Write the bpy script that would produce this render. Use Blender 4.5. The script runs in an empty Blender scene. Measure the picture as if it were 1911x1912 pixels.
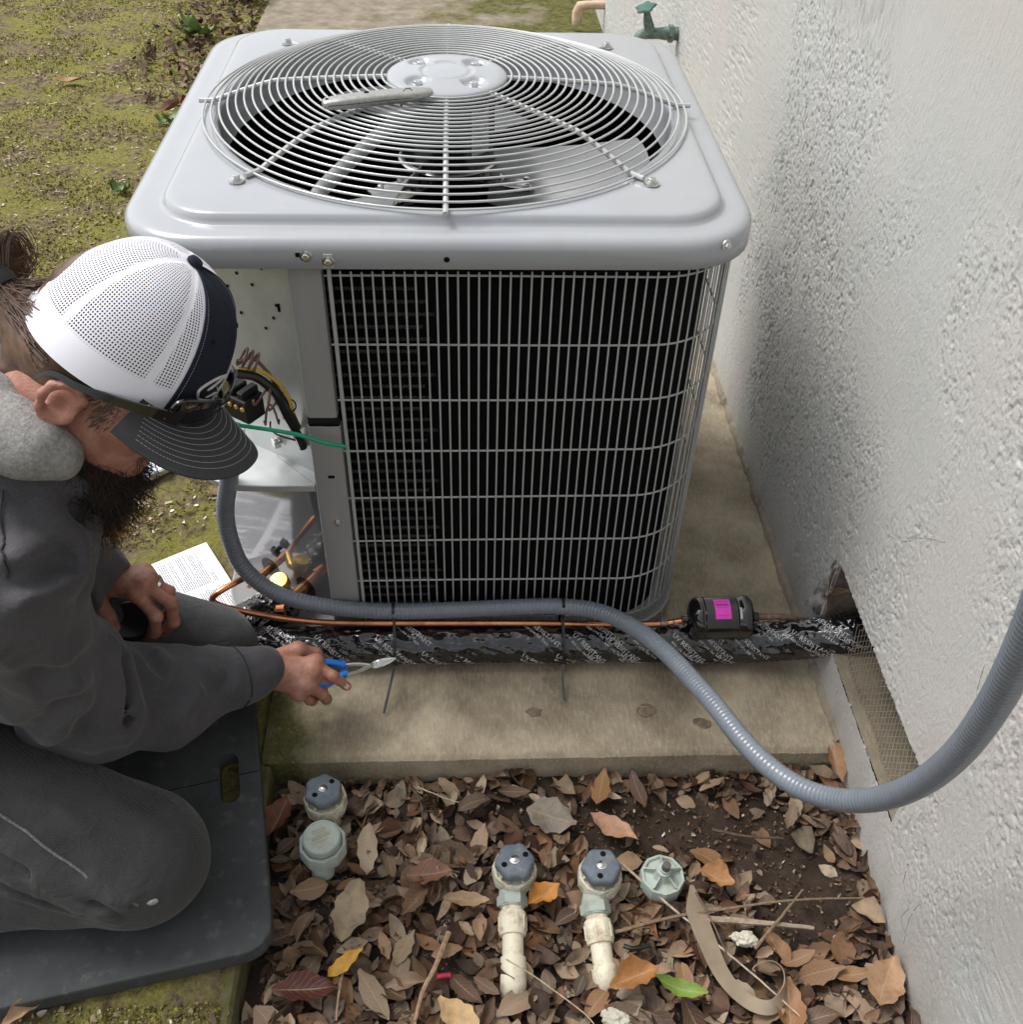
import bpy, math, random
import numpy as np
from mathutils import Vector, Matrix
random.seed(7); RNG = np.random.default_rng(11)
S = bpy.context.scene
C = S.collection
PI = math.pi

# ------------------------------------------------------------------ camera, sky, sun, exposure
cd = bpy.data.cameras.new('camera'); cam = bpy.data.objects.new('camera', cd); C.objects.link(cam)
cam.location = (0.02158, -1.27481, 1.49739); cam.rotation_euler = (0.835227, -0.025655, -0.040511)
cd.sensor_fit = 'HORIZONTAL'; cd.sensor_width = 36.0; cd.lens = 36.0 * 1890.65 / 1911.0
cd.clip_start = 0.05; cd.clip_end = 400.0
S.camera = cam
SUN_EL, SUN_AZ = math.radians(58), math.radians(-62)     # azimuth from +y towards +x
w = bpy.data.worlds.new('World'); S.world = w; w.use_nodes = True
nt = w.node_tree; nt.nodes.clear()
sky = nt.nodes.new('ShaderNodeTexSky'); sky.sky_type = 'NISHITA'; sky.sun_disc = False
sky.sun_elevation = SUN_EL; sky.sun_rotation = SUN_AZ; sky.air_density = 1.0; sky.dust_density = 3.5
hs = nt.nodes.new('ShaderNodeHueSaturation'); hs.inputs['Saturation'].default_value = 0.20
bg = nt.nodes.new('ShaderNodeBackground'); bg.inputs['Strength'].default_value = 0.15
out = nt.nodes.new('ShaderNodeOutputWorld')
nt.links.new(sky.outputs[0], hs.inputs['Color']); nt.links.new(hs.outputs[0], bg.inputs[0]); nt.links.new(bg.outputs[0], out.inputs[0])
sl = bpy.data.lights.new('sun', 'SUN'); sl.energy = 1.5; sl.angle = math.radians(25); sl.color = (1.0, 0.975, 0.94)
sun = bpy.data.objects.new('sun', sl); C.objects.link(sun)
sd = Vector((math.sin(SUN_AZ) * math.cos(SUN_EL), math.cos(SUN_AZ) * math.cos(SUN_EL), math.sin(SUN_EL)))
sun.rotation_euler = sd.to_track_quat('Z', 'Y').to_euler(); sun.location = sd * 20
S.view_settings.view_transform = 'Standard'; S.view_settings.look = 'None'
S.view_settings.gamma = 1.0; S.view_settings.use_curve_mapping = False; S.view_settings.exposure = 0.58
S.render.engine = 'CYCLES'
try:
    S.cycles.max_bounces = 8; S.cycles.transparent_max_bounces = 8; S.cycles.use_denoising = True
except Exception: pass

# ------------------------------------------------------------------ noise
def _h(i, j, k, s):
    n = (i * 73856093 ^ j * 19349663 ^ k * 83492791 ^ (s * 2654435761 & 0x7fffffff)).astype(np.int64) & 0x7fffffff
    n = (n ^ (n >> 13)) * 1274126177 & 0x7fffffff
    n = (n ^ (n >> 15)) * 1103515245 & 0x7fffffff
    return ((n >> 7) & 0xffff).astype(np.float32) / 65535.0
def vnoise(P, s=0):
    P = np.asarray(P, np.float64); f = np.floor(P).astype(np.int64); t = (P - f).astype(np.float32); t = t * t * (3 - 2 * t)
    r = 0
    for a in (0, 1):
        for b in (0, 1):
            for c in (0, 1):
                wt = (t[..., 0] if a else 1 - t[..., 0]) * (t[..., 1] if b else 1 - t[..., 1]) * (t[..., 2] if c else 1 - t[..., 2])
                r = r + wt * _h(f[..., 0] + a, f[..., 1] + b, f[..., 2] + c, s)
    return r
def fbm(P, o=4, s=0, g=0.5):
    P = np.asarray(P, np.float64); r = 0; a = 1.0; t = 0
    for i in range(o):
        r = r + a * vnoise(P * (2.03 ** i), s + i); t += a; a *= g
    return r / t
def sst(a, b, x):
    t = np.clip((x - a) / (b - a), 0, 1); return t * t * (3 - 2 * t)

# ------------------------------------------------------------------ materials
def srgb(r, g, b):
    f = lambda c: (c / 255 / 12.92) if c / 255 <= .04045 else ((c / 255 + .055) / 1.055) ** 2.4
    return (f(r), f(g), f(b), 1)
class NT:
    def __init__(s, name):
        s.m = bpy.data.materials.new(name); s.m.use_nodes = True; s.t = s.m.node_tree
        s.p = s.t.nodes['Principled BSDF']; s.o = s.t.nodes['Material Output']
        s.tc = None
    def n(s, ty, **kw):
        x = s.t.nodes.new(ty)
        for k, v in kw.items(): setattr(x, k, v)
        return x
    def l(s, a, b): s.t.links.new(a, b)
    def co(s, kind='Object'):
        if s.tc is None: s.tc = s.n('ShaderNodeTexCoord')
        return s.tc.outputs[kind]
    def mapped(s, scale, kind='Object', rot=(0, 0, 0)):
        m = s.n('ShaderNodeMapping'); m.inputs['Scale'].default_value = scale if hasattr(scale, '__len__') else (scale,) * 3
        m.inputs['Rotation'].default_value = rot
        s.l(s.co(kind), m.inputs[0]); return m.outputs[0]
    def noise(s, scale, detail=4, rough=.55, kind='Object', vec=None, dist=0):
        x = s.n('ShaderNodeTexNoise'); x.inputs['Detail'].default_value = detail; x.inputs['Roughness'].default_value = rough
        x.inputs['Distortion'].default_value = dist
        if hasattr(scale, '__len__'):
            s.l(s.mapped(scale, kind), x.inputs['Vector']); x.inputs['Scale'].default_value = 1
        else:
            s.l(vec if vec is not None else s.co(kind), x.inputs['Vector']); x.inputs['Scale'].default_value = scale
        return x.outputs['Fac']
    def ramp(s, fac, stops, interp='LINEAR'):
        r = s.n('ShaderNodeValToRGB'); r.color_ramp.interpolation = interp; e = r.color_ramp.elements
        while len(e) < len(stops): e.new(0.5)
        for i, (p, c) in enumerate(stops):
            e[i].position = p; e[i].color = c if len(c) == 4 else (*c, 1)
        s.l(fac, r.inputs[0]); return r.outputs[0]
    def g(s, fac, a, b):   # grey remap a..b -> 0..1
        return s.ramp(fac, [(a, (0, 0, 0, 1)), (b, (1, 1, 1, 1))])
    def mix(s, fac, a, b, mode='MIX'):
        x = s.n('ShaderNodeMix', data_type='RGBA', blend_type=mode)
        for v, i in ((fac, 0), (a, 6), (b, 7)):
            if hasattr(v, 'links'): s.l(v, x.inputs[i])
            elif i == 0: x.inputs[0].default_value = v
            else: x.inputs[i].default_value = v if len(v) == 4 else (*v, 1)
        return x.outputs[2]
    def math(s, op, a, b=0.0, c=None):
        x = s.n('ShaderNodeMath', operation=op)
        for i, v in enumerate((a, b) if c is None else (a, b, c)):
            if hasattr(v, 'links'): s.l(v, x.inputs[i])
            else: x.inputs[i].default_value = v
        return x.outputs[0]
    def sep(s, vec):
        x = s.n('ShaderNodeSeparateXYZ'); s.l(vec, x.inputs[0]); return x.outputs
    def bump(s, h, strength=.3, dist=.002, prev=None):
        b = s.n('ShaderNodeBump'); b.inputs['Strength'].default_value = strength; b.inputs['Distance'].default_value = dist
        s.l(h, b.inputs['Height'])
        if prev is not None: s.l(prev, b.inputs['Normal'])
        s.l(b.outputs[0], s.p.inputs['Normal']); return b.outputs[0]
    def set(s, color=None, rough=None, metal=None, spec=None, **kw):
        for k, v in (('Base Color', color), ('Roughness', rough), ('Metallic', metal), ('Specular IOR Level', spec), *[(k.replace('_', ' '), v) for k, v in kw.items()]):
            if v is None: continue
            if hasattr(v, 'links'): s.l(v, s.p.inputs[k])
            else: s.p.inputs[k].default_value = v
        return s
def simple(name, col, rough=.5, metal=0., var=0.12, vs=25., bump=0., bs=200., bd=.001, spec=.5, coat=0., rv=.1):
    t = NT(name); n = t.noise(vs, 5)
    c = np.array(col[:3])
    t.set(color=t.ramp(n, [(.3, tuple(c * (1 - var))), (.7, tuple(np.minimum(c * (1 + var), 1)))]), metal=metal, spec=spec)
    t.set(rough=t.math('MULTIPLY_ADD', n, rv * 2, rough - rv))
    if coat: t.set(Coat_Weight=coat, Coat_Roughness=.05)
    if bump: t.bump(t.noise(bs, 4), bump, bd)
    return t.m

# ------------------------------------------------------------------ mesh building
class MB:
    def __init__(s): s.v = []; s.f = []; s.n = 0; s.uv = []
    def add(s, v, f):
        v = np.asarray(v, float).reshape(-1, 3); s.v.append(v); s.f += [tuple(int(i) + s.n for i in q) for q in f]; s.n += len(v); return s
    def box(s, c, d, R=None):
        c = np.array(c, float); d = np.array(d, float) / 2
        v = np.array([(x, y, z) for x in (-1, 1) for y in (-1, 1) for z in (-1, 1)]) * d
        if R is not None: v = v @ np.array(R)[:3, :3].T
        return s.add(v + c, [(0, 1, 3, 2), (4, 6, 7, 5), (0, 4, 5, 1), (2, 3, 7, 6), (0, 2, 6, 4), (1, 5, 7, 3)])
    def bevbox(s, c, d, b, R=None):
        # box with chamfered edges
        c = np.array(c, float); h = np.array(d, float) / 2; vs = []; idx = {}
        for sx in (-1, 1):
            for sy in (-1, 1):
                for sz in (-1, 1):
                    for ax in range(3):
                        q = np.array([sx, sy, sz]) * (h - b); q[ax] = (sx, sy, sz)[ax] * h[ax]
                        idx[(sx, sy, sz, ax)] = len(vs); vs.append(q)
        F = []
        for ax in range(3):
            o = [i for i in range(3) if i != ax]
            for sg in (-1, 1):
                q = []
                for a, b2 in ((-1, -1), (1, -1), (1, 1), (-1, 1)):
                    k = [0, 0, 0]; k[ax] = sg; k[o[0]] = a; k[o[1]] = b2; q.append(idx[(*k, ax)])
                F.append(q)
        for ax in range(3):
            o = [i for i in range(3) if i != ax]
            for a in (-1, 1):
                for b2 in (-1, 1):
                    k0 = [0, 0, 0]; k1 = [0, 0, 0]; k0[o[0]] = k1[o[0]] = a; k0[o[1]] = k1[o[1]] = b2; k0[ax] = -1; k1[ax] = 1
                    F.append((idx[(*k0, o[0])], idx[(*k1, o[0])], idx[(*k1, o[1])], idx[(*k0, o[1])]))
        for sx in (-1, 1):
            for sy in (-1, 1):
                for sz in (-1, 1): F.append([idx[(sx, sy, sz, a)] for a in range(3)])
        vs = np.array(vs)
        if R is not None: vs = vs @ np.array(R)[:3, :3].T
        return s.add(vs + c, F)
    def tube(s, path, r, n=8, cap=True, closed=False):
        P = np.asarray(path, float); m = len(P); r = np.broadcast_to(np.asarray(r, float), (m,))
        T = np.gradient(P, axis=0) if not closed else np.roll(P, -1, 0) - np.roll(P, 1, 0)
        T /= np.linalg.norm(T, axis=1)[:, None] + 1e-12
        N = np.zeros_like(P); a = np.array([0, 0, 1.]) if abs(T[0, 2]) < .9 else np.array([1., 0, 0])
        nn = a - T[0] * (a @ T[0]); nn /= np.linalg.norm(nn)
        for i in range(m):
            nn = nn - T[i] * (nn @ T[i]); nn /= np.linalg.norm(nn) + 1e-12; N[i] = nn
        B = np.cross(T, N); th = np.arange(n) / n * 2 * PI
        V = P[:, None] + r[:, None, None] * (np.cos(th)[None, :, None] * N[:, None] + np.sin(th)[None, :, None] * B[:, None])
        F = []
        for i in range(m if closed else m - 1):
            a0 = i * n; b0 = ((i + 1) % m) * n
            for j in range(n):
                k = (j + 1) % n; F.append((a0 + j, b0 + j, b0 + k, a0 + k)[::-1])
        if cap and not closed: F += [tuple(range(n)), tuple(range((m - 1) * n, m * n))[::-1]]
        return s.add(V, F)
    def lathe(s, prof, n=24, at=(0, 0, 0), axis=(0, 0, 1), x=None, poly=None):
        # prof: (r, h) rows; closed ends when r == 0
        ax = np.array(axis, float); ax /= np.linalg.norm(ax)
        a = np.array(x, float) if x is not None else (np.array([1., 0, 0]) if abs(ax[0]) < .9 else np.array([0, 1., 0]))
        u = a - ax * (a @ ax); u /= np.linalg.norm(u); v = np.cross(ax, u); th = np.arange(n) / n * 2 * PI
        k = np.ones(n) if poly is None else np.array([poly(t) for t in th])
        V = [np.array(at) + ax * h + (r * k)[:, None] * (np.cos(th)[:, None] * u + np.sin(th)[:, None] * v) for r, h in prof]
        F = []
        for i in range(len(prof) - 1):
            for j in range(n):
                q = (j + 1) % n; F.append((i * n + j, i * n + q, (i + 1) * n + q, (i + 1) * n + j))
        F += [tuple(range(n))[::-1], tuple(range((len(prof) - 1) * n, len(prof) * n))]
        return s.add(np.concatenate(V), F)
    def loft(s, rings, cap0=False, cap1=False):
        n = len(rings[0]); F = []
        for i in range(len(rings) - 1):
            for j in range(n):
                q = (j + 1) % n; F.append((i * n + j, i * n + q, (i + 1) * n + q, (i + 1) * n + j))
        if cap0: F.append(tuple(range(n))[::-1])
        if cap1: F.append(tuple(range((len(rings) - 1) * n, len(rings) * n)))
        return s.add(np.concatenate([np.asarray(r, float) for r in rings]), F)
    def grid(s, G, th=0.0):
        G = np.asarray(G, float); m, n = G.shape[:2]
        q = [(i * n + j, (i + 1) * n + j, (i + 1) * n + j + 1, i * n + j + 1) for i in range(m - 1) for j in range(n - 1)]
        if not th: return s.add(G.reshape(-1, 3), q)
        du = np.gradient(G, axis=0); dv = np.gradient(G, axis=1); N = np.cross(du, dv); N /= np.linalg.norm(N, axis=2)[..., None] + 1e-12
        H = G - N * th; o = m * n
        F = q + [tuple(i + o for i in f[::-1]) for f in q]
        b = [(i, 0) for i in range(m)] + [(m - 1, j) for j in range(1, n)] + [(i, n - 1) for i in range(m - 2, -1, -1)] + [(0, j) for j in range(n - 2, 0, -1)]
        b = [i * n + j for i, j in b]
        F += [(b[i], b[i - 1], b[i - 1] + o, b[i] + o) for i in range(len(b))]
        return s.add(np.concatenate([G.reshape(-1, 3), H.reshape(-1, 3)]), F)
    def ball(s, c, r, n=10, R=None):
        r = np.broadcast_to(np.array(r, float), (3,)); ph = np.linspace(-PI / 2, PI / 2, n); th = np.arange(2 * n) / (2 * n) * 2 * PI
        rings = [np.stack([np.cos(p) * np.cos(th), np.cos(p) * np.sin(th), np.full_like(th, np.sin(p))], 1) * r for p in ph[1:-1]]
        if R is not None: rings = [q @ np.array(R)[:3, :3].T for q in rings]
        return s.loft([q + np.array(c) for q in rings], True, True)
    def mesh(s, name, mat=None, smooth=True, ang=.6):
        me = bpy.data.meshes.new(name); me.from_pydata([tuple(x) for x in np.concatenate(s.v)], [], s.f)
        if mat is not None: me.materials.append(mat)
        me.polygons.foreach_set('use_smooth', [bool(smooth)] * len(me.polygons))
        if smooth and ang:
            try: me.set_sharp_from_angle(angle=ang)
            except Exception: pass
        me.update(); return me
WO = {}
def fastmesh(name, V, Q, mat, smooth=True):
    me = bpy.data.meshes.new(name); V = np.asarray(V, np.float32); Q = np.asarray(Q, np.int32); k = Q.shape[1]
    me.vertices.add(len(V)); me.vertices.foreach_set('co', V.ravel())
    me.loops.add(Q.size); me.loops.foreach_set('vertex_index', Q.ravel())
    me.polygons.add(len(Q)); me.polygons.foreach_set('loop_start', np.arange(0, Q.size, k, dtype=np.int32)); me.polygons.foreach_set('loop_total', np.full(len(Q), k, np.int32))
    me.update(calc_edges=True); me.validate()
    me.polygons.foreach_set('use_smooth', np.full(len(me.polygons), smooth))
    if mat is not None: me.materials.append(mat)
    return me
def link(name, me, parent=None, at=None):
    o = bpy.data.objects.new(name, me); C.objects.link(o)
    if parent is not None:
        o.parent = parent; b = np.array(WO[parent.name]); a = np.array(at if at is not None else (0, 0, 0)); o.location = tuple(a - b); WO[o.name] = a
    else:
        a = np.array(at if at is not None else (0, 0, 0)); o.location = tuple(a); WO[o.name] = a
    return o
def tag(o, label=None, cat=None, group=None, kind=None):
    if label: o['label'] = label
    if cat: o['category'] = cat
    if group: o['group'] = group
    if kind: o['kind'] = kind
    return o
def thing(name, label, cat, loc=(0, 0, 0), group=None):
    o = bpy.data.objects.new(name, None); o.empty_display_size = .05; C.objects.link(o); o.location = loc; WO[o.name] = np.array(loc, float)
    return tag(o, label, cat, group)
def part(name, mb, mat, parent, smooth=True, ang=.6, label=None):
    o = link(name, mb.mesh(name, mat, smooth, ang), parent)
    if label: o['label'] = label
    return o
def spline(pts, n=12):
    P = np.asarray(pts, float); Q = np.concatenate([[2 * P[0] - P[1]], P, [2 * P[-1] - P[-2]]]); o = []
    for i in range(1, len(Q) - 2):
        for t in np.arange(n) / n:
            a, b, c, d = Q[i - 1], Q[i], Q[i + 1], Q[i + 2]
            o.append(.5 * (2 * b + (c - a) * t + (2 * a - 5 * b + 4 * c - d) * t * t + (3 * b - a - 3 * c + d) * t ** 3))
    o.append(P[-1]); return np.array(o)
def resample(P, step):
    P = np.asarray(P); d = np.r_[0, np.cumsum(np.linalg.norm(np.diff(P, axis=0), axis=1))]; m = max(2, int(d[-1] / step)); t = np.linspace(0, d[-1], m)
    return np.stack([np.interp(t, d, P[:, i]) for i in range(3)], 1)
def setcol(me, cols, name='col'):
    a = me.color_attributes.new(name, 'FLOAT_COLOR', 'POINT'); c = np.ones((len(me.vertices), 4), np.float32); c[:, :3] = cols; a.data.foreach_set('color', c.ravel())
def setuv(me, uvv):     # per-vertex uv
    l = me.uv_layers.new(name='UVMap'); li = np.zeros(len(me.loops), np.int32); me.loops.foreach_get('vertex_index', li); l.data.foreach_set('uv', np.asarray(uvv, np.float32)[li].ravel())
_fonts = {}
def textmesh(txt, size=1.0, extrude=0.0):
    cu = bpy.data.curves.new('t', 'FONT'); cu.body = txt; cu.size = size; cu.extrude = extrude; cu.resolution_u = 2
    o = bpy.data.objects.new('t', cu); C.objects.link(o); dg = bpy.context.evaluated_depsgraph_get(); me = bpy.data.meshes.new_from_object(o.evaluated_get(dg))
    v = np.array([x.co[:] for x in me.vertices]); f = [tuple(p.vertices) for p in me.polygons]
    bpy.data.objects.remove(o); bpy.data.curves.remove(cu); bpy.data.meshes.remove(me); return v, f

# ------------------------------------------------------------------ implicit surfaces (smooth unions of tapered capsules and ellipsoids)
class SDF:
    def __init__(s): s.p = []; s.disp = None
    def cap(s, a, b, ra, rb=None, k=.02, op='+'):
        a = np.array(a, float); b = np.array(b, float); rb = ra if rb is None else rb
        c = (a + b) / 2; s.p.append(('c', a, b, ra, rb, k, op, c, np.linalg.norm(b - a) / 2 + max(ra, rb))); return s
    def chain(s, pts, rs, k=.02, op='+'):
        rs = np.broadcast_to(np.array(rs, float), (len(pts),))
        for i in range(len(pts) - 1): s.cap(pts[i], pts[i + 1], rs[i], rs[i + 1], k, op)
        return s
    def ell(s, c, r, R=None, k=.02, op='+'):
        r = np.array(r, float); R = np.eye(3) if R is None else np.array(R)[:3, :3]
        s.p.append(('e', np.array(c, float), R, r, None, k, op, np.array(c, float), r.max())); return s
    def ev(s, P, prims=None):
        d = np.full(len(P), 9.0)
        for q in (s.p if prims is None else prims):
            if q[0] == 'c':
                a, b, ra, rb = q[1:5]; ba = b - a; pa = P - a; h = np.clip(pa @ ba / (ba @ ba + 1e-12), 0, 1)
                e = np.linalg.norm(pa - h[:, None] * ba, axis=1) - (ra + (rb - ra) * h)
            else:
                x = (P - q[1]) @ q[2]; k0 = np.linalg.norm(x / q[3], axis=1); k1 = np.linalg.norm(x / q[3] ** 2, axis=1); e = k0 * (k0 - 1) / (k1 + 1e-9)
            k = q[5]
            if q[6] == '+':
                h = np.clip(.5 + .5 * (d - e) / k, 0, 1); d = d * (1 - h) + e * h - k * h * (1 - h)
            else:
                h = np.clip(.5 - .5 * (d + e) / k, 0, 1); d = d * (1 - h) - e * h + k * h * (1 - h)
        return d
    def full(s, P, prims=None):
        d = s.ev(P, prims); return d + s.disp(P) if s.disp is not None else d
    def mesh(s, h, B=16):
        lo = np.min([q[7] - q[8] for q in s.p if q[6] == '+'], axis=0) - .03; hi = np.max([q[7] + q[8] for q in s.p if q[6] == '+'], axis=0) + .03
        N = np.ceil((hi - lo) / h / B).astype(int); half = h * B * .87
        g = np.arange(B + 1); L = np.stack(np.meshgrid(g, g, g, indexing='ij'), -1).reshape(-1, 3)
        W1, W2 = int(N[1] * B + 4), int(N[2] * B + 4)
        key = lambda q: ((q[..., 0] + 1) * W1 + q[..., 1] + 1) * W2 + q[..., 2] + 1
        KS, VS, FS = [], [], []
        for bi in range(N[0]):
            for bj in range(N[1]):
                for bk in range(N[2]):
                    o = np.array([bi, bj, bk]) * B; c = lo + (o + B / 2) * h
                    pr = [q for q in s.p if np.linalg.norm(q[7] - c) < q[8] + half + q[5] + .02]
                    if not pr or abs(s.ev(c[None], pr)[0]) > half * 1.6 + .03: continue
                    D = s.full(lo + (o + L) * h, pr).reshape(B + 1, B + 1, B + 1)
                    sg = D < 0
                    cc = np.zeros((B, B, B), int)
                    for a in (0, 1):
                        for b in (0, 1):
                            for e in (0, 1): cc += sg[a:B + a, b:B + b, e:B + e]
                    act = np.argwhere((cc > 0) & (cc < 8))
                    if len(act) == 0: continue
                    num = np.zeros((len(act), 3)); den = np.zeros(len(act))
                    cs = [(a, b, e) for a in (0, 1) for b in (0, 1) for e in (0, 1)]
                    for A in cs:
                        for ax in range(3):
                            if A[ax]: continue
                            E = list(A); E[ax] = 1
                            da = D[act[:, 0] + A[0], act[:, 1] + A[1], act[:, 2] + A[2]]; db = D[act[:, 0] + E[0], act[:, 1] + E[1], act[:, 2] + E[2]]
                            m = (da < 0) != (db < 0); t = np.where(m, da / (da - db + 1e-12), 0)
                            q = np.array(A, float)[None].repeat(len(act), 0); q[:, ax] += t
                            num += q * m[:, None]; den += m
                    KS.append(key(o + act)); VS.append(lo + (o + act + num / den[:, None]) * h)
                    for ax in range(3):
                        e = [0, 0, 0]; e[ax] = 1
                        s0 = sg[:B, :B, :B]; s1 = sg[e[0]:B + e[0], e[1]:B + e[1], e[2]:B + e[2]]
                        w_ = np.argwhere(s0 != s1)
                        if len(w_) == 0: continue
                        fl = s0[w_[:, 0], w_[:, 1], w_[:, 2]]; b1, b2 = [(1, 2), (2, 0), (0, 1)][ax]
                        q0 = o + w_; u = np.zeros(3, int); u[b1] = 1; v = np.zeros(3, int); v[b2] = 1
                        q = np.stack([key(q0), key(q0 - u), key(q0 - u - v), key(q0 - v)], 1); q[~fl] = q[~fl][:, ::-1]; FS.append(q)
        K = np.concatenate(KS); V = np.concatenate(VS); F = np.concatenate(FS); o = np.argsort(K); K = K[o]; V = V[o]
        ix = np.searchsorted(K, F); ix = np.clip(ix, 0, len(K) - 1); ok = (K[ix] == F).all(1)
        return V, ix[ok]
    def snap(s, P, off=0.0, it=8):
        P = np.array(P, float).reshape(-1, 3)
        for _ in range(it):
            d = s.full(P); G = np.stack([s.full(P + e) - s.full(P - e) for e in np.eye(3) * 1e-3], 1); G /= np.linalg.norm(G, axis=1)[:, None] + 1e-9
            P = P - (d - off)[:, None] * G * .8
        return P, G
def relax(V, F, it=2, lam=.5):
    n = len(V); I = F.ravel(); J = np.roll(F, -1, 1).ravel(); I2 = np.r_[I, J]; J2 = np.r_[J, I]; c = np.maximum(np.bincount(I2, minlength=n), 1)[:, None]
    for _ in range(it):
        A = np.stack([np.bincount(I2, V[J2, k], n) for k in range(3)], 1); V = V + lam * (A / c - V)
    return V
def sdfpart(name, sdf, h, mat, parent, it=2):
    V, F = sdf.mesh(h); V = relax(V, F, it); return link(name, fastmesh(name, V, F, mat), parent)

# ------------------------------------------------------------------ setting: materials
def mat_wall():
    t = NT('painted_stucco'); n = t.noise(2.2, 5, .6); m = t.noise(60, 5)
    c = t.mix(t.g(n, .42, .62), srgb(190, 190, 186), srgb(191, 187, 183)); c = t.mix(t.g(t.noise(3.1, 4, .6), .5, .66), c, srgb(185, 187, 184))
    c = t.mix(t.math('MULTIPLY', t.g(m, .62, .75), .25), c, srgb(165, 160, 150))
    z = t.sep(t.co('Object'))[2]
    low = t.math('MULTIPLY', t.math('SUBTRACT', 1.0, t.math('MULTIPLY', z, 9.0)), t.g(t.noise((14, 14, 5), 4), .35, .7))
    c = t.mix(t.math('MAXIMUM', t.math('MULTIPLY', low, .55), 0.0), c, srgb(150, 142, 128))
    t.set(color=c, rough=.82, spec=.3); b = t.bump(t.noise(520, 5, .7), .75, .0022); t.bump(t.noise((160, 190, 80), 5, .65), .55, .0035, b)
    return t.m
def mat_concrete(name, base, dark, moss=0):
    t = NT(name); n = t.noise(7, 6, .62); f = t.noise((180, 50, 90), 4, .65)
    c = t.mix(t.g(n, .34, .66), base, dark)
    c = t.mix(t.math('MULTIPLY', t.g(f, .45, .7), .35), c, tuple(min(.62, x * 1.5) for x in base[:3]))
    c = t.mix(t.math('MULTIPLY', t.g(t.noise(3.3, 5, .6), .52, .68), .45), c, tuple(x * .5 for x in dark[:3]))
    c = t.mix(t.math('MULTIPLY', t.g(t.noise(600, 2), .6, .72), .5), c, tuple(x * .55 for x in dark[:3]))
    if moss:
        x, y, z = t.sep(t.co('Object'))
        e = t.math('SUBTRACT', 1.0, t.math('MULTIPLY', t.math('SUBTRACT', x, -.33), 6.0))       # greener towards the lawn side
        g = t.math('MULTIPLY', t.g(t.math('ADD', t.math('MULTIPLY', e, .5), t.noise(9, 5, .65)), .58, .90), moss)
        c = t.mix(g, c, t.ramp(t.noise(90, 4), [(.3, (.045, .05, .012)), (.7, (.13, .125, .03))]))
    vo = t.n('ShaderNodeTexVoronoi'); vo.inputs['Scale'].default_value = 170; t.l(t.co('Object'), vo.inputs['Vector']); agg = t.math('MULTIPLY', t.math('LESS_THAN', vo.outputs['Distance'], .22), t.g(t.noise(60, 3), .5, .6)); c = t.mix(t.math('MULTIPLY', agg, .5), c, (.5, .45, .37))
    t.set(color=c, rough=.9, spec=.25); b = t.bump(t.noise(420, 6, .7), .9, .003); b = t.bump(agg, .35, .0015, b); t.bump(f, .5, .003, b)
    return t.m
def mat_soil():
    t = NT('dark_soil'); n = t.noise(22, 6, .65)
    t.set(color=t.ramp(n, [(.3, (.022, .014, .009)), (.55, (.05, .034, .024)), (.75, (.085, .062, .045))]), rough=.92, spec=.3); t.bump(t.noise(160, 6, .7), .8, .006); return t.m
def mat_moss():
    t = NT('mossy_ground'); a = t.noise(5.5, 6, .62); b = t.noise(38, 5, .7); c0 = t.noise(190, 4, .7)
    soil = t.ramp(b, [(.3, (.07, .052, .033)), (.5, (.20, .15, .095)), (.72, (.38, .31, .205))])
    grn = t.ramp(c0, [(.25, (.12, .12, .025)), (.5, (.255, .24, .06)), (.75, (.39, .355, .13))])
    c = t.mix(t.g(t.math('ADD', t.math('MULTIPLY', a, .6), t.math('MULTIPLY', b, .4)), .43, .54), soil, grn)
    t.set(color=c, rough=.95, spec=.15); t.bump(t.noise(140, 6, .75), 1.0, .012); return t.m
def mat_attr(name, rough=.6, spec=.4, obj=False, uv=False, bump=0., trans=0.):
    # colour from the object (single leaves) or from the mesh (massed pieces); veins and mottling from the leaf's own uv
    t = NT(name)
    if obj: c = t.n('ShaderNodeObjectInfo').outputs['Color']
    else: a = t.n('ShaderNodeVertexColor'); a.layer_name = 'col'; c = a.outputs[0]
    n = t.noise(55, 5, .65); c = t.mix(1.0, c, t.ramp(n, [(.25, (.55, .52, .5)), (.5, (.95, .95, .95)), (.75, (1.25, 1.2, 1.1))]), 'MULTIPLY')
    if uv:
        u = t.sep(t.co('UV')); d = t.math('ABSOLUTE', t.math('SUBTRACT', u[1], .5))
        mid = t.math('LESS_THAN', d, .022)
        sv = t.math('FRACT', t.math('MULTIPLY', t.math('SUBTRACT', u[0], t.math('MULTIPLY', d, .55)), 9.0))
        side = t.math('MULTIPLY', t.math('LESS_THAN', sv, .1), .28)
        c = t.mix(t.math('MAXIMUM', t.math('MULTIPLY', mid, .55), side), c, (.36, .27, .17))
    t.set(color=c, rough=rough, spec=spec)
    if bump: t.bump(t.noise(250, 4), bump, .001)
    return t.m
M_WALL = mat_wall(); M_SLAB = mat_concrete('slab_concrete', (.50, .42, .305), (.25, .20, .14), .9); M_PATH = mat_concrete('path_concrete', (.24, .21, .165), (.13, .11, .085), .0)
M_SOIL = mat_soil(); M_MOSS = mat_moss()

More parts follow.
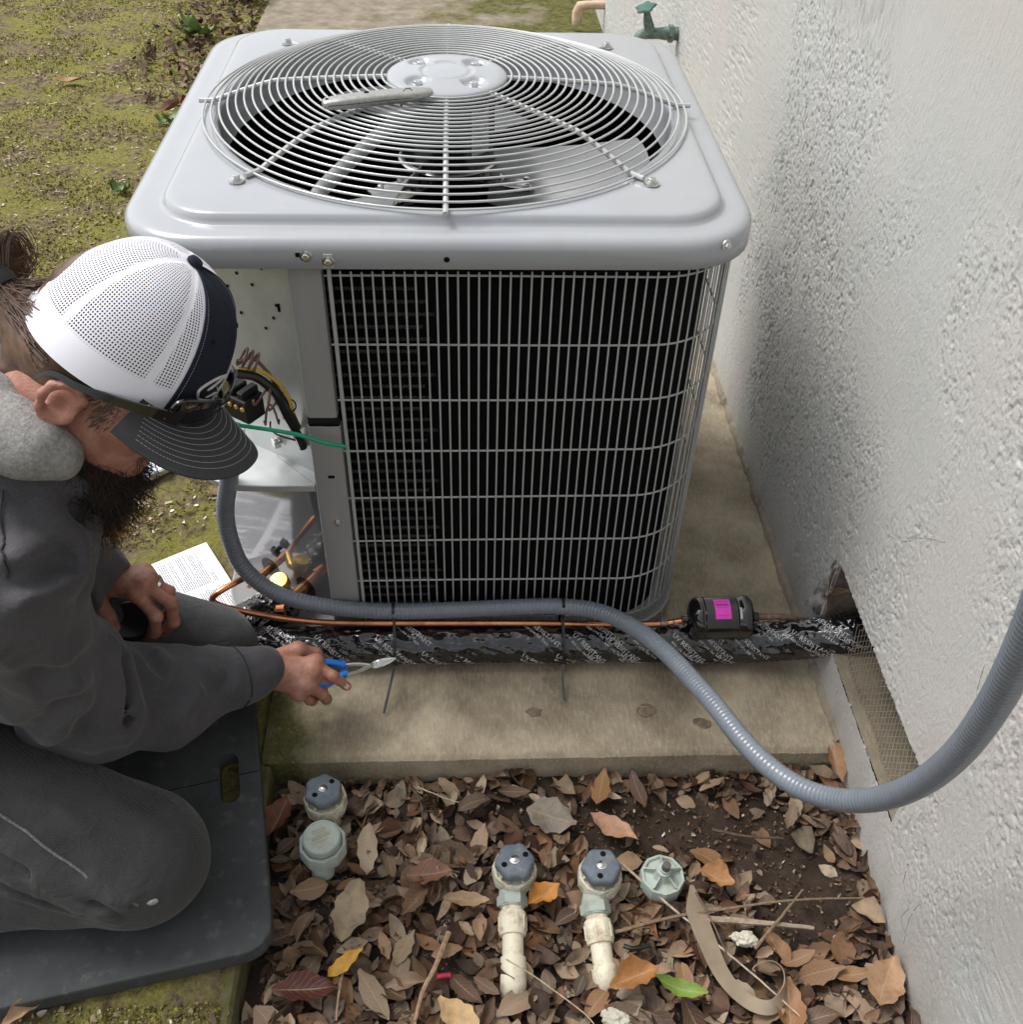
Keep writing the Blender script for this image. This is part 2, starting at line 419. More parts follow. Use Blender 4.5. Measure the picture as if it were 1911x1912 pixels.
# ------------------------------------------------------------------ setting: ground, slab, bed
def axis_pts(lo, hi, flo, fhi, fine, coarse):
    a = list(np.arange(flo, fhi, fine)) + [fhi]; x = flo; s = fine; L = []
    while x > lo: s = min(s * 1.25, coarse); x -= s; L.append(max(x, lo))
    x = fhi; s = fine; H = []
    while x < hi: s = min(s * 1.25, coarse); x += s; H.append(min(x, hi))
    return np.array(L[::-1] + a + H)
def sheet(name, xs, ys, zf, mat):
    X, Y = np.meshgrid(xs, ys, indexing='ij'); Z = zf(X, Y); n, m = X.shape
    i = np.arange(n - 1)[:, None] * m + np.arange(m - 1)[None]; Q = np.stack([i, i + m, i + m + 1, i + 1], -1).reshape(-1, 4)
    return fastmesh(name, np.stack([X, Y, Z], -1).reshape(-1, 3), Q, mat)
def P2(X, Y, s): return np.stack([X * s, Y * s, np.zeros_like(X)], -1)
def moss_h(X, Y):
    h = .012 * (fbm(P2(X, Y, 9), 4, 3) - .5) + .011 * (fbm(P2(X, Y, 60), 3, 5) - .5)
    h = h - .003 - .012 * sst(-.345, -.322, X) * (Y < 2.4)
    h = h + .03 * sst(2, 7, np.abs(X + 1)) * 0
    return h
xs = axis_pts(-60, -.318, -1.9, -.318, .008, 4.0); ys = axis_pts(-40, 60, -.95, 2.2, .008, 4.0)
ground = link('mossy_ground', sheet('mossy_ground', xs, ys, moss_h, M_MOSS)); tag(ground, kind='structure')
mb = MB()
# concrete edge under the moss that drops to the leaf bed
Yk = np.linspace(-3.0, -.262, 200); rg = [np.stack([np.full_like(Yk, x), Yk, np.full_like(Yk, z)], 1) for x, z in ((-.45, -.006), (-.319, -.006), (-.313, -.012), (-.311, -.09))]
for r in rg[2:]: r[:, 0] += .006 * (fbm(np.stack([Yk * 20, 0 * Yk, 0 * Yk + r[0, 2] * 30], 1), 3, 9) - .5)
M_KERB = mat_concrete('kerb_concrete', (.19, .16, .11), (.09, .08, .05), 0)
t_ = NT('mossy_kerb'); t_.set(color=t_.mix(t_.g(t_.noise(16, 5, .65), .38, .6), (.15, .125, .085), (.085, .085, .018)), rough=.95, spec=.2); t_.bump(t_.noise(200, 5, .7), .7, .005)
mb.grid(np.stack(rg, 0)); kerb = link('kerb', mb.mesh('kerb', t_.m)); tag(kerb, kind='structure')
# slab with worn front edge
xk = np.linspace(-.33, .69, 240); yk = np.r_[np.linspace(-.255, -.235, 8), np.linspace(-.225, 2.0, 240)]
def slab_h(X, Y):
    e = .004 * (fbm(P2(X, Y, 14), 4, 21) - .5) + .0022 * (fbm(P2(X, Y, 90), 3, 22) - .5)
    return e - .007 * np.clip((-.243 - Y) / .012, 0, 1) ** 2 - .004 * sst(-.24, -.254, Y) * fbm(P2(X, Y, 35), 3, 4)
X, Y = np.meshgrid(xk, yk, indexing='ij'); Z = slab_h(X, Y)
mb = MB(); mb.grid(np.stack([X, Y, Z], -1))
zf = np.linspace(0, 1, 10); F_ = np.stack([np.stack([xk, -.255 - .004 * fbm(np.stack([xk * 30, zf[k] * 3 + 0 * xk, 0 * xk], 1), 3, 8) * zf[k] ** .3, Z[:, 0] * (1 - zf[k]) - .10 * zf[k]], 1) for k in range(10)], 1)
mb.grid(F_[:, ::-1]); zs = np.linspace(0, 1, 3); L_ = np.stack([np.stack([0 * yk - .33, yk, Z[0] * (1 - q) - .1 * q], 1) for q in zs], 0); mb.grid(L_)
slab = link('concrete_slab', mb.mesh('concrete_slab', M_SLAB, ang=1.0)); tag(slab, kind='structure')
# bed of soil under the leaves
def bed_h(X, Y): return -.068 + .02 * (fbm(P2(X, Y, 8), 4, 31) - .5) + .012 * (fbm(P2(X, Y, 55), 4, 33) - .5) + .012 * sst(.55, .68, X)
bed = link('leaf_bed', sheet('leaf_bed', axis_pts(-.33, .75, -.33, .75, .007, .1), axis_pts(-3.0, -.25, -.95, -.25, .007, .2), bed_h, M_SOIL)); tag(bed, kind='structure'); WO['leaf_bed'] = np.zeros(3)
# concrete path and leaf strip beyond the unit
mb = MB(); mb.grid(np.stack(np.meshgrid(np.linspace(-.90, .69, 80), np.linspace(2.9, 4.42, 80), indexing='ij') + [0], -1) if False else np.stack([*np.meshgrid(np.linspace(-.90, .69, 80), np.linspace(2.75, 4.42, 80), indexing='ij'), np.zeros((80, 80))], -1))
G_ = mb.v[0]; G_[:, 2] = .012 + .006 * (fbm(G_ * 8, 3, 2) - .5); mb.v[0] = G_
def skirt(mb, x0, x1, y0, y1, z0, z1):
    mb.box(((x0 + x1) / 2, (y0 + y1) / 2, (z0 + z1) / 2), (x1 - x0 - .004, y1 - y0 - .004, z1 - z0))
skirt(mb, -.90, .69, 2.75, 4.42, -.09, .004)
t_ = NT('path_concrete_mossy'); g_ = t_.g(t_.math('ADD', t_.math('MULTIPLY', t_.sep(t_.co('Object'))[0], .36), t_.math('ADD', t_.noise(3.2, 5, .62), .06)), .5, .68)
t_.set(color=t_.mix(g_, t_.ramp(t_.noise(14, 6, .65), [(.3, (.16, .135, .10)), (.7, (.32, .275, .21))]), t_.ramp(t_.noise(40, 5), [(.3, (.04, .045, .012)), (.7, (.15, .14, .04))])), rough=.92, spec=.2); t_.bump(t_.noise(120, 5, .7), .6, .005)
path = link('concrete_path', mb.mesh('concrete_path', t_.m)); tag(path, kind='structure')
mb = MB(); mb.grid(np.stack([*np.meshgrid(np.linspace(-.32, .69, 60), np.linspace(1.985, 2.76, 60), indexing='ij'), np.zeros((60, 60))], -1)); G_ = mb.v[0]; G_[:, 2] = -.03 + .02 * (fbm(G_ * 14, 4, 2) - .5)
gap = link('soil_strip', mb.mesh('soil_strip', M_SOIL)); tag(gap, kind='structure')
mb = MB(); mb.grid(np.stack([*np.meshgrid(np.linspace(-.32, .69, 50), np.linspace(4.41, 9, 90), indexing='ij'), np.zeros((50, 90))], -1)); G_ = mb.v[0]; G_[:, 2] = -.005 + .03 * (fbm(G_ * 9, 4, 2) - .5)
gap2 = link('soil_strip', mb.mesh('soil_strip', M_SOIL)); tag(gap2, kind='structure')
mb = MB(); mb.bevbox((.34, 4.72, .0), (.42, .5, .06), .01); pv = link('stone_paver', mb.mesh('stone_paver', M_PATH)); tag(pv, 'pale square paving stone in the leaves at the far end of the wall', 'paver')

# ------------------------------------------------------------------ stucco wall with a vent opening low down
WX = .684; VY0, VY1, VZ0, VZ1 = -.455, -.035, .095, .247
ysw = np.unique(np.r_[axis_pts(-3.0, 5.6, -.72, .85, .0024, .013), VY0, VY1].round(5)); zsw = np.unique(np.r_[axis_pts(-.3, 2.6, -.08, .95, .0024, .03), VZ0, VZ1].round(5))
Yw, Zw = np.meshgrid(ysw, zsw, indexing='ij')
def wall_d(Y, Z):
    P = lambda a, b, c=0.: np.stack([Y * a + c, Z * b, np.zeros_like(Y)], -1)
    wx = .01 * (fbm(P(25, 25), 3, 70) - .5)
    q = np.stack([(Y + wx) * 235, (Z + .25 * Y) * 85, 0 * Y], -1)
    pit = sst(.615, .71, fbm(q, 3, 41, .62)); msk = sst(.36, .56, fbm(P(4.2, 2.4), 4, 42, .62)) * sst(.0, .14, Z)
    strk = sst(.66, .78, fbm(np.stack([Y * 75, Z * 6, 0 * Y], -1), 3, 43, .5)) * .55
    fine = fbm(P(330, 230), 3, 44, .6) - .5
    return np.maximum(pit, strk * sst(.45, .6, fbm(P(11, 7), 2, 46))) * (.06 + .95 * msk) * .0031 + fine * (.0016 + .0022 * msk) + .006 * (fbm(P(5, 4), 3, 45) - .5)
Dw = wall_d(Yw, Zw); Xw = WX + Dw
n, m = Yw.shape; i = np.arange(n - 1)[:, None] * m + np.arange(m - 1)[None]; Q = np.stack([i, i + 1, i + m + 1, i + m], -1).reshape(-1, 4)
cy = (ysw[:-1] + ysw[1:]) / 2; cz = (zsw[:-1] + zsw[1:]) / 2
hole = ((cy > VY0) & (cy < VY1))[:, None] & ((cz > VZ0) & (cz < VZ1))[None]
me = fastmesh('stucco_wall', np.stack([Xw, Yw, Zw], -1).reshape(-1, 3), Q[~hole.ravel()], M_WALL)
wall = link('stucco_wall', me); tag(wall, 'rough white stucco house wall rising beside the outdoor unit', 'wall')
# reveal of the opening: painted returns on three sides, thick wall behind
mb = MB(); D = .135
ya = np.linspace(VY0, VY1, 60); za = np.linspace(VZ0, VZ1, 24)
wd = lambda y, z: WX + .002
top = np.stack([np.stack([np.array([wd(y, VZ1) for y in ya]) * (1 - q) + (WX + D) * q, ya, 0 * ya + VZ1], 1) for q in (0, .5, 1)], 0); mb.grid(top)
for yy, fl in ((VY0, 1), (VY1, -1)):
    g = np.stack([np.stack([np.array([wd(yy, z) for z in za]) * (1 - q) + (WX + D) * q, 0 * za + yy, za], 1) for q in (0, .5, 1)], 0); mb.grid(g[::fl])
part('opening_reveal', mb, M_WALL, wall)
mb = MB(); mb.grid(np.stack([np.stack([0 * za + WX + .004 + D * q, 0 * za + VY1 - .0015 - .006 * fbm(np.stack([za * 50, 0 * za + q * 8, 0 * za], 1), 3, 6), za], 1) for q in np.linspace(0, 1, 12)], 0)[::-1]); part('dark_hole_sheet', mb, simple('hole_shade', (.17, .14, .11), .9, 0, .4, 60, .6, 120, .004), wall)  # rough dark sheet over the far return, its colour standing in for hole shade
mb = MB(); bl = np.stack([np.stack([np.array([wd(y, VZ0) for y in ya]) * (1 - q) + (WX + D) * q, ya, VZ0 - .003 + .004 * fbm(np.stack([ya * 60, 0 * ya + q * 9, 0 * ya], 1), 3, 3)], 1) for q in (0, .25, .5, .75, 1)], 0); mb.grid(bl[::-1])
M_LEDGE = mat_concrete('ledge_concrete', (.34, .29, .21), (.2, .17, .125)); part('sill_ledge', mb, M_LEDGE, wall)
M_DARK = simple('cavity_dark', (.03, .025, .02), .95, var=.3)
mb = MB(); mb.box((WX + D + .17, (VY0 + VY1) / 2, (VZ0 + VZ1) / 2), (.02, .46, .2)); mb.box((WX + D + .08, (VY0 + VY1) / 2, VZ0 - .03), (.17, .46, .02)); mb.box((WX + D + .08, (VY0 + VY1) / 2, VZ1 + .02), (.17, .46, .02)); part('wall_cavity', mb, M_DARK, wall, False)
M_MESHW = simple('galvanised_mesh', (.42, .37, .29), .5, .5)
mb = MB(); xm = WX + .022
for k in range(-16, 48):
    for sg in (-1, 1):
        y0 = VY0 + k * .0125; a = []
        for q in np.linspace(0, 1, 6):
            zz = VZ0 + q * (VZ1 - VZ0); yy = y0 + sg * (q - .5) * .11 + .055
            if VY0 < yy < VY1 - .06: a.append((xm + .034 * q + .002 * math.sin(yy * 40) + .0006 * sg, yy, zz))
        if len(a) > 1: mb.tube(a, .0006, 4, False)
o = part('vent_screen', mb, M_MESHW, wall); o['kind'] = 'stuff'
mb = MB()
for q in range(7):   # torn wires bent out at the far end
    y0 = -.075 + q * .005; mb.tube(spline([(xm, y0, VZ0 + .02 + q * .01), (xm - .03, y0 + .01, VZ0 + .06 + q * .008), (xm - .035 + .004 * q, y0 + .03, VZ1 - .015)], 5), .0006, 4)
    mb.tube(spline([(xm - .01, y0 - .03, VZ1 - .005 - q * .004), (xm - .03, y0 + .005, VZ1 - .03 - q * .01), (xm - .02, y0 + .035, VZ0 + .05)], 5), .0006, 4)
o = part('torn_mesh', mb, simple('rusty_wire', (.2, .12, .07), .7, .4), wall); o['kind'] = 'stuff'
# broken flap of stucco that leans out at the far end of the opening
mb = MB(); A = np.array([[WX - .022, -.005, .105], [WX + .01, -.028, .10], [WX + .028, -.042, .25], [WX + .004, -.02, .262]])
G = np.zeros((10, 16, 3))
for a in range(10):
    for b in range(16):
        u, v = a / 9, b / 15; q = A[0] * (1 - u) * (1 - v) + A[1] * u * (1 - v) + A[2] * u * v + A[3] * (1 - u) * v
        e = .012 * (fbm(np.array([[u * 4, v * 7, 1.]]), 3, 5)[0] - .5); G[a, b] = q + np.array([e * .6, e, e * .5]) + np.array([0, -.006, 0]) * math.sin(u * 3.1)
mb.grid(G, .013); M_FLAP = NT('weathered_flap'); M_FLAP.set(color=M_FLAP.mix(M_FLAP.g(M_FLAP.noise(35, 5, .65), .4, .6), (.08, .075, .07), (.42, .41, .39)), rough=.85); M_FLAP.bump(M_FLAP.noise(140, 4), .6, .004)
part('broken_flap', mb, M_FLAP.m, wall)
M_CRACK = simple('crack_dirt', (.24, .23, .215), .95)
for cr in ([(0.6845, -0.5282, 0.1019), (0.6845, -0.5420, 0.0664), (0.6845, -0.5715, 0.0578), (0.6845, -0.5717, 0.0209), (0.6845, -0.5921, 0.0146)], [(0.6845, -0.1533, 0.4242), (0.6845, -0.2004, 0.4578), (0.6845, -0.2385, 0.5009), (0.6845, -0.2933, 0.5449)], [(0.6845, -0.5854, 0.0855), (0.6845, -0.5857, 0.0444), (0.6845, -0.6011, -0.0014)], [(0.6845, -0.4738, 0.5025), (0.6845, -0.4884, 0.4552), (0.6845, -0.5219, 0.4436), (0.6845, -0.5355, 0.3805)]):
    Pc = resample(spline(cr, 8), .003); Pc[:, 0] = WX + wall_d(Pc[:, 1], Pc[:, 2]) - .0001; Pc[:, 1] += .003 * (fbm(Pc * 120, 2, 5) - .5); mb = MB(); mb.tube(Pc, .00055, 4); part('hairline_crack', mb, M_CRACK, wall)
# crumbly mortar fillet between slab and wall
mb = MB(); yy = np.linspace(-.24, 1.9, 520); q_ = fbm(np.stack([yy * 45, 0 * yy, 0 * yy], 1), 4, 77) * np.clip((yy + .24) / .12, .05, 1)
R_ = [np.stack([WX - .015 * (.3 + .7 * q_) * f, yy, 0 * yy + h * (.5 + q_)], 1) for f, h in ((1.0, .0006), (.8, .007), (.35, .013), (-.3, .016))]
mb.grid(np.stack(R_, 0)[::-1]); o = part('mortar_fillet', mb, mat_concrete('mortar', (.36, .31, .24), (.2, .17, .13)), wall)

# ------------------------------------------------------------------ leaves
def leaf_geo(L=.07, W=.032, seed=0, curl=.3, bend=.2, nx=9, ny=5, tip=1.0):
    r = np.random.default_rng(seed); u = np.linspace(0, 1, nx); v = np.linspace(-1, 1, ny)
    w_ = np.sin(PI * u ** (.8 + .3 * r.random())) ** (.75 * tip + .1) * W / 2; w_[0] = W * .03; w_[-1] = W * .02
    U, V = np.meshgrid(u, v, indexing='ij'); X = (U - .5) * L; Y = w_[:, None] * V
    cu = curl * (1 + .6 * np.sin(U * 5 + r.random() * 6)); Z = np.abs(V) ** 1.6 * w_[:, None] * cu * 1.3 + bend * L * (U - .5) ** 2 * 1.6
    Z = Z + .05 * W * np.sin(U * 9 + V * 2.5 + r.random() * 9) * np.abs(V) + .12 * W * (r.random() - .5) * V * (U - .3) * 3
    Y = Y + .07 * L * np.sin(U * 2.6 + r.random() * 6) * (r.random() - .3) + .05 * W * V * np.sin(U * 23 + seed)
    G = np.stack([X, Y, Z], -1); i = np.arange(nx - 1)[:, None] * ny + np.arange(ny - 1)[None]; Q = np.stack([i, i + ny, i + ny + 1, i + 1], -1).reshape(-1, 4)
    return G.reshape(-1, 3), Q, np.stack([U, (V + 1) / 2], -1).reshape(-1, 2)
M_LEAF = mat_attr('dry_leaf', .55, .35, obj=True, uv=True, bump=.25); M_BITS = mat_attr('litter_bits', .7, .3)
PAL = [(.17, .095, .05), (.22, .135, .075), (.12, .068, .04), (.27, .19, .12), (.085, .052, .035), (.30, .235, .16), (.20, .10, .045), (.15, .105, .075), (.10, .048, .028), (.24, .165, .105), (.19, .125, .08)]
LM = []
for k in range(22):
    V, Q, uv = leaf_geo(1.0, RNG.uniform(.36, .58), k, RNG.choice([-.1, .05, .15, .25, .4, .9]), RNG.uniform(-.25, .4), tip=RNG.uniform(.8, 1.3)); me = fastmesh('leaf', V, Q, M_LEAF); setuv(me, uv); LM.append((me, V, Q))
def dens(x, y):   # bare soil towards the wall side at the slab
    return 1 - .85 * math.exp(-(((x - .28) / .16) ** 2 + ((y + .345) / .045) ** 2)) - .7 * math.exp(-(((x - .58) / .09) ** 2 + ((y + .50) / .10) ** 2)) - .6 * math.exp(-(((x - .5) / .06) ** 2 + ((y + .56) / .05) ** 2)) - .9 * math.exp(-(((x - .40) / .15) ** 2 + ((y + .375) / .06) ** 2)) - .8 * math.exp(-(((x - .12) / .05) ** 2 + ((y + .32) / .03) ** 2)) - .75 * math.exp(-(((x - .0) / .04) ** 2 + ((y + .60) / .035) ** 2)) - .5 * math.exp(-(((x - .55) / .1) ** 2 + ((y + .45) / .1) ** 2))
def covered(x, y):   # ground under the booklet, the loose panel and the kneeling pad stays clear
    A = ((x + .53) * .52 + (y - .15) * -.85, (x + .53) * .85 + (y - .15) * .52)
    return ((np.abs(A[0]) < .16) & (np.abs(A[1]) < .13)) | ((x > -1.05) & (x < -.60) & (y > .42) & (y < 1.0)) | ((x > -.86) & (x < -.30) & (y > -.66) & (y < .12))
_gx = np.linspace(-.36, .78, 400); _gy = np.linspace(-1.0, -.24, 300); _gb = bed_h(*np.meshgrid(_gx, _gy, indexing='ij'))
def bz(x, y): return float(_gb[min(399, max(0, int((x + .36) / 1.14 * 399))), min(299, max(0, int((y + 1.0) / .76 * 299)))])
def rotm(a, b, c): return Matrix.Rotation(c, 3, 'Z') @ Matrix.Rotation(b, 3, 'Y') @ Matrix.Rotation(a, 3, 'X')
KEEP = []      # clear circles for the valves and pipes
for c in [(-.218, -.30, .035), (-.21, -.405, .045), (.10, -.44, .045), (.095, -.55, .025), (.23, -.45, .045), (.225, -.56, .025), (.345, -.465, .04)]: KEEP.append(c)
cnt = 0; tries = 0
while cnt < 286 and tries < 6000:
    tries += 1; x = random.uniform(-.305, .675); y = random.uniform(-.80, -.265)
    if random.random() > dens(x, y): continue
    L = random.choice([.028, .035, .042, .05, .058, .068, .082]) * random.uniform(.85, 1.15)
    if any((x - a) ** 2 + (y - b) ** 2 < (r + L * .25) ** 2 for a, b, r in KEEP): continue
    me = random.choice(LM)[0]; o = bpy.data.objects.new('leaf', me); C.objects.link(o); o.parent = bed
    z = bz(x, y) + random.uniform(.004, .028)
    if x - L * .5 < -.30: x = -.30 + L * .5
    if x + L * .5 > .70: x = .70 - L * .5
    o.location = (x, y if y < -.262 - L * .42 else y - L * .42, z); o.rotation_euler = (random.gauss(0, .17), random.gauss(0, .17), random.uniform(0, 6.28)); o.scale = (L, L, L)
    c = np.array(random.choice(PAL)) * random.uniform(.6, 1.55)
    c = c * .92 + .08 * c.mean()
    if random.random() < .04: c = np.array((.34, .18, .075)) * random.uniform(.6, 1.1)
    o.color = (*c, 1); cnt += 1
def scatter(name, N, area, zf, sizes, pal, geos, mat, tilt=.5, parent=None, cond=None):
    Vs, Qs, Cs = [], [], []; n0 = 0; k = 0
    while k < N:
        x = random.uniform(area[0], area[1]); y = random.uniform(area[2], area[3])
        if (cond is not None and not cond(x, y)) or covered(x, y):
            k += .2; continue
        g = random.choice(geos); L = random.uniform(*sizes); R = np.array(rotm(random.gauss(0, tilt), random.gauss(0, tilt), random.uniform(0, 6.28)))
        V = g[0] * L @ R.T + np.array([x, y, zf(x, y)]); Vs.append(V); Qs.append(g[1] + n0); n0 += len(V)
        c = np.array(random.choice(pal)) * random.uniform(.55, 1.4); c = c * .9 + .1 * c.mean(); Cs.append(np.repeat(c[None], len(V), 0)); k += 1
    me = fastmesh(name, np.concatenate(Vs), np.concatenate(Qs), mat); setcol(me, np.concatenate(Cs)); o = link(name, me, parent); tag(o, kind='stuff'); return o
SG = [leaf_geo(1.0, random.uniform(.35, .7), 100 + k, random.uniform(0, 1.2), random.uniform(-.5, .9), 5, 3) [:2] for k in range(14)]
scatter('leaf_litter', 2300, (-.31, .69, -.95, -.262), lambda x, y: bz(x, y) + random.uniform(.0, .016), (.012, .058), PAL, SG, M_BITS, .32, None, lambda x, y: random.random() < dens(x, y))
scatter('litter_crumbs', 5200, (-.31, .69, -.9, -.26), lambda x, y: bz(x, y) + random.uniform(.0, .006), (.003, .012), PAL + [(.5, .45, .38)], SG, M_BITS, .8)
scatter('leaf_litter', 1300, (-.31, .66, 4.40, 6.2), lambda x, y: random.uniform(.0, .03), (.04, .09), PAL, SG, M_BITS, .5)
scatter('leaf_litter', 620, (-1.42, -.9, 2.7, 4.9), lambda x, y: .004 + random.uniform(.0, .015), (.02, .05), PAL, SG, M_BITS, .5, None, lambda x, y: random.random() < 1 - abs(x + 1.08) / .3)
scatter('leaf_litter', 150, (-.30, .64, 2.0, 2.74), lambda x, y: -.02 + random.uniform(.0, .02), (.03, .07), PAL, SG, M_BITS, .5)
scatter('leaf_litter', 260, (-1.0, -.47, .1, 2.4), lambda x, y: .004 + random.uniform(.0, .01), (.015, .045), PAL, SG, M_BITS, .5, None, lambda x, y: random.random() < math.exp(-(x + .50) ** 2 / .008))
# moss tufts: small leaf-sized faces pushed up from the ground
TG = [(np.array([[-.5, 0, 0], [.5, 0, 0], [.25, .1, .9], [-.2, .05, .8]]), np.array([[0, 1, 2, 3]])), (np.array([[-.5, -.3, .1], [.5, -.2, .0], [.4, .4, .25], [-.4, .35, .3]]), np.array([[0, 1, 2, 3]]))]
GP = [(.20, .205, .045), (.28, .265, .07), (.15, .16, .032), (.34, .30, .12), (.38, .32, .20), (.12, .095, .055), (.085, .065, .04)]
def tuftmask(x, y): return fbm(np.array([[x * 6, y * 6, 0]]), 3, 55)[0] > .44
def mh(x, y): return float(moss_h(np.array([[x]]), np.array([[y]]))[0, 0])
def fast_tufts(name, N, area, smin, smax, pal, mat, tilt=.5, lift=0.0, mask=True, tall=1.0):
    x = RNG.uniform(area[0], area[1], N); y = RNG.uniform(area[2], area[3], N)
    if mask: k = fbm(P2(x, y, 6), 3, 55) + .20 * RNG.random(N) > .57; x = x[k]; y = y[k]
    k = ~((x > -.47) & (y > .0) & (y < .9)) & ~covered(x, y); x = x[k]; y = y[k]
    N = len(x); z = moss_h(x[:, None], y[:, None])[:, 0] + lift; a = RNG.uniform(0, 2 * PI, N); s = RNG.uniform(smin, smax, N); h = s * RNG.uniform(.2, 1.0, N) * tall
    d = np.stack([np.cos(a), np.sin(a), 0 * a], 1); p = np.stack([-np.sin(a), np.cos(a), 0 * a], 1); c = np.stack([x, y, z], 1); ln = RNG.normal(0, tilt, N)
    up = np.stack([0 * x, 0 * x, h], 1) + p * (ln * s)[:, None] + d * (RNG.normal(0, .3, N) * s)[:, None]
    V = np.stack([c - d * (s / 2)[:, None], c + d * (s / 2)[:, None], c + d * (s * .35)[:, None] + up, c - d * (s * .3)[:, None] + up], 1)
    Q = np.arange(N * 4).reshape(N, 4); me = fastmesh(name, V.reshape(-1, 3), Q, mat, False); col = np.array(pal)[RNG.integers(0, len(pal), N)] * RNG.uniform(.8, 1.2, N)[:, None]
    setcol(me, np.repeat(col, 4, 0)); o = link(name, me); tag(o, kind='stuff'); return o
M_TUFT = mat_attr('moss_tuft', .9, .15)
fast_tufts('moss_tufts', 120000, (-1.6, -.322, -.95, 1.6), .0022, .0055, GP[:5], M_TUFT)
fast_tufts('moss_tufts', 80000, (-2.6, -.4, 1.0, 4.6), .004, .009, GP[:5], M_TUFT)
fast_tufts('soil_crumbs', 26000, (-2.4, -.325, -.95, 4.4), .003, .010, [(.22, .17, .11), (.30, .24, .17), (.13, .095, .065), (.45, .39, .29)], M_TUFT, 1.0, .001, False, .5)
fast_tufts('moss_tufts', 16000, (-.5, -.318, -.95, -.26), .002, .005, GP[:4], M_TUFT, mask=False)
def chips(name, N, area): return scatter(name, N, area, lambda x, y: mh(x, y) + .003, (.006, .014), [(.62, .55, .44), (.45, .36, .25), (.7, .66, .56)], SG, M_BITS, .3)
chips('dry_chips', 170, (-.85, -.33, -.85, .6)); chips('dry_chips', 130, (-2.2, -.5, .6, 3.6))
# weeds at the far left corner of the path
def weed(name, label, c, n, s, seed, group=None):
    r = random.Random(seed); t = thing(name, label, 'weed', c, group)
    for k in range(n):
        V, Q, uv = leaf_geo(s * r.uniform(.7, 1.2), s * .42, seed * 9 + k, .3, .9, 7, 3); a = r.uniform(0, 6.28)
        V = V + np.array([s * .5, 0, 0]); R = np.array(rotm(0, -r.uniform(.25, .9), a)); me = fastmesh('leaf', V @ R.T + np.array(c), Q, M_WEED); setuv(me, uv); o = link('leaf', me, t)
M_WEED = simple('weed_green', (.12, .19, .05), .5, var=.3, vs=60)
weed('weed', 'broad leaved green weed in the dry leaves at the left corner of the far path', (-1.13, 3.55, 0), 7, .13, 3)
weed('weed', 'tall green weed at the very top edge beside the far path', (-1.02, 4.1, 0), 6, .16, 5)
weed('weed', 'small green weed on the moss beside the far left corner of the unit', (-1.06, 2.55, 0), 6, .07, 7)
weed('weed', 'low pale green weed in the middle of the mossy lawn', (-1.10, 1.95, 0), 8, .055, 9)
def loose_leaf(name, label, at, L, W, rz, col, seed=1, curl=.3, bend=.25, tilt=(0, 0), tip=1.0, cat='leaf'):
    V, Q, uv = leaf_geo(L, W, seed, curl, bend, 13, 7, tip); me = fastmesh(name, V, Q, M_LEAF); setuv(me, uv); o = link(name, me, None, at); o.rotation_euler = (*tilt, rz); o.color = (*col, 1)
    return tag(o, label, cat)
loose_leaf('leaf', 'large grey brown leaf lying flat on the bare soil in front of the slab', (0.1664, -0.3515, -0.0400), 0.088, 0.066, -0.35, (0.21, 0.18, 0.145), 3, 0.15, 0.10)
loose_leaf('leaf', 'pinkish tan pointed leaf right of the grey one on bare soil', (0.2688, -0.3754, -0.0380), 0.090, 0.040, -0.62, (0.4, 0.22, 0.14), 4, 0.35, 0.20)
loose_leaf('leaf', 'broad reddish brown leaf lying level in the middle of the bed', (-0.0402, -0.4527, -0.0350), 0.078, 0.042, 0.10, (0.19, 0.095, 0.065), 5, 0.30, 0.20)
loose_leaf('leaf', 'large upright pale tan leaf left of the middle of the bed', (-0.1577, -0.5156, -0.0280), 0.105, 0.055, 1.35, (0.32, 0.25, 0.17), 6, 0.50, 0.20)
loose_leaf('leaf', 'dark maroon leaf lying near the bottom left corner of the bed', (-0.2175, -0.6307, -0.0320), 0.095, 0.046, 0.12, (0.075, 0.022, 0.016), 7, 0.30, 0.20)
loose_leaf('leaf', 'glossy dark red leaf standing against the kneeling pad edge', (-0.2925, -0.3490, -0.0300), 0.078, 0.044, 1.25, (0.16, 0.06, 0.04), 8, 0.50, 0.30)
loose_leaf('leaf', 'fresh green leaf lying near the bottom of the bed', (0.3350, -0.6491, -0.0200), 0.080, 0.026, -0.42, (0.15, 0.24, 0.035), 9, 0.60, 0.50)
loose_leaf('leaf', 'bright orange leaf beside the left piped valve', (0.1423, -0.5006, -0.0220), 0.062, 0.038, 0.55, (0.48, 0.21, 0.045), 10, 0.70, 0.30)
loose_leaf('leaf', 'small orange yellow leaf in the lower left of the bed', (-0.1597, -0.5963, -0.0300), 0.065, 0.024, 0.75, (0.55, 0.3, 0.05), 11, 0.60, 0.30)
loose_leaf('leaf', 'curled orange leaf right of the knobless valve', (0.4249, -0.4779, -0.0250), 0.058, 0.042, -0.50, (0.36, 0.18, 0.075), 12, 0.50, 0.40)
loose_leaf('leaf', 'rust orange leaf at the foot of the right piped valve', (0.2699, -0.6333, -0.0250), 0.080, 0.045, 0.35, (0.33, 0.15, 0.05), 13, 0.50, 0.30)
loose_leaf('leaf', 'pale tan leaf at the bottom edge in the middle', (0.0093, -0.6771, -0.0300), 0.080, 0.044, -0.75, (0.5, 0.33, 0.16), 14, 0.25, 0.20)
loose_leaf('leaf', 'brown leaf standing against the wall at the slab corner', (0.6726, -0.2769, -0.0100), 0.085, 0.030, 1.50, (0.3, 0.17, 0.09), 15, 0.50, 0.30)
loose_leaf('leaf', 'brown leaf leaning on the wall near the bottom right', (0.6485, -0.6479, -0.0300), 0.085, 0.055, 1.00, (0.33, 0.2, 0.11), 16, 0.30, 0.30)
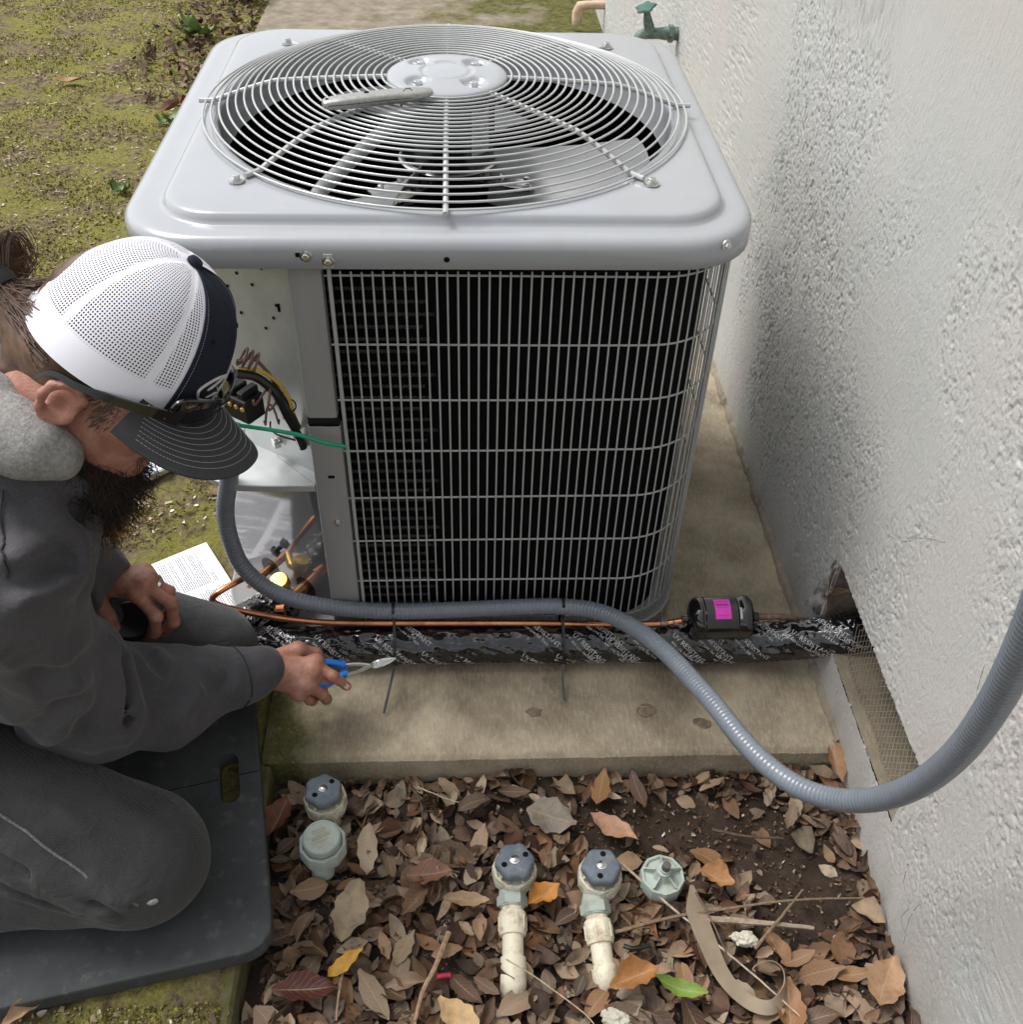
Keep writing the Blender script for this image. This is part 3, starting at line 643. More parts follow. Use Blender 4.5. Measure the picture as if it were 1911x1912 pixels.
loose_leaf('leaf', 'long brown leaf level beside the maroon one in the middle left', (0.0199, -0.5003, -0.0300), 0.075, 0.026, -0.05, (0.33, 0.22, 0.13), 17, 0.40, 0.20)
loose_leaf('leaf', 'small dry leaf alone on the moss behind the booklet', (-0.6776, 0.3886, 0.0120), 0.045, 0.022, 0.25, (0.42, 0.3, 0.19), 18, 0.50, 0.30)
loose_leaf('leaf', 'dry curled leaf on the moss at the lower left edge under the pad', (-0.5911, -0.6658, 0.0120), 0.075, 0.026, 0.75, (0.4, 0.27, 0.17), 19, 0.80, 0.30)
loose_leaf('leaf', 'reddish leaf on the lawn at the upper left', (-1.5394, 2.9384, 0.0150), 0.110, 0.045, -0.05, (0.28, 0.15, 0.05), 20, 0.50, 0.30)
loose_leaf('leaf', 'dark curled leaf on the moss beside the left edge of the top cover', (-1.0902, 2.6510, 0.0150), 0.100, 0.050, 0.60, (0.16, 0.075, 0.05), 21, 0.70, 0.40)


# ------------------------------------------------------------------ materials of the unit
M_PAINT = NT('grey_enamel'); n_ = M_PAINT.noise(7, 6, .65); d_n = M_PAINT.g(M_PAINT.noise((30, 30, 30), 6, .72), .52, .72)
M_PAINT.set(color=M_PAINT.mix(M_PAINT.math('MULTIPLY', d_n, .16), M_PAINT.mix(n_, srgb(152, 155, 160), srgb(161, 164, 168)), srgb(150, 142, 128)), rough=M_PAINT.math('MULTIPLY_ADD', n_, .14, .13), spec=.5, Coat_Weight=.4, Coat_Roughness=.06); M_PAINT.bump(M_PAINT.noise(3.5, 2), .05, .01); M_PAINT = M_PAINT.m
M_POST = simple('grey_post_paint', srgb(150, 150, 150)[:3], .34, .0, .03, 8, .03, 700, .0004, .5, .2, .04)
M_WIRE = simple('coated_wire', srgb(178, 180, 179)[:3], .30, .1, .04, 30, 0, 1, 1, .5, .2, .05)
M_STEEL = simple('zinc_steel', (.62, .62, .60), .24, 1.0, .12, 60, .1, 500, .0004)
t_ = NT('galvanised_sheet'); n_ = t_.noise(14, 5, .6); t_.set(color=t_.ramp(n_, [(.3, (.51, .53, .53)), (.7, (.65, .67, .67))]), metal=.5, rough=t_.math('MULTIPLY_ADD', t_.noise(55, 4), .16, .30)); t_.bump(t_.noise((6, 6, 160), 3), .05, .001); M_GALV = t_.m
M_GLOSSP = simple('grey_gloss_panel', srgb(150, 150, 152)[:3], .09, .55, .03, 10, .02, 600, .0003, .8, .6, .02)
M_BLACK = simple('matt_black_fin', (.006, .006, .007), .8, 0, .3, 60, spec=.1)
M_BLKP = simple('black_plastic', (.012, .012, .013), .35, 0, .2, 60)
M_MOTOR = simple('black_motor_paint', (.01, .01, .011), .22, 0, .2, 20, coat=.4)
M_BLADE = simple('grey_blade', (.30, .305, .31), .42, .25, .08, 12)
t_ = NT('copper_tube'); n_ = t_.noise(26, 5, .6); n2 = t_.noise((9, 60, 60), 4)
cc = t_.mix(t_.g(n_, .42, .66), (.70, .29, .145), (.38, .17, .10)); cc = t_.mix(t_.math('MULTIPLY', t_.g(n2, .58, .7), .7), cc, (.52, .42, .2))
t_.set(color=cc, metal=1.0, rough=t_.math('MULTIPLY_ADD', n_, .3, .16)); M_COPPER = t_.m
M_SOLDER = simple('heat_marked_copper', (.30, .22, .19), .45, .9, .5, 120)
M_BRASS = simple('yellow_brass', (.72, .50, .14), .38, .6, .3, 60)
M_CONDUIT = simple('grey_conduit_vinyl', srgb(112, 119, 128)[:3], .30, 0, .06, 40, .12, 500, .0005, .5, .15, .06)

UC = np.array((0.0, .45)); H_ = .45
def rsq(half, r, z, n=10, c=UC):
    o = []
    for k, (sx, sy) in enumerate(((1, 1), (-1, 1), (-1, -1), (1, -1))):
        a = np.linspace(0, PI / 2, n) + k * PI / 2
        for t in a: o.append((c[0] + sx * (half - r) + r * math.cos(t), c[1] + sy * (half - r) + r * math.sin(t), z))
        nx = ((-1, 1), (-1, -1), (1, -1), (1, 1))[k]
        p = np.array(o[-1]); q = np.array((c[0] + nx[0] * (half - r) + r * math.cos((k + 1) * PI / 2), c[1] + nx[1] * (half - r) + r * math.sin((k + 1) * PI / 2), z))
        for t in np.linspace(0, 1, 9)[1:-1]: o.append(tuple(p + (q - p) * t))
    return np.array(o)
RS = rsq(1, .3, 0); ANG = np.arctan2(RS[:, 1] - .45, RS[:, 0])
def ringc(r, z):
    a = np.arctan2(rsq(.4, .09, 0)[:, 1] - .45, rsq(.4, .09, 0)[:, 0]); return np.stack([UC[0] + r * np.cos(a), UC[1] + r * np.sin(a), 0 * a + z], 1)
unit = thing('condenser_unit', 'grey outdoor air conditioning condenser with round wire fan grille and open service corner', 'air conditioner', (0, .45, 0))
# top cover
def lz(r): r = r.copy(); r[:, 0] = np.where(r[:, 0] < 0, r[:, 0] * 1.024, r[:, 0]); return r
mb = MB(); mb.loft([lz(rsq(.440, .116, .80)), lz(rsq(.447, .122, .797)), lz(rsq(.45, .120, .799)), lz(rsq(.45, .120, .826)), lz(rsq(.4475, .1175, .8335)), lz(rsq(.4425, .1125, .8390)), lz(rsq(.435, .108, .8418)), lz(rsq(.424, .10, .8424)), rsq(.412, .09, .8422), rsq(.4075, .0865, .8430), rsq(.4045, .0845, .8485), rsq(.4015, .0825, .8545), rsq(.397, .081, .8570), rsq(.390, .08, .8578), ringc(.3885, .8578), ringc(.3835, .8572), ringc(.379, .8545), ringc(.3765, .849), ringc(.3755, .80), ringc(.372, .79)])
top = part('top_cover', mb, M_PAINT, unit, ang=1.2)
mb = MB()
for xx, zz, yy, hx in ((-.192, .819, -.0005, 1), (-.162, .811, -.0005, 1)):
    mb = MB(); mb.lathe([(0, -.0003), (.0085, 0), (.0085, .0012), (.0066, .002), (0, .002)], 16, (xx, yy, zz), (0, -1, 0)); mb.lathe([(0, .002), (.0052, .002), (.0052, .0052), (.0042, .0062), (0, .0062)], 6, (xx, yy, zz), (0, -1, 0)); part('cover_screw', mb, M_STEEL, unit)
mb = MB(); mb.lathe([(0, 0), (.008, 0), (.008, .0015), (.006, .0022), (0, .0022)], 14, (.393, .018, .829), (.55, -.83, 0)); mb.lathe([(0, .002), (.005, .002), (.005, .006), (0, .006)], 6, (.393, .018, .829), (.55, -.83, 0))
part('cover_screw', mb, M_STEEL, unit)
mb = MB(); mb.lathe([(0, .0004), (.0042, .0004), (.0042, .0008), (0, .0008)], 16, (.001, .0, .814), (0, -1, 0)); part('screw_hole', mb, M_BLACK, unit); mb = MB(); mb.box((-.2005, -.0006, .8205), (.011, .0008, .006)); part('screw_slot', mb, M_BLACK, unit)
# wire fan grille: ribs, rings and hub plate
def gz(r): return .906 - .010 * ((r / .28) ** 2 if r < .28 else 1.0) - (max(0, r - .28) / .115) ** 1.15 * .036
gr = link('fan_grille', None, unit, (0, .45, .86)); 
rr = list(np.linspace(.107, .276, 14)) + list(np.linspace(.289, .400, 9))
for r in rr:
    a = np.arange(112) / 112 * 2 * PI; mb = MB(); mb.tube(np.stack([r * np.cos(a), .45 + r * np.sin(a), 0 * a + gz(r) + .0050], 1), .0018, 7, closed=True); part('grille_ring', mb, M_WIRE, gr)
for k in range(8):
    a = k * PI / 4; dg = k % 2; R1 = .428 if dg else .412; rs = np.r_[np.linspace(.07, .27, 8), np.linspace(.28, .40, 9), R1 - .012 if dg else R1]
    if dg: rs = rs[:-1]; rs = np.r_[rs, .413]
    P = np.array([(r * math.cos(a), .45 + r * math.sin(a), max(gz(r), .8625)) for r in rs]); mb = MB(); mb.tube(spline(P, 4), .0042, 9)
    rb = part('grille_rib', mb, M_WIRE, gr)
    if dg:
        e = np.array((R1 * math.cos(a), .45 + R1 * math.sin(a), .8585)); mb = MB(); mb.lathe([(0, 0), (.0115, 0), (.012, .0012), (.0115, .0035), (0, .0035)], 18, e); mb.lathe([(0, .0035), (.0085, .0035), (.0085, .005), (0, .005)], 16, e); mb.lathe([(0, .005), (.0055, .005), (.0055, .009), (.0045, .010), (0, .010)], 6, e); part('rib_screw', mb, M_STEEL, gr)
mb = MB(); mb.lathe([(.099, .9035), (.100, .906), (.099, .9095), (.094, .9105), (.086, .911), (.082, .9125), (.048, .916), (.043, .9165), (.040, .9145), (.036, .9155), (.02, .9168), (0, .917)], 56, (0, .45, 0)); 
V = mb.v[0]
for a in (.6, 2.17, 3.74, 5.31):   # four pressed wells for the motor bolts
    c = np.array((.066 * math.cos(a), .45 + .066 * math.sin(a))); d = np.linalg.norm(V[:, :2] - c, axis=1)
mb2 = MB(); rad = np.r_[np.linspace(0, .095, 30), .099, .1]; th = np.linspace(0, 2 * PI, 129); Rg, Tg = np.meshgrid(rad, th, indexing='ij'); X_ = Rg * np.cos(Tg); Y_ = Rg * np.sin(Tg); Zh = np.interp(Rg, [0, .034, .038, .042, .046, .08, .088, .095, .099, .1], [.917, .916, .9142, .9142, .9168, .9135, .9125, .911, .909, .903])
for a in (.75, 2.32, 3.89, 5.46):
    d = np.hypot(X_ - .064 * math.cos(a), Y_ - .064 * math.sin(a)); Zh = Zh - .0085 * sst(.024, .012, d)
mb2.grid(np.stack([X_, Y_ + .45, Zh], -1)); hub = part('hub_plate', mb2, M_PAINT, gr, ang=1.4)
mb = MB()
for a in (.75, 2.32, 3.89, 5.46):
    mb = MB(); e = (.064 * math.cos(a), .45 + .064 * math.sin(a), .9055); mb.lathe([(0, 0), (.010, 0), (.010, .0015), (.0072, .0016), (.0072, .0075), (.006, .0085), (0, .0085)], 6, e); part('motor_bolt', mb, M_STEEL, gr)
# motor and blades
mb = MB(); mb.lathe([(0, .905), (.05, .905), (.055, .90), (.056, .895), (.07, .888), (.078, .88), (.08, .86), (.08, .775), (.083, .773), (.083, .768), (.08, .766), (.078, .75), (.05, .735), (.02, .733), (.009, .73), (.009, .70), (0, .70)][::-1], 40, (0, .45, 0)); mot = part('fan_motor', mb, M_MOTOR, unit)
mb = MB(); mb.lathe([(.081, .774), (.087, .771), (.081, .768)], 40, (0, .45, 0)); part('motor_band', mb, M_STEEL, mot)
G = np.array([[(.0806 * math.cos(a), .45 + .0806 * math.sin(a), z) for z in np.linspace(.80, .875, 3)] for a in np.linspace(-1.05, -.55, 9)]); mb = MB(); mb.grid(G); t_ = NT('motor_label'); t_.set(color=t_.mix(t_.g(t_.noise((30, 30, 420), 2), .5, .56), (.42, .42, .5), (.2, .2, .26)), rough=.4); part('motor_label', mb, t_.m, mot)
for k, a0 in enumerate((-.26, 1.83, 3.93)):
    G = np.zeros((16, 14, 3))
    for i_ in range(16):
        for j_ in range(14):
            u = i_ / 15; v = j_ / 13 - .5; r = .075 + u * .275; wd_ = (.42 + .80 * u ** .8); a = a0 + v * wd_ - .12 * u; G[i_, j_] = (r * math.cos(a), .45 + r * math.sin(a), .745 + v * .085 * (1 - .3 * u) + .022 * (1 - (2 * v) ** 2) * u)
    mb = MB(); mb.grid(G, .002); bl = part('fan_blade', mb, M_BLADE, unit)
    G2 = np.array([[(r * math.cos(a), .45 + r * math.sin(a), .745 + .008 * math.sin(q * 3)) for q, a in enumerate(np.linspace(a0 - .42 * (1 - (r - .03) * 3.2), a0 + .42 * (1 - (r - .03) * 3.2), 8))] for r in np.linspace(.03, .16, 8)]); mb = MB(); mb.grid(G2, .003)
    for r, s in ((.10, -.2), (.10, .2), (.145, -.12), (.145, .12)): mb.lathe([(0, .744), (.006, .746), (.005, .754), (0, .756)], 10, (r * math.cos(a0 + s), .45 + r * math.sin(a0 + s), 0.004))
    part('blade_arm', mb, M_STEEL, bl)
mb = MB(); mb.tube(spline([(-.19, .115, .845), (-.175, .155, .852), (-.12, .25, .872), (-.06, .35, .888), (-.03, .41, .892)], 10), .011, 14); part('motor_lead', mb, simple('grey_sleeve', srgb(138, 140, 142)[:3], .5, 0, .1, 50), unit)
# black coil behind the side guard, with tube rows showing at its end
def openpath(z, half, r): 
    q = rsq(half, r, z, 12); return q
def side_path(half, r, n=10):   # from the front post, round the right side, back and left side to the service corner
    P = [(-.205, .45 - half)]; P += [(x, .45 - half) for x in np.linspace(-.19, half - r, 20)]
    P += [(half - r + r * math.sin(t), .45 - half + r - r * math.cos(t)) for t in np.linspace(0, PI / 2, n)[1:]]
    P += [(half, y) for y in np.linspace(.45 - half + r, .45 + half - r, 12)[1:]]
    P += [(half - r + r * math.cos(t), .45 + half - r + r * math.sin(t)) for t in np.linspace(0, PI / 2, n)[1:]]
    P += [(x, .45 + half) for x in np.linspace(half - r, -half + r, 12)[1:]]
    P += [(-half + r - r * math.sin(t), .45 + half - r + r * math.cos(t)) for t in np.linspace(0, PI / 2, n)[1:]]
    P += [(-half, y) for y in np.linspace(.45 + half - r, .30, 10)[1:]]
    return np.array(P)
sp = side_path(.405, .105); mb = MB(); mb.grid(np.stack([np.c_[sp, 0 * sp[:, 0] + z] for z in (.03, .3, .6, .80)], 1)[:, ::-1], -.02)
t_ = NT('coil_fins'); t_.set(color=(.004, .004, .0045, 1), rough=.7, spec=.08); wv = t_.n('ShaderNodeTexWave', wave_type='BANDS', bands_direction='Z'); wv.inputs['Scale'].default_value = 160; t_.l(t_.co('Object'), wv.inputs[0]); t_.bump(wv.outputs[1], .5, .002)
coil = part('condenser_coil', mb, t_.m, unit)
mb = MB()
for k in range(34):
    z = .055 + k * .0216; x1 = -.02 - .03 * ((k * 7) % 5) / 5; P = [(x, .0405, z + .0006 * math.sin(x * 900)) for x in np.linspace(-.20, x1, 70)]; mb.tube(P, [.0028 + .0009 * math.sin(i * 2.2) for i in range(70)], 5)
o = part('coil_tubes', mb, simple('dull_coil_tube', (.035, .033, .03), .5, .3, .4, 300), coil); o['kind'] = 'stuff'
# wire side guard
guard = link('side_guard', None, unit, (0, .02, .4))
gp = resample(np.c_[side_path(.430, .122, 16), np.zeros(len(side_path(.430, .122, 16)))], .004)
ds = np.r_[0, np.cumsum(np.linalg.norm(np.diff(gp, axis=0), axis=1))]; s0 = .04
def gpt(s, off=0.0):
    x = np.interp(s, ds, gp[:, 0]); y = np.interp(s, ds, gp[:, 1]); e = .003
    tx = np.interp(s + e, ds, gp[:, 0]) - np.interp(s - e, ds, gp[:, 0]); ty = np.interp(s + e, ds, gp[:, 1]) - np.interp(s - e, ds, gp[:, 1]); l = math.hypot(tx, ty) + 1e-9
    return np.array((x + ty / l * off, y - tx / l * off))
mb = MB(); mb.tube([(0, 0, .036), (0, 0, .3), (0, 0, .785)], .00145, 6); wm = mb.mesh('guard_wire', M_WIRE)
nw = int((ds[-1] - s0) / .0151)
for k in range(1, nw):
    q = gpt(s0 + k * .0151, .0016); link('guard_wire', wm, guard, (q[0], q[1], 0.0007 * math.sin(k * 1.7)))
mb = MB(); mb.tube([(-.1652, .0165, .035), (-.1652, .0165, .780), (-.1645, .013, .79), (-.1632, .002, .800)], [.0031, .0031, .003, .0022], 8); mb.bevbox((-.162, -.0012, .812), (.013, .0016, .021), .0006); part('guard_post', mb, M_WIRE, guard)
q = gpt(s0 + .60, .003); q2 = gpt(s0 + .612, .003)
for qq in (gpt(s0 + .645, .004), gpt(s0 + .66, .004)):
    mb = MB(); mb.tube([(qq[0], qq[1], .035), (qq[0], qq[1], .80)], .003, 8); part('guard_post', mb, M_WIRE, guard)
for i_, z in enumerate([.777] + [.6617 - .1011 * j for j in range(7)]):
    sA = s0 - .008; P = [(*gpt(s, -.0012), z + .0008 * math.sin(s * 9 + i_)) for s in np.r_[np.arange(sA, ds[-1], .02)]]; mb = MB(); mb.tube(P, .0017, 6); part('guard_hoop', mb, M_WIRE, guard)
# base pan
mb = MB(); mb.loft([rsq(.436, .13, .010), rsq(.438, .13, .008), rsq(.440, .13, .010), rsq(.440, .13, .030), rsq(.437, .128, .032), rsq(.425, .118, .028)], True, True); part('base_pan', mb, M_POST, unit)
mb = MB()
for a in ((.36, .36), (-.3, .8), (.36, .8), (-.36, .42)): mb = MB(); mb.lathe([(0, 0), (.03, 0), (.03, .0105), (0, .0105)], 16, (*a, 0)); part('base_foot', mb, M_BLKP, unit)
mb = MB(); mb.lathe([(0, 0), (.007, 0), (.007, .0015), (.005, .002), (.005, .005), (0, .006)], 6, (.405, .055, .024), (.6, -.8, 0)); part('pan_screw', mb, M_STEEL, unit)
# posts at the service corner
def strip(mb, x0, x1, y, z0, z1, ret=.03, yb=None, th=.0016):
    b = .006
    prof = [(x0 + .004, y + ret), (x0, y + b), (x0 + b * .3, y + b * .3), (x0 + b, y), (x1 - b, y), (x1 - b * .3, y + b * .3), (x1, y + b), (x1, y + .016)]
    G = np.array([[(px, py, z) for z in (z0, (z0 + z1) / 2, z1)] for px, py in prof]); return mb.grid(G, th)
mb = MB(); strip(mb, -.2245, -.1755, .0195, .528, .797, .05); cp = part('corner_post', mb, M_POST, unit, label='grey upper corner post')
mb = MB(); strip(mb, -.2255, -.172, .0165, .028, .512, .055); lp = part('corner_post', mb, M_POST, unit, label='grey lower corner post with screw')
mb = MB(); mb.box((-.199, .03, .52), (.05, .014, .02)); part('post_gap', mb, M_BLKP, unit)
mb = MB(); e = (-0.1953, 0.0165, 0.3061); mb.lathe([(0, 0), (.0075, 0), (.0075, .0012), (.0055, .0014), (.0055, .005), (.0045, .006), (0, .006)], 6, e, (0, -1, 0)); part('post_screw', mb, M_STEEL, lp)
mb = MB(); e = np.array((-0.1967, 0.0165, 0.4087)); mb.bevbox(e + (0, -.0004, 0), (.011, .0014, .006), .0006); part('post_slot', mb, M_BLACK, lp)
# diagonal inner plate of the service corner, galvanised above the shelf and gloss grey below
PA, PB = np.array((-.2235, .047)), np.array((-.428, .1915)); pdir = (PB - PA) / np.linalg.norm(PB - PA); pn = np.array((-pdir[1], pdir[0])); pn = pn if pn[1] < 0 else -pn
def on_plate(u, z, off=0.): q = PA + pdir * u + pn * off; return np.array((q[0], q[1], z))
PL = np.linalg.norm(PB - PA)
def plate(z0, z1, off=0.0, n=10):
    return np.array([[on_plate(u, z, off + .0012 * math.sin(u * 18) * math.sin(z * 8)) for z in np.linspace(z0, z1, n)] for u in np.linspace(-.004, PL, n)])
mb = MB(); mb.grid(plate(.385, .80)[::-1], .0014); cb = part('control_panel', mb, M_GALV, unit, label='bare galvanised back plate of the control box')
mb = MB()
for u, z in ((.06, .755), (.11, .75), (.115, .73), (.085, .72), (.04, .70), (.14, .70), (.05, .675), (.12, .66), (.07, .65), (.16, .74)): mb = MB(); mb.lathe([(0, .0002), (.0028, .0002), (.0028, .0006), (0, .0006)], 10, on_plate(u, z, .0004), (*pn, 0)); part('panel_hole', mb, M_BLACK, cb)
mb = MB(); mb.bevbox(on_plate(.035, .698, .001), (.004, .001, .014), .0003); part('panel_slot', mb, M_BLACK, cb)
mb = MB(); mb.lathe([(0, 0), (.008, 0), (.008, .0015), (.0055, .002), (.0055, .006), (0, .007)], 6, on_plate(.028, .782), (*pn, 0)); part('panel_screw', mb, M_STEEL, cb)
mb = MB(); mb.grid(plate(.03, .383)[::-1], .0014); gl = part('piping_panel', mb, M_GLOSSP, unit, label='glossy grey piping panel')
# outer left side panel and shelf
SO = [(-.2262, .018), (-.30, .018), (-.345, .0195)] + [(-.345 - .085 * math.sin(t), .1045 - .085 * math.cos(t)) for t in np.linspace(0, PI / 2, 12)[1:]] + [(-.43, .14), (-.43, .19)]
SO = np.array(SO); SO[-1, 1] = .196; SO[-2, 1] = .15; inner = np.array([on_plate(u, 0)[:2] for u in np.linspace(.0, PL - .002, len(SO))])
zsf = .389; mb = MB(); mb.grid(np.stack([np.c_[SO, 0 * SO[:, 0] + zsf], np.c_[(SO + inner) / 2, 0 * SO[:, 0] + zsf], np.c_[inner, 0 * SO[:, 0] + zsf]], 1)[:, ::-1], .0015)
mb.grid(np.stack([np.c_[SO, 0 * SO[:, 0] + zsf - .0008], np.c_[SO * .999, 0 * SO[:, 0] + zsf - .012]], 1)[::-1], .0012); sh = part('control_shelf', mb, M_GALV, unit, label='galvanised floor of the control box')
mb = MB(); mb.tube([(-.2262, .0205, zsf + .0002), (-.262, .058, zsf + .0002), (-.30, .098, zsf + .0002)], .0007, 5); part('shelf_fold', mb, M_POST, sh)
mb = MB(); sl_ = np.array([(-.43, y) for y in np.linspace(.195, .78, 8)] + [(-.43 + .115 * (1 - math.cos(t)), .78 + .1 * math.sin(t)) for t in np.linspace(0, PI / 2, 8)[1:]]); mb.grid(np.stack([np.c_[sl_, 0 * sl_[:, 0] + z] for z in (.03, .4, .797)], 1)[:, ::-1], .0014); part('side_panel', mb, M_PAINT, unit)
# lugs, terminal block, wires
mb = MB()
for dx in (0, .016): 
    R = np.array(rotm(0, 0, .5)); c = np.array((-0.2947, 0.0895, 0.4238)) + R @ np.array((dx, 0, 0)); mb.bevbox(c, (.012, .018, .014), .0015, R); mb.lathe([(0, 0), (.0045, 0), (.0045, .001), (0, .001)], 12, c + R @ np.array((0, -.009, 0)), R @ np.array((0, -1, 0))); mb.lathe([(0, 0), (.004, 0), (.004, .003), (0, .003)], 8, c + np.array((0, 0, .007)))
part('ground_lug', mb, M_STEEL, unit)
mb = MB(); cbk = np.array((-0.3299, 0.0627, 0.5260)); Rb = np.array(rotm(0, 0, math.atan2(pdir[1], pdir[0]))); mb.bevbox(cbk, (.055, .04, .045), .003, Rb); mb.bevbox(cbk + Rb @ np.array((.012, 0, .027)), (.018, .036, .012), .002, Rb); mb.bevbox(cbk + Rb @ np.array((-.014, 0, .028)), (.014, .036, .014), .002, Rb); ct = part('contactor', mb, M_BLKP, unit)
mb = MB()
for k in range(4): mb = MB(); mb.lathe([(0, 0), (.004, 0), (.004, .002), (.003, .003), (0, .003)], 10, cbk + Rb @ np.array((-.02 + .0135 * k, -.021 if Rb[1, 1] > 0 else .021, .008)), Rb @ np.array((0, -1 if Rb[1, 1] > 0 else 1, 0))); part('contactor_screw', mb, M_BRASS, ct)
def wire(pts, r, mat, label=None, n=8): mb = MB(); mb.tube(spline(pts, 10), r, n); return part('wire', mb, mat, unit, label=label)
M_YEL = simple('yellow_wire', (.62, .40, .05), .4); M_BRN = simple('brown_wire', (.16, .085, .07), .45); M_GRN = simple('green_wire', (.0, .30, .15), .35); M_BLKW = M_BLKP
wire([(-0.3226, 0.0408, 0.6066), (-0.2927, 0.0499, 0.5964), (-0.2675, 0.0526, 0.5714), (-0.2543, 0.0515, 0.5412), (-0.2511, 0.0520, 0.5123), (-0.2458, 0.0595, 0.4762)], .0032, M_YEL, 'yellow wire')
wire([(-0.3256, 0.0318, 0.6039), (-0.2980, 0.0470, 0.5854), (-0.2737, 0.0498, 0.5529), (-0.2640, 0.0497, 0.5162), (-0.2494, 0.0498, 0.4726), (-0.2439, 0.0545, 0.4410)], .0075, M_BLKW, 'black bundled wires')
wire([(-0.2801, 0.0548, 0.5729), (-0.2671, 0.0548, 0.5440), (-0.2562, 0.0505, 0.5177), (-0.2476, 0.0534, 0.4842)], .006, M_BLKW, 'black bundled wires')
wire([(-0.3255, 0.0411, 0.6142), (-0.3029, 0.0553, 0.6165), (-0.2832, 0.0604, 0.5863), (-0.2694, 0.0553, 0.5593)], .003, M_BRN, 'brown wire')
def coilwire(c0, c1, r, turns, wr, mat, label):
    c0 = np.array(c0); c1 = np.array(c1); a = c1 - c0; L = np.linalg.norm(a); a /= L; u = np.cross(a, (0, 0, 1.)); u /= np.linalg.norm(u); v = np.cross(a, u); t = np.linspace(0, 1, int(turns * 16)); mb = MB()
    mb.tube(c0 + a * (t * L)[:, None] + r * (np.cos(t * turns * 2 * PI)[:, None] * u + np.sin(t * turns * 2 * PI)[:, None] * v), wr, 6); part('wire', mb, mat, unit, label=label)
coilwire((-0.3188, 0.0508, 0.6253), (-0.2931, 0.0493, 0.6107), .014, 3.2, .0022, M_BRN, 'coiled brown wire')
coilwire((-0.3029, 0.0427, 0.5580), (-0.2679, 0.0399, 0.5424), .017, 1.6, .0022, M_BRN, 'looped brown wire')
coilwire((-0.2991, 0.0442, 0.5151), (-0.2735, 0.0529, 0.5117), .016, 1.3, .0019, M_BRN, 'looped brown wire')
wire([(-0.2882, 0.0449, 0.5017), (-0.2893, 0.0454, 0.4873), (-0.2791, 0.0459, 0.4737), (-0.2467, 0.0494, 0.4574)], .0016, M_BLKW, 'thin black wire')
wire([(-0.3309, -0.0593, 0.5776), (-0.2987, -0.0209, 0.5402), (-0.2737, -0.0088, 0.5255), (-0.2338, -0.0075, 0.5149), (-0.2018, -0.0082, 0.5014), (-0.1631, -0.0031, 0.4874)], .0034, M_GRN, 'green ground wire sticking out across the post')
mb = MB(); R = .009; c = np.array((-0.2549, 0.0511, 0.5289)); a = np.arange(16) / 16 * 2 * PI; mb.tube([tuple(c + np.array((.010 * math.cos(t), .010 * math.sin(t) * .5, .009 * math.sin(t)))) for t in a], .0013, 5, closed=True); part('wire_tie', mb, M_BLKP, unit)
# service valves, brass cap and stubs below the shelf
HA = np.array((-0.3580, 0.1399, 0.0724)); HB = np.array((-0.2846, 0.0880, 0.0725))
def plate_hit(o, d):   # where a line from o along d meets the diagonal plate
    t = ((PA - o[:2]) @ pn) / (d[:2] @ pn); return o + d * t
n3 = np.array((*pn, 0.)); 
mb = MB(); cA = plate_hit(HA, n3); cB = plate_hit(HB, n3)
for c in (cA, cB): mb = MB(); mb.lathe([(0, 0.0004), (.023, .0004), (.023, .0012), (0, .0012)], 24, c, n3); part('grommet', mb, M_BLKP, gl)
vA = cA + n3 * .048; vB = cB + n3 * .045
sv = link('service_valve', None, unit, tuple(vA)); mb = MB(); mb.tube([cA - n3 * .03, cA, vA], .008, 12); part('valve_stub', mb, M_COPPER, sv)
yc = np.array((-0.3315, 0.0815, 0.0993)); mb = MB(); mb.lathe([(0, -.045), (.014, -.045), (.014, -.022), (.0185, -.02), (.0185, -.004), (.0165, 0), (0, .0005)], 24, yc, (-.1, -.25, .96)); part('valve_cap', mb, M_BRASS, sv)
mb = MB(); mb.tube([yc + np.array((0, 0, -.035)), vA * .5 + yc * .5 + np.array((0, .01, -.02)), vA], .009, 12); part('valve_body', mb, M_BRASS, sv)
sv2 = link('service_valve', None, unit, tuple(vB)); mb = MB(); mb.tube([cB - n3 * .03, cB, vB], .0125, 14); mb.tube([vB - n3 * .012, vB + n3 * .01], .0155, 14); part('valve_stub', mb, M_COPPER, sv2)
mb = MB(); mb.bevbox(vB + n3 * .026 + np.array((0, 0, -.004)), (.022, .022, .024), .004); part('valve_body', mb, M_COPPER, sv2)
kn = np.array((-0.3322, 0.1119, 0.1478)); mb = MB(); mb.lathe([(0, -.012), (.004, -.012), (.004, 0), (.0095, .0), (.0095, .008), (0, .009)], 12, kn, n3, poly=lambda t: 1 + .16 * math.cos(6 * t)); mb.tube([kn - n3 * .03, kn], .004, 8); part('service_port', mb, M_BLKP, unit)

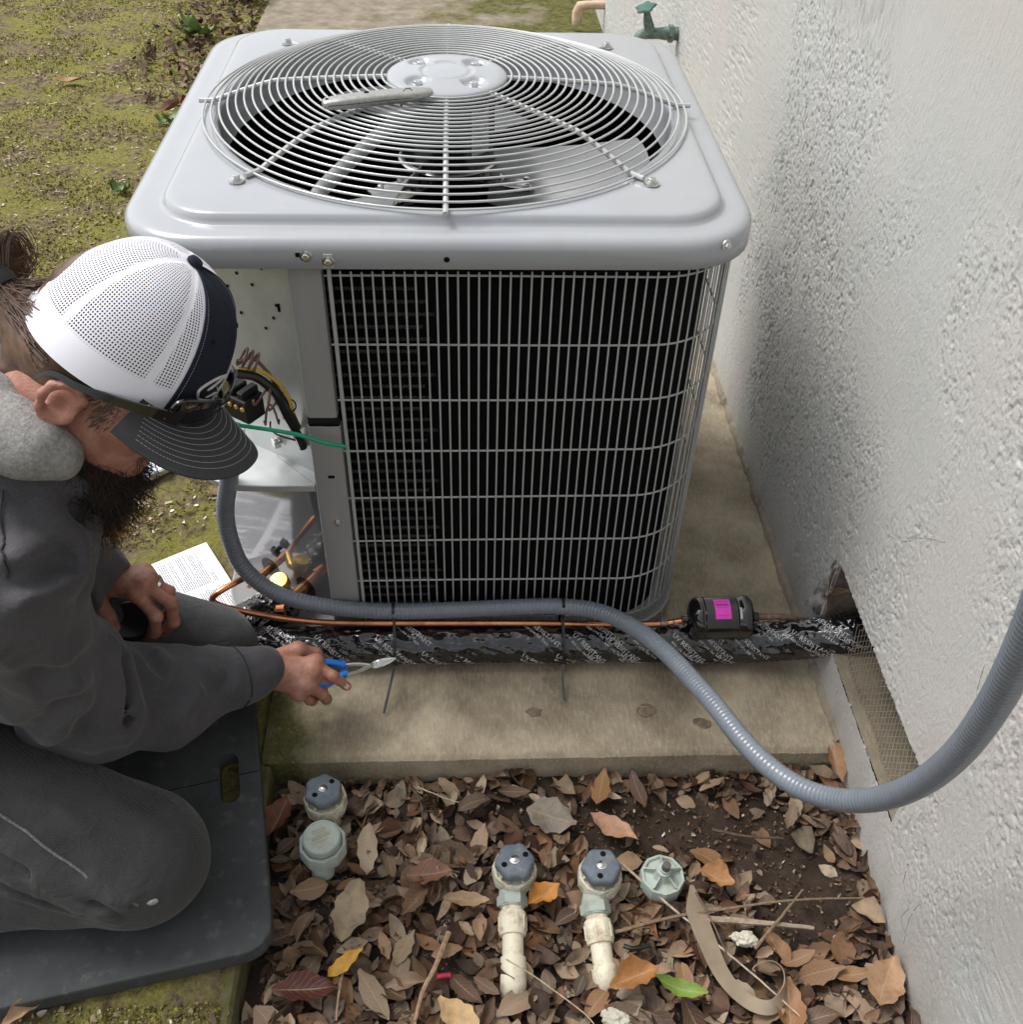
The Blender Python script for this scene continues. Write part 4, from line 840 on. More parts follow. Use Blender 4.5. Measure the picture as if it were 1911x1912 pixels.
# ------------------------------------------------------------------ conduit, lines, drier, ties
cpts = [(-0.3375, 0.0154, 0.5105), (-0.3701, 0.0285, 0.3884), (-0.3864, 0.0326, 0.3247), (-0.3896, 0.0310, 0.2631), (-0.3774, 0.0269, 0.1924), (-0.3374, 0.0189, 0.1416), (-0.2809, 0.0090, 0.1169), (-0.2030, 0.0007, 0.1042), (-0.1045, -0.0053, 0.1016), (0.0042, -0.0077, 0.1065), (0.1130, -0.0074, 0.1115), (0.2016, -0.0131, 0.1175), (0.2669, -0.0413, 0.1327), (0.3198, -0.1029, 0.1579), (0.3555, -0.1829, 0.1913), (0.3822, -0.2654, 0.2215), (0.4059, -0.3450, 0.2471), (0.4285, -0.4188, 0.2641), (0.4522, -0.4742, 0.2793), (0.4823, -0.5203, 0.2976), (0.5131, -0.5617, 0.3361), (0.5331, -0.6053, 0.4087), (0.5379, -0.6489, 0.5100), (0.5272, -0.6896, 0.6283), (0.5071, -0.7224, 0.7472), (0.4816, -0.7496, 0.8570), (0.4546, -0.7716, 0.9650), (0.4325, -0.7855, 1.0524), (.50, -.875, 1.16), (.585, -.89, 1.225), (.70, -.90, 1.25)]
P = resample(spline(cpts, 14), .0019); d_ = np.arange(len(P)) * .0019
mb = MB(); mb.tube(P, .0150 + .00055 * np.cos(d_ / .0076 * 2 * PI), 22); cond = link('conduit', mb.mesh('conduit', M_CONDUIT, ang=0)); tag(cond, 'ribbed grey flexible conduit looping from the unit across the slab towards the wall', 'conduit')
t_ = MB()
for k in range(3):
    v, f = textmesh(('UL LISTED', 'LIQUID TIGHT', 'TYPE B')[k], .008)
# suction line wrapped in printed black film
LP = spline([tuple(vB + n3 * .03), (-.335, .058, .052), (-.392, .020, .047), (-.405, -.012, .043), (-.375, -.030, .041), (-.30, -.033, .0395), (-.15, -.030, .039), (.05, -.031, .039), (.25, -.034, .039), (.42, -.037, .040), (.54, -.042, .044), (.62, -.055, .062), (.69, -.077, .098), (.765, -.088, .125), (.82, -.09, .135)], 26)
LP = resample(LP, .0028); ln = thing('insulated_suction_line', 'thick black insulated refrigerant line wrapped in glossy film with white printed lettering', 'pipe', (0, -.03, 0))
def frame_of(P):
    T = np.gradient(P, axis=0); T /= np.linalg.norm(T, axis=1)[:, None]; U = np.cross(T, (0, 0, 1.)); U /= np.linalg.norm(U, axis=1)[:, None]; W_ = np.cross(U, T); return T, U, W_
LT, LU, LW = frame_of(LP); nA = 60; th = np.arange(nA) / nA * 2 * PI; dl = np.arange(len(LP)) * .0028
A_, B_ = np.meshgrid(dl, th, indexing='ij')
def film(a, b):
    q = np.stack([a * 30 + 3 * np.sin(b), np.cos(b) * 2.2 + 5, np.sin(b) * 2.2 + 5], -1); r1 = 1 - np.abs(2 * fbm(q, 3, 61, .55) - 1)
    q2 = np.stack([a * 75 - 4 * np.cos(b), np.cos(b) * 3.0, np.sin(b) * 3.0], -1); r2 = 1 - np.abs(2 * fbm(q2, 3, 63) - 1)
    return .0072 * (r1 - .75) + .0040 * (r2 - .75) + .004 * (fbm(np.stack([a * 8, 0 * b, 0 * b], -1), 2, 64) - .5)
LR = .0355; RR = LR + film(A_, B_); RR *= np.clip(.55 + A_ / .05, .55, 1)
V = LP[:, None] + RR[..., None] * (np.cos(B_)[..., None] * LU[:, None] + np.sin(B_)[..., None] * LW[:, None])
V[..., 2] = np.maximum(V[..., 2], .0025)
mb = MB(); mb.loft(list(V), True, True); M_FILM = NT('black_film'); M_FILM.set(color=(.006, .006, .007, 1), rough=M_FILM.math('MULTIPLY_ADD', M_FILM.noise(40, 3), .06, .02), spec=.75, Coat_Weight=.3, Coat_Roughness=.02); M_FILM.bump(M_FILM.noise(30, 2, .5, dist=2.0), .3, .005); part('film_wrap', mb, M_FILM.m, ln, ang=1.2)
mb = MB(); tv1, tf1 = textmesh('UV RESISTANT', .0125); tv2, tf2 = textmesh('444 Line Set Tape', .0080); tv1[:, 0] -= tv1[:, 0].mean(); tv2[:, 0] -= tv2[:, 0].mean()
def wraptext(v, f, s, b0, ang, shift):
    x = v[:, 0] * math.cos(ang) - (v[:, 1] + shift) * math.sin(ang) + s; y = v[:, 0] * math.sin(ang) + (v[:, 1] + shift) * math.cos(ang)
    b = b0 + y / LR; i = np.clip(x / .0028, 0, len(LP) - 2); i0 = i.astype(int); t = (i - i0)[:, None]
    L = lambda A: A[i0] * (1 - t) + A[i0 + 1] * t
    r = LR + film(x, b) + .0014; mb.add(L(LP) + r[:, None] * (np.cos(b)[:, None] * L(LU) + np.sin(b)[:, None] * L(LW)), f)
# angle b is measured from LU (towards the viewer) up to the top
for k in range(34):
    for row in range(3):
        s = .05 + k * .060 + row * .034 + random.uniform(-.006, .006); b0 = (-.45, .55, 1.5)[row] + random.uniform(-.1, .1)
        if s < .06 or s > dl[-1] - .06 or random.random() < .42: continue
        an = -.72 + random.uniform(-.05, .05); wraptext(tv1, tf1, s, b0, an, 0.0); wraptext(tv2, tf2, s, b0, an, -.0105)
M_PRINT = simple('white_print', (.55, .55, .55), .4); part('printed_lettering', mb, M_PRINT, ln, False)
# liquid line and filter drier
llq = thing('liquid_line', 'bright copper refrigerant tube running along the top of the black insulated line', 'pipe', (0, -.02, .08))
cp_ = [tuple(vA + n3 * .012), (-0.3697, 0.0750, 0.1211), (-0.3857, 0.0300, 0.1534), (-0.4169, 0.0000, 0.1559), (-0.4321, -0.0060, 0.1443), (-0.4266, -0.0100, 0.1329), (-0.3937, -0.0130, 0.1199), (-0.3468, -0.0160, 0.1079), (-0.2804, -0.0180, 0.0942), (-0.2029, -0.0190, 0.0864), (-0.0455, -0.0200, 0.0844), (0.1533, -0.0200, 0.0804), (0.3043, -0.0200, 0.0744), (0.3847, -0.0220, 0.0765), (0.4340, -0.0280, 0.0928)]
mb = MB(); mb.tube(spline(cp_, 12), .0058, 12); part('copper_tube', mb, M_COPPER, llq)
mb = MB(); mb.tube(spline([(0.5510, -0.0300, 0.1016), (0.6067, -0.0300, 0.1005), (0.6328, -0.0300, 0.0971), (0.6846, -0.0350, 0.0867), (.735, -.05, .085), (.80, -.052, .093)], 10), .0056, 12); t_ = NT('weathered_copper'); t_.set(color=t_.ramp(t_.noise(40, 5), [(.3, (.20, .115, .075)), (.6, (.36, .22, .15)), (.8, (.34, .29, .22))]), metal=.7, rough=.5); part('copper_tube', mb, t_.m, llq, label='dull weathered end of the tube entering the wall')
mb = MB()
for c in ((0.3931, -0.0270, 0.0835), (0.4154, -0.0270, 0.0831), (0.5723, -0.0300, 0.1012), (0.5895, -0.0300, 0.1009), (0.6118, -0.0300, 0.1004)):
    c = np.array(c); mb = MB(); mb.tube([c - np.array((.006, 0, 0)), c + np.array((.006, 0, -.0006))], .0068, 12); part('brazed_joint', mb, M_SOLDER, llq)
fd = thing('filter_drier', 'black cylindrical filter drier with a magenta sticker on the copper line by the wall', 'filter', (0.4929, -0.0320, 0.1035))
fc = np.array((0.4932, -0.0320, 0.1020)); ax = np.array((0.5504, -0.0320, 0.1024)) - np.array((0.4353, -0.0320, 0.1002)); Lh = np.linalg.norm(ax) / 2; ax /= np.linalg.norm(ax); R0 = .040
pr = [(0, -Lh - .012), (.007, -Lh - .012), (.008, -Lh - .002), (.018, -Lh + .000), (.030, -Lh + .003), (.0375, -Lh + .009), (.0398, -Lh + .015), (R0, -Lh + .02), (.0385, -Lh + .022), (.0385, -Lh + .025), (R0, -Lh + .027), (R0, Lh - .03), (.0385, Lh - .028), (.0385, Lh - .025), (R0, Lh - .022), (.0415, Lh - .014), (.041, Lh - .006), (.037, Lh - .001), (.018, Lh + .002), (.009, Lh + .003), (.0085, Lh + .016), (0, Lh + .016)]
mb = MB(); mb.lathe(pr, 48, fc, ax); part('drier_shell', mb, simple('gloss_black_shell', (.006, .006, .007), .12, 0, .3, 30, .05, 60, .002, .6, .6), fd)
up = np.array((0, -.50, .86)); up -= ax * (up @ ax); up /= np.linalg.norm(up); sd_ = np.cross(ax, up)
def on_dr(a, s, off=.0005): return fc + ax * s + (R0 + off) * (up * math.cos(a) + sd_ * math.sin(a))
mb = MB(); mb.grid(np.array([[on_dr(a, s) for s in np.linspace(-.015, .014, 6)] for a in np.linspace(-.78, .26, 16)])); st = part('sticker', mb, simple('magenta_sticker', (.85, .06, .60), .4), fd)
mb = MB()
for a, s0_, s1_, ht in ((-.62, -.013, .011, .03), (-.47, -.013, .011, .05), (-.40, -.013, .011, .03), (-.30, -.011, .008, .02), (.08, -.010, .008, .02)):
    for q in np.arange(s0_, s1_, .003): mb.grid(np.array([[on_dr(b, s, .0008) for s in (q, q + .0024)] for b in (a, a + ht)]))
part('sticker_print', mb, simple('sticker_ink', (.22, .02, .2), .5), st, False)
mb = MB(); mb.grid(np.array([[on_dr(a, s, .0011) for s in np.linspace(.030, .034, 3)] for a in np.linspace(-.25, .28, 6)])); part('white_mark', mb, M_PRINT, fd)
def ziptie(label, x, tail, g, zt):
    t = thing('cable_tie', label, 'cable tie', (x, -.08, .03), g); i = np.argmin(np.abs(LP[:, 0] - x) + (np.abs(LP[:, 1] + .03) > .02) * 9); c = LP[i]
    j = np.argmin(np.abs(P[:, 0] - x) + (P[:, 2] > .3) * 9); cc_ = P[j]; cu = np.array((x, -.02, .083))
    # loop: round the back of the conduit, over it, over the copper, down the front of the wrapped line and under
    d1 = cc_ - c; L = []
    for a in np.linspace(2.7, .75, 9): L.append((x, cc_[1] - .0168 * math.cos(a), cc_[2] + .0168 * math.sin(a)))
    L += [(x + .001, cu[1] - .004, cu[2] + .0072)] if cu[2] + .0072 > 0 else []
    for a in np.linspace(1.05, -1.35, 12): L.append((x + .002, c[1] - .0405 * math.cos(a), max(c[2] + .0405 * math.sin(a), .003)))
    for y in (.0, .02, .04): L.append((x, y - .02, .0022))
    L += [(x - .001, cc_[1] + .022, cc_[2] - .03)]
    Ls = resample(spline(L, 4), .004); G = np.stack([Ls + np.array((s, 0, 0)) for s in (-.0026, .0026)], 1); mb = MB(); mb.grid(G, .0013); part('tie_strap', mb, M_BLKP, t)
    h = np.array((x + .002, c[1] - .042, c[2] - .006)); mb = MB(); mb.bevbox(h, (.0085, .006, .010), .001); part('tie_head', mb, M_BLKP, t)
    tl = spline([h, *tail], 8); tl = resample(tl, .005); wv_ = np.interp(np.arange(len(tl)), [0, len(tl) - 6, len(tl) - 5, len(tl) - 1], [.0023, .0021, .0026, .002])
    G = np.stack([tl + wv_[:, None] * np.array((s, 0, 0)) for s in (-1, 1)], 1); mb = MB(); mb.grid(G, .0012); part('tie_tail', mb, simple('grey_tie', (.045, .046, .05), .35), t)
ziptie('black cable tie being trimmed by the pliers, left of the two on the lines', -.109, [(-0.1137, -0.1212, 0.0300), (-0.1244, -0.1635, 0.0060)], 'cable ties on the lines', 0)
ziptie('black cable tie right of the pliers with its long tail lying on the bare slab', .203, [(0.2016, -0.0991, 0.0220), (0.2021, -0.1431, 0.0060)], 'cable ties on the lines', 0)

# ------------------------------------------------------------------ valves in the leaf bed
M_SAGE = NT('sage_plastic'); n_ = M_SAGE.noise(45, 5, .65); M_SAGE.set(color=M_SAGE.mix(M_SAGE.math('MULTIPLY', M_SAGE.g(n_, .5, .68), .6), (.38, .44, .39), (.30, .26, .19)), rough=.6); M_SAGE.bump(M_SAGE.noise(300, 3), .15, .001); M_SAGE = M_SAGE.m
t_ = NT('cream_pvc'); n_ = t_.noise(38, 6, .68); t_.set(color=t_.mix(t_.math('MULTIPLY', t_.g(n_, .5, .66), .75), (.74, .68, .53), (.36, .26, .15)), rough=.55); t_.bump(t_.noise(200, 4), .2, .001); M_PVC = t_.m
t_ = NT('cream_valve'); n_ = t_.noise(55, 6, .68); t_.set(color=t_.mix(t_.math('MULTIPLY', t_.g(n_, .46, .62), .8), (.66, .63, .50), (.30, .25, .16)), rough=.6); M_CREAM = t_.m
t_ = NT('faded_blue_knob'); n_ = t_.noise(60, 6, .65); t_.set(color=t_.ramp(n_, [(.3, (.08, .098, .125)), (.6, (.14, .162, .192)), (.75, (.26, .27, .28))]), rough=.65); t_.bump(t_.noise(260, 4), .3, .001); M_KNOB = t_.m
M_GAP = M_BLACK
def knob(vt, c, rz, r=.0305, tilt=(0, 0)):
    c = np.array(c); R = np.array(rotm(tilt[0], tilt[1], rz)); axz = R @ np.array((0, 0, 1.)); xx = R @ np.array((1., 0, 0))
    f = lambda t: 1 + .055 * math.cos(6 * t); mb = MB(); mb.lathe([(0, -.022), (r * .62, -.022), (r * .9, -.019), (r, -.013), (r * 1.0, -.006), (r * .93, -.001), (r * .80, .0005), (0, .0)], 72, c, axz, xx, f); k = part('knob', mb, M_KNOB, vt, ang=1.0)
    mb = MB(); mb.lathe([(0, -.0005), (.0075, 0), (.0075, .0006), (.006, .0009), (0, .0009)], 20, c, axz); mb.lathe([(0, .0008), (.0052, .0008), (.0048, .0022), (.003, .003), (0, .0031)], 18, c, axz); mb.box(c + axz * .0031, (.0055, .0012, .0004), R); mb.box(c + axz * .0032, (.0012, .0055, .0004), R); part('knob_screw', mb, M_STEEL, k)
    mb = MB()
    for a in (.35, .35 + PI): mb = MB(); mb.lathe([(0, .0003), (.0046, .0003), (.0046, .0008), (0, .0008)], 14, c + R @ np.array((.019 * math.cos(a), .019 * math.sin(a), 0)), axz); part('knob_hole', mb, M_GAP, k)
    return k
def bonnet(vt, c, mat, r=.035, ribs=True, rz=0.):
    # twelve sided bonnet with a dished top and ribs round the stem boss; c is the centre of its top
    c = np.array(c); mb = MB(); f = lambda t: 1 / math.cos(((t + rz) % (PI / 5)) - PI / 10) * .985
    mb.lathe([(0, -.030), (r * .8, -.030), (r, -.026), (r, -.003), (r * .97, 0), (r * .86, .0), (r * .80, -.004), (.016, -.002), (.013, .004), (.012, .016), (0, .016)], 60, c, (0, 0, 1), None, lambda t: f(t))
    b = part('bonnet', mb, mat, vt, ang=.4)
    if ribs:
        mb = MB()
        for k in range(5):
            a = rz + k * 2 * PI / 5; R = np.array(rotm(0, .35, a)); mb.box(c + np.array((.0205 * math.cos(a), .0205 * math.sin(a), .0035)), (.020, .0022, .010), R)
        part('bonnet_rib', mb, mat, b, False)
    return b
def valve(label, top, mat, rz, knobbed=True, pipe=None, tilt=(0, 0), bodymat=None):
    top = np.array(top); v = thing('irrigation_valve', label, 'valve', tuple(top + np.array((0, 0, -.07))), 'irrigation valves in the leaf bed'); c = top + np.array((0, 0, -.024)) if knobbed else top
    bonnet(v, c, mat, rz=rz)
    if knobbed: knob(v, top, rz, tilt=tilt)
    else:
        mb = MB(); mb.lathe([(.0, .0), (.0115, .0), (.0105, .016), (.0085, .017), (.0085, .021), (.0062, .0215), (.0062, .033), (.0045, .034), (0, .034)], 20, c, (.08, -.05, 1)); part('stem', mb, mat, v); mb = MB(); mb.lathe([(.0, .021), (.0068, .021), (.0066, .034), (0, .035)], 12, c, (.08, -.05, 1)); part('stem_tip', mb, simple('dirty_stem', (.09, .085, .075), .6), v)
    mb = MB(); mb.lathe([(0, -.075), (.024, -.075), (.026, -.03), (0, -.03)], 24, c)
    if pipe is not None:
        a = np.array(pipe[0]); b = np.array(pipe[-1]); d = (b - a) / np.linalg.norm(b - a); mb.tube([c + np.array((0, 0, -.045)), a - d * .004, a + d * .012], [.023, .022, .020], 18); mb.lathe([(0, 0), (.0235, 0), (.0245, .002), (.0245, .014), (.0235, .016), (0, .016)], 6, a - d * .006, d)
        part('valve_body', mb, bodymat or mat, v)
        mb = MB(); mb.lathe([(0, 0), (.0165, 0), (.0165, .001), (.0175, .003), (.0165, .005), (.0175, .007), (.0165, .009), (.0205, .0095), (.0215, .011), (.0215, .042), (.020, .045), (.0165, .045), (.0165, .10), (0, .10)], 28, a + d * .010, d)
        for k in range(10): t = k * PI / 5; u = np.cross(d, (0, 0, 1.)); u /= np.linalg.norm(u); w_ = np.cross(d, u); mb.box(a + d * .037 + .0216 * (u * math.cos(t) + w_ * math.sin(t)), (.003, .022, .002), np.stack([np.cross(d, u * math.cos(t) + w_ * math.sin(t)), d, u * math.cos(t) + w_ * math.sin(t)], 1))
        part('pipe_adapter', mb, M_PVC, v)
        mb = MB(); e0 = a + d * .088; Pth = [e0, b - d * .008, b + d * .002, b + d * .008 + np.array((0, 0, -.012)), b + d * .009 + np.array((0, 0, -.04))]; mb.tube(np.concatenate([[e0 - d * .0001], spline(Pth, 5)]), np.r_[.0165, np.full(21, .0200)], 24); part('pipe_elbow', mb, M_PVC, v)
    else: part('valve_body', mb, bodymat or mat, v)
    return v
valve('irrigation valve with cream bonnet and blue knob behind the pale green capped valve', (-0.2140, -0.3294, 0.0280), M_CREAM, .5, tilt=(-.05, .12))
valve('irrigation valve with blue knob on a long cream pipe, left of the two piped valves', (0.0981, -0.4595, 0.0180), M_CREAM, .1, pipe=[(0.0936, -0.4998, -0.0350), (0.0908, -0.6174, -0.0500)], bodymat=M_SAGE)
valve('irrigation valve with dirty blue knob on the stained cream pipe nearest the knobless one', (0.2345, -0.4722, 0.0180), M_CREAM, 1.0, pipe=[(0.2241, -0.5167, -0.0350), (0.2304, -0.6118, -0.0500)], bodymat=M_SAGE)
valve('pale green irrigation valve without a knob, its bare stem standing up', (0.3371, -0.4697, -0.0220), M_SAGE, .3, False)
cv = thing('irrigation_valve', 'pale green irrigation valve with a round flat cap, in front of the cream one', 'valve', (-0.2182, -0.3913, -0.0400), 'irrigation valves in the leaf bed')
cc_ = np.array((-0.2106, -0.4105, 0.0180)); mb = MB(); mb.lathe([(0, -.018), (.0285, -.018), (.0305, -.016), (.0305, -.003), (.0285, -.0005), (.0255, .0), (.0252, -.0008), (0, -.0008)], 48, cc_); cp = part('round_cap', mb, M_SAGE, cv)
mb = MB(); R = np.array(rotm(0, 0, .42))
for k, (ln_, y0) in enumerate(((.022, .013), (.020, .009), (.030, .000), (.018, -.008))):
    x = -ln_ / 2
    while x < ln_ / 2: wd_ = random.uniform(.0012, .0022); mb.box(cc_ + R @ np.array((x, y0, -.0005)), (wd_, .0058 if k == 2 else .0016, .0006), R); x += wd_ + .0008
part('cap_embossing', mb, simple('stained_emboss', (.34, .33, .22), .7), cp, False)
bonnet(cv, cc_ + np.array((0, 0, -.017)), M_SAGE, .0375, False, .2)
mb = MB(); q = cc_ + np.array((0, 0, -.04)); mb.tube([q, np.array((-0.2121, -0.4257, -0.0300)), np.array((-0.2119, -0.4355, -0.0550))], [.021, .020, .0185], 20); part('valve_body', mb, M_SAGE, cv)

# ------------------------------------------------------------------ tap and pipe on the wall
sp = thing('garden_tap', 'old green brass garden tap on the stucco wall behind the unit', 'tap', (0.6600, 2.0577, 0.4936)); c = np.array((0.6000, 1.9581, 0.5231)); w0 = np.array((.69, c[1], c[2]))
t_ = NT('verdigris_brass'); t_.set(color=t_.ramp(t_.noise(70, 5), [(.3, (.06, .105, .09)), (.55, (.15, .21, .18)), (.75, (.33, .30, .23))]), rough=.6, metal=.3); M_VERD = t_.m
mb = MB(); mb.tube([w0, c + np.array((.045, 0, 0)), c + np.array((.02, 0, 0)), c], [.020, .019, .016, .017], 14); mb.lathe([(0, 0), (.026, 0), (.026, .014), (0, .014)], 6, w0 - np.array((.035, 0, 0)), (1, 0, 0)); mb.tube(spline([c, c + np.array((-.03, 0, -.008)), c + np.array((-.05, -.0, -.04)), c + np.array((-.052, 0, -.06))], 5), .0155, 12); mb.tube([c + np.array((-.05, 0, -.035)), c + np.array((-.053, 0, -.062))], .019, 12); mb.tube([c + np.array((.0, 0, 0)), c + np.array((-.012, 0, .035)), c + np.array((-.018, 0, .06))], [.017, .014, .009], 12); part('tap_body', mb, M_VERD, sp)
mb = MB(); q = c + np.array((-.022, 0, .072)); mb.lathe([(0, -.005), (.008, -.005), (.026, -.003), (.030, .0), (.026, .004), (.008, .005), (0, .006)], 24, q, (-.3, -.15, .94), None, lambda t: 1 + .16 * math.cos(5 * t)); part('tap_handle', mb, simple('green_handle', (.03, .105, .085), .5), sp)
mb = MB(); q = np.array((.70, 3.67, .125)); mb.tube([q, q - np.array((.10, 0, 0)), q - np.array((.13, 0, .006)), q - np.array((.14, 0, .03)), q - np.array((.14, 0, .08))], [.018, .018, .023, .024, .023], 18); o = link('drain_pipe', mb.mesh('drain_pipe', simple('rusty_pale_pipe', (.55, .40, .28), .6, 0, .3, 20))); tag(o, 'pale rusty elbow pipe coming out of the far end of the wall', 'pipe')

# ------------------------------------------------------------------ utility knife on the grille
kz = .913; kA = np.array((-0.1852, 0.2761, 0.9150)); kB = np.array((-0.0216, 0.3316, 0.9150)); kd = (kB - kA); KL = np.linalg.norm(kd); kd /= KL; ks = np.cross((0, 0, 1.), kd); kt = thing('utility_knife', 'worn grey metal utility knife lying on the wire fan grille', 'knife', tuple((kA + kB) / 2))
prof = [(0.0, .009, .0, .010), (.006, .0125, .0, .0145), (.03, .0150, .0005, .0175), (.07, .0155, .001, .0185), (.10, .0150, .001, .0180), (.125, .0165, .0, .0165), (.146, .0155, .0, .0140), (.160, .0125, .002, .0100), (.168, .0085, .004, .0075)]
rings = []
for x, hw, off, ht in prof:
    x = x / .168 * KL; a = np.arange(20) / 20 * 2 * PI; e = 3.2
    yy = hw * np.sign(np.cos(a)) * np.abs(np.cos(a)) ** (2 / e); zz = ht / 2 * np.sign(np.sin(a)) * np.abs(np.sin(a)) ** (2 / e)
    rings.append(kA + kd * x + ks * (yy[:, None] + off) + np.array((0, 0, 1.)) * (zz[:, None] + .0075 + .0))
M_KNIFE = NT('worn_die_cast'); M_KNIFE.set(color=M_KNIFE.ramp(M_KNIFE.noise(160, 6, .7), [(.3, (.22, .22, .21)), (.45, (.36, .36, .34)), (.7, (.42, .42, .40))]), metal=.7, rough=.42); M_KNIFE.bump(M_KNIFE.noise(300, 5), .12, .0003)
mb = MB(); mb.loft(rings, True, True); part('knife_handle', mb, M_KNIFE.m, kt)
mb = MB(); s_ = np.array([[kA + kd * x * KL - ks * .0165 * w_ + np.array((0, 0, .0085 + dz)) for dz in (-.0004, .0004)] for x, w_ in ((.03, .8), (.2, .93), (.5, .95), (.78, 1.0))]); mb.grid(s_)
for x, r in ((.045, .0035), (.40, .004)): mb.lathe([(0, 0), (r, 0), (r, .0006), (0, .0006)], 14, kA + kd * x * KL + ks * (.004 if x > .1 else 0) + np.array((0, 0, .0075 + (.0092 if x > .1 else .0068))), (0, 0, 1))
part('knife_seam', mb, M_BLACK, kt)
mb = MB(); zt = .0075 + .0094
for a, b in (((.72, -.006), (.76, .004)), ((.76, .004), (.80, .004)), ((.80, .004), (.80, -.006))): mb.tube([kA + kd * KL * a[0] + ks * a[1] + np.array((0, 0, zt - .0008)), kA + kd * KL * b[0] + ks * b[1] + np.array((0, 0, zt - .0012))], .0005, 4)
part('blade_latch', mb, M_BLACK, kt)
mb = MB(); mb.grid(np.array([[kB - kd * .012 + ks * s, kB + kd * q + ks * s] for s, q in ((-.006, .003), (.0, .0045), (.008, -.004))]) + np.array((0, 0, .006)), .0012); part('knife_nose', mb, M_STEEL, kt)

# ------------------------------------------------------------------ manual, removed panel, knee pad
mn = thing('instruction_manual', 'white printed instruction booklet open on the moss beside the left hand', 'booklet', (-0.4993, 0.1697, 0.0060))
a0, a1, a2 = np.array((-0.3872, 0.0669, 0.0120)), np.array((-0.5178, 0.2776, 0.0120)), np.array((-0.6360, 0.2008, 0.0120)); ey = a1 - a0; ex = a2 - a1; ex = ex / np.linalg.norm(ex) * .205; ex -= ey * (ex @ ey) / (ey @ ey)
def sheetpt(u, v, z=0.): return a0 + ey * v + ex * u + np.array((0, 0, z + .0025 * math.sin(u * 2.5 + v * 1.7)))
mb = MB(); mb.grid(np.array([[sheetpt(u, v, -.002) for v in np.linspace(0, 1, 8)] for u in np.linspace(0, 1, 8)])[::-1], .003); part('page', mb, simple('white_paper', (.80, .81, .84), .6, 0, .02), mn)
mb = MB(); mb.grid(np.array([[sheetpt(u * 1.02 - .01, v * 1.02 - .03, -.0058) for v in np.linspace(0, 1, 8)] for u in np.linspace(0, 1, 8)])[::-1], .0035); part('cover', mb, simple('black_cover', (.015, .015, .016), .5), mn)
mb = MB()
for blk in range(2):
    for i_ in range(46):
        if random.random() < .05: continue
        v0 = (.05, .53)[blk]; u = .06 + i_ * .0195
        v = v0
        end = v0 + (.40 if random.random() < .75 else random.uniform(.1, .36)); 
        while v < end:
            l = random.uniform(.008, .028); q = [sheetpt(u + du, v + dv, -.0012) for du, dv in ((0, 0), (.0085, 0), (.0085, l), (0, l))]; mb.add(q, [(0, 1, 2, 3)]); v += l + .007
        if random.random() < .1: pass
part('printed_text', mb, simple('grey_print', (.16, .16, .19), .7), mn, False)
pl = thing('removed_panel', 'bare metal access panel lying on the moss behind the man', 'panel', (-0.7266, 0.5247, 0.0000)); b0, b1 = np.array((-0.7497, 0.4221, 0.0220)), np.array((-0.6218, 0.5314, 0.0220)); bx = (b1 - b0) / np.linalg.norm(b1 - b0); by = np.array((-bx[1], bx[0], 0)); R = np.stack([bx, by, (0, 0, 1.)], 1)
mb = MB(); mb.bevbox((b0 + b1) / 2 - bx * .07 + by * .20 + np.array((0, 0, -.008)), (.36, .40, .016), .003, R); t_ = NT('scuffed_sheet'); t_.set(color=t_.mix(t_.g(t_.noise((40, 8, 8), 5, .7), .45, .65), (.62, .65, .68), (.80, .83, .88)), metal=.85, rough=.28); t_.bump(t_.noise((30, 6, 6), 4), .3, .004); part('panel_sheet', mb, t_.m, pl)
mb = MB(); mb.bevbox((b0 + b1) / 2 - bx * .07 + by * .20 + np.array((0, 0, -.0165)), (.352, .392, .006), .001, R); part('panel_flange', mb, M_PAINT, pl)
# knee pad with a hand slot and a fold line
pc, ps = np.array((-.2615, -.588)), None; d1 = np.array((-0.3526, -0.1520, 0.0300))[:2] - np.array((-0.2734, -0.5311, 0.0300))[:2]; d1 /= np.linalg.norm(d1); d0 = np.array((-d1[1], d1[0])); d0 = d0 if d0[0] < 0 else -d0   # d1 along the right edge away from the viewer, d0 towards the left
PW, PLn, PT = .50, .70, .030; p0 = np.array((-.2600, -.5935))
def padpt(u, v, z): q = p0 + d0 * u + d1 * v; return (q[0], q[1], z)
pad = thing('kneeling_pad', 'thick dark grey foam kneeling pad with a hand slot under the man', 'kneeling pad', padpt(.25, .3, 0.0))
def rrect(x0, x1, y0, y1, r, n=6):
    o = []
    for k, (cx, cy_) in enumerate(((x1 - r, y1 - r), (x0 + r, y1 - r), (x0 + r, y0 + r), (x1 - r, y0 + r))):
        for t in np.linspace(0, PI / 2, n): o.append((cx + r * math.cos(t + k * PI / 2), cy_ + r * math.sin(t + k * PI / 2)))
    return o
import mathutils.geometry as mg
import mathutils
outer = rrect(0, PW, 0, PLn, .042, 10); slot = rrect(.034, .066, .255, .352, .0155, 8)
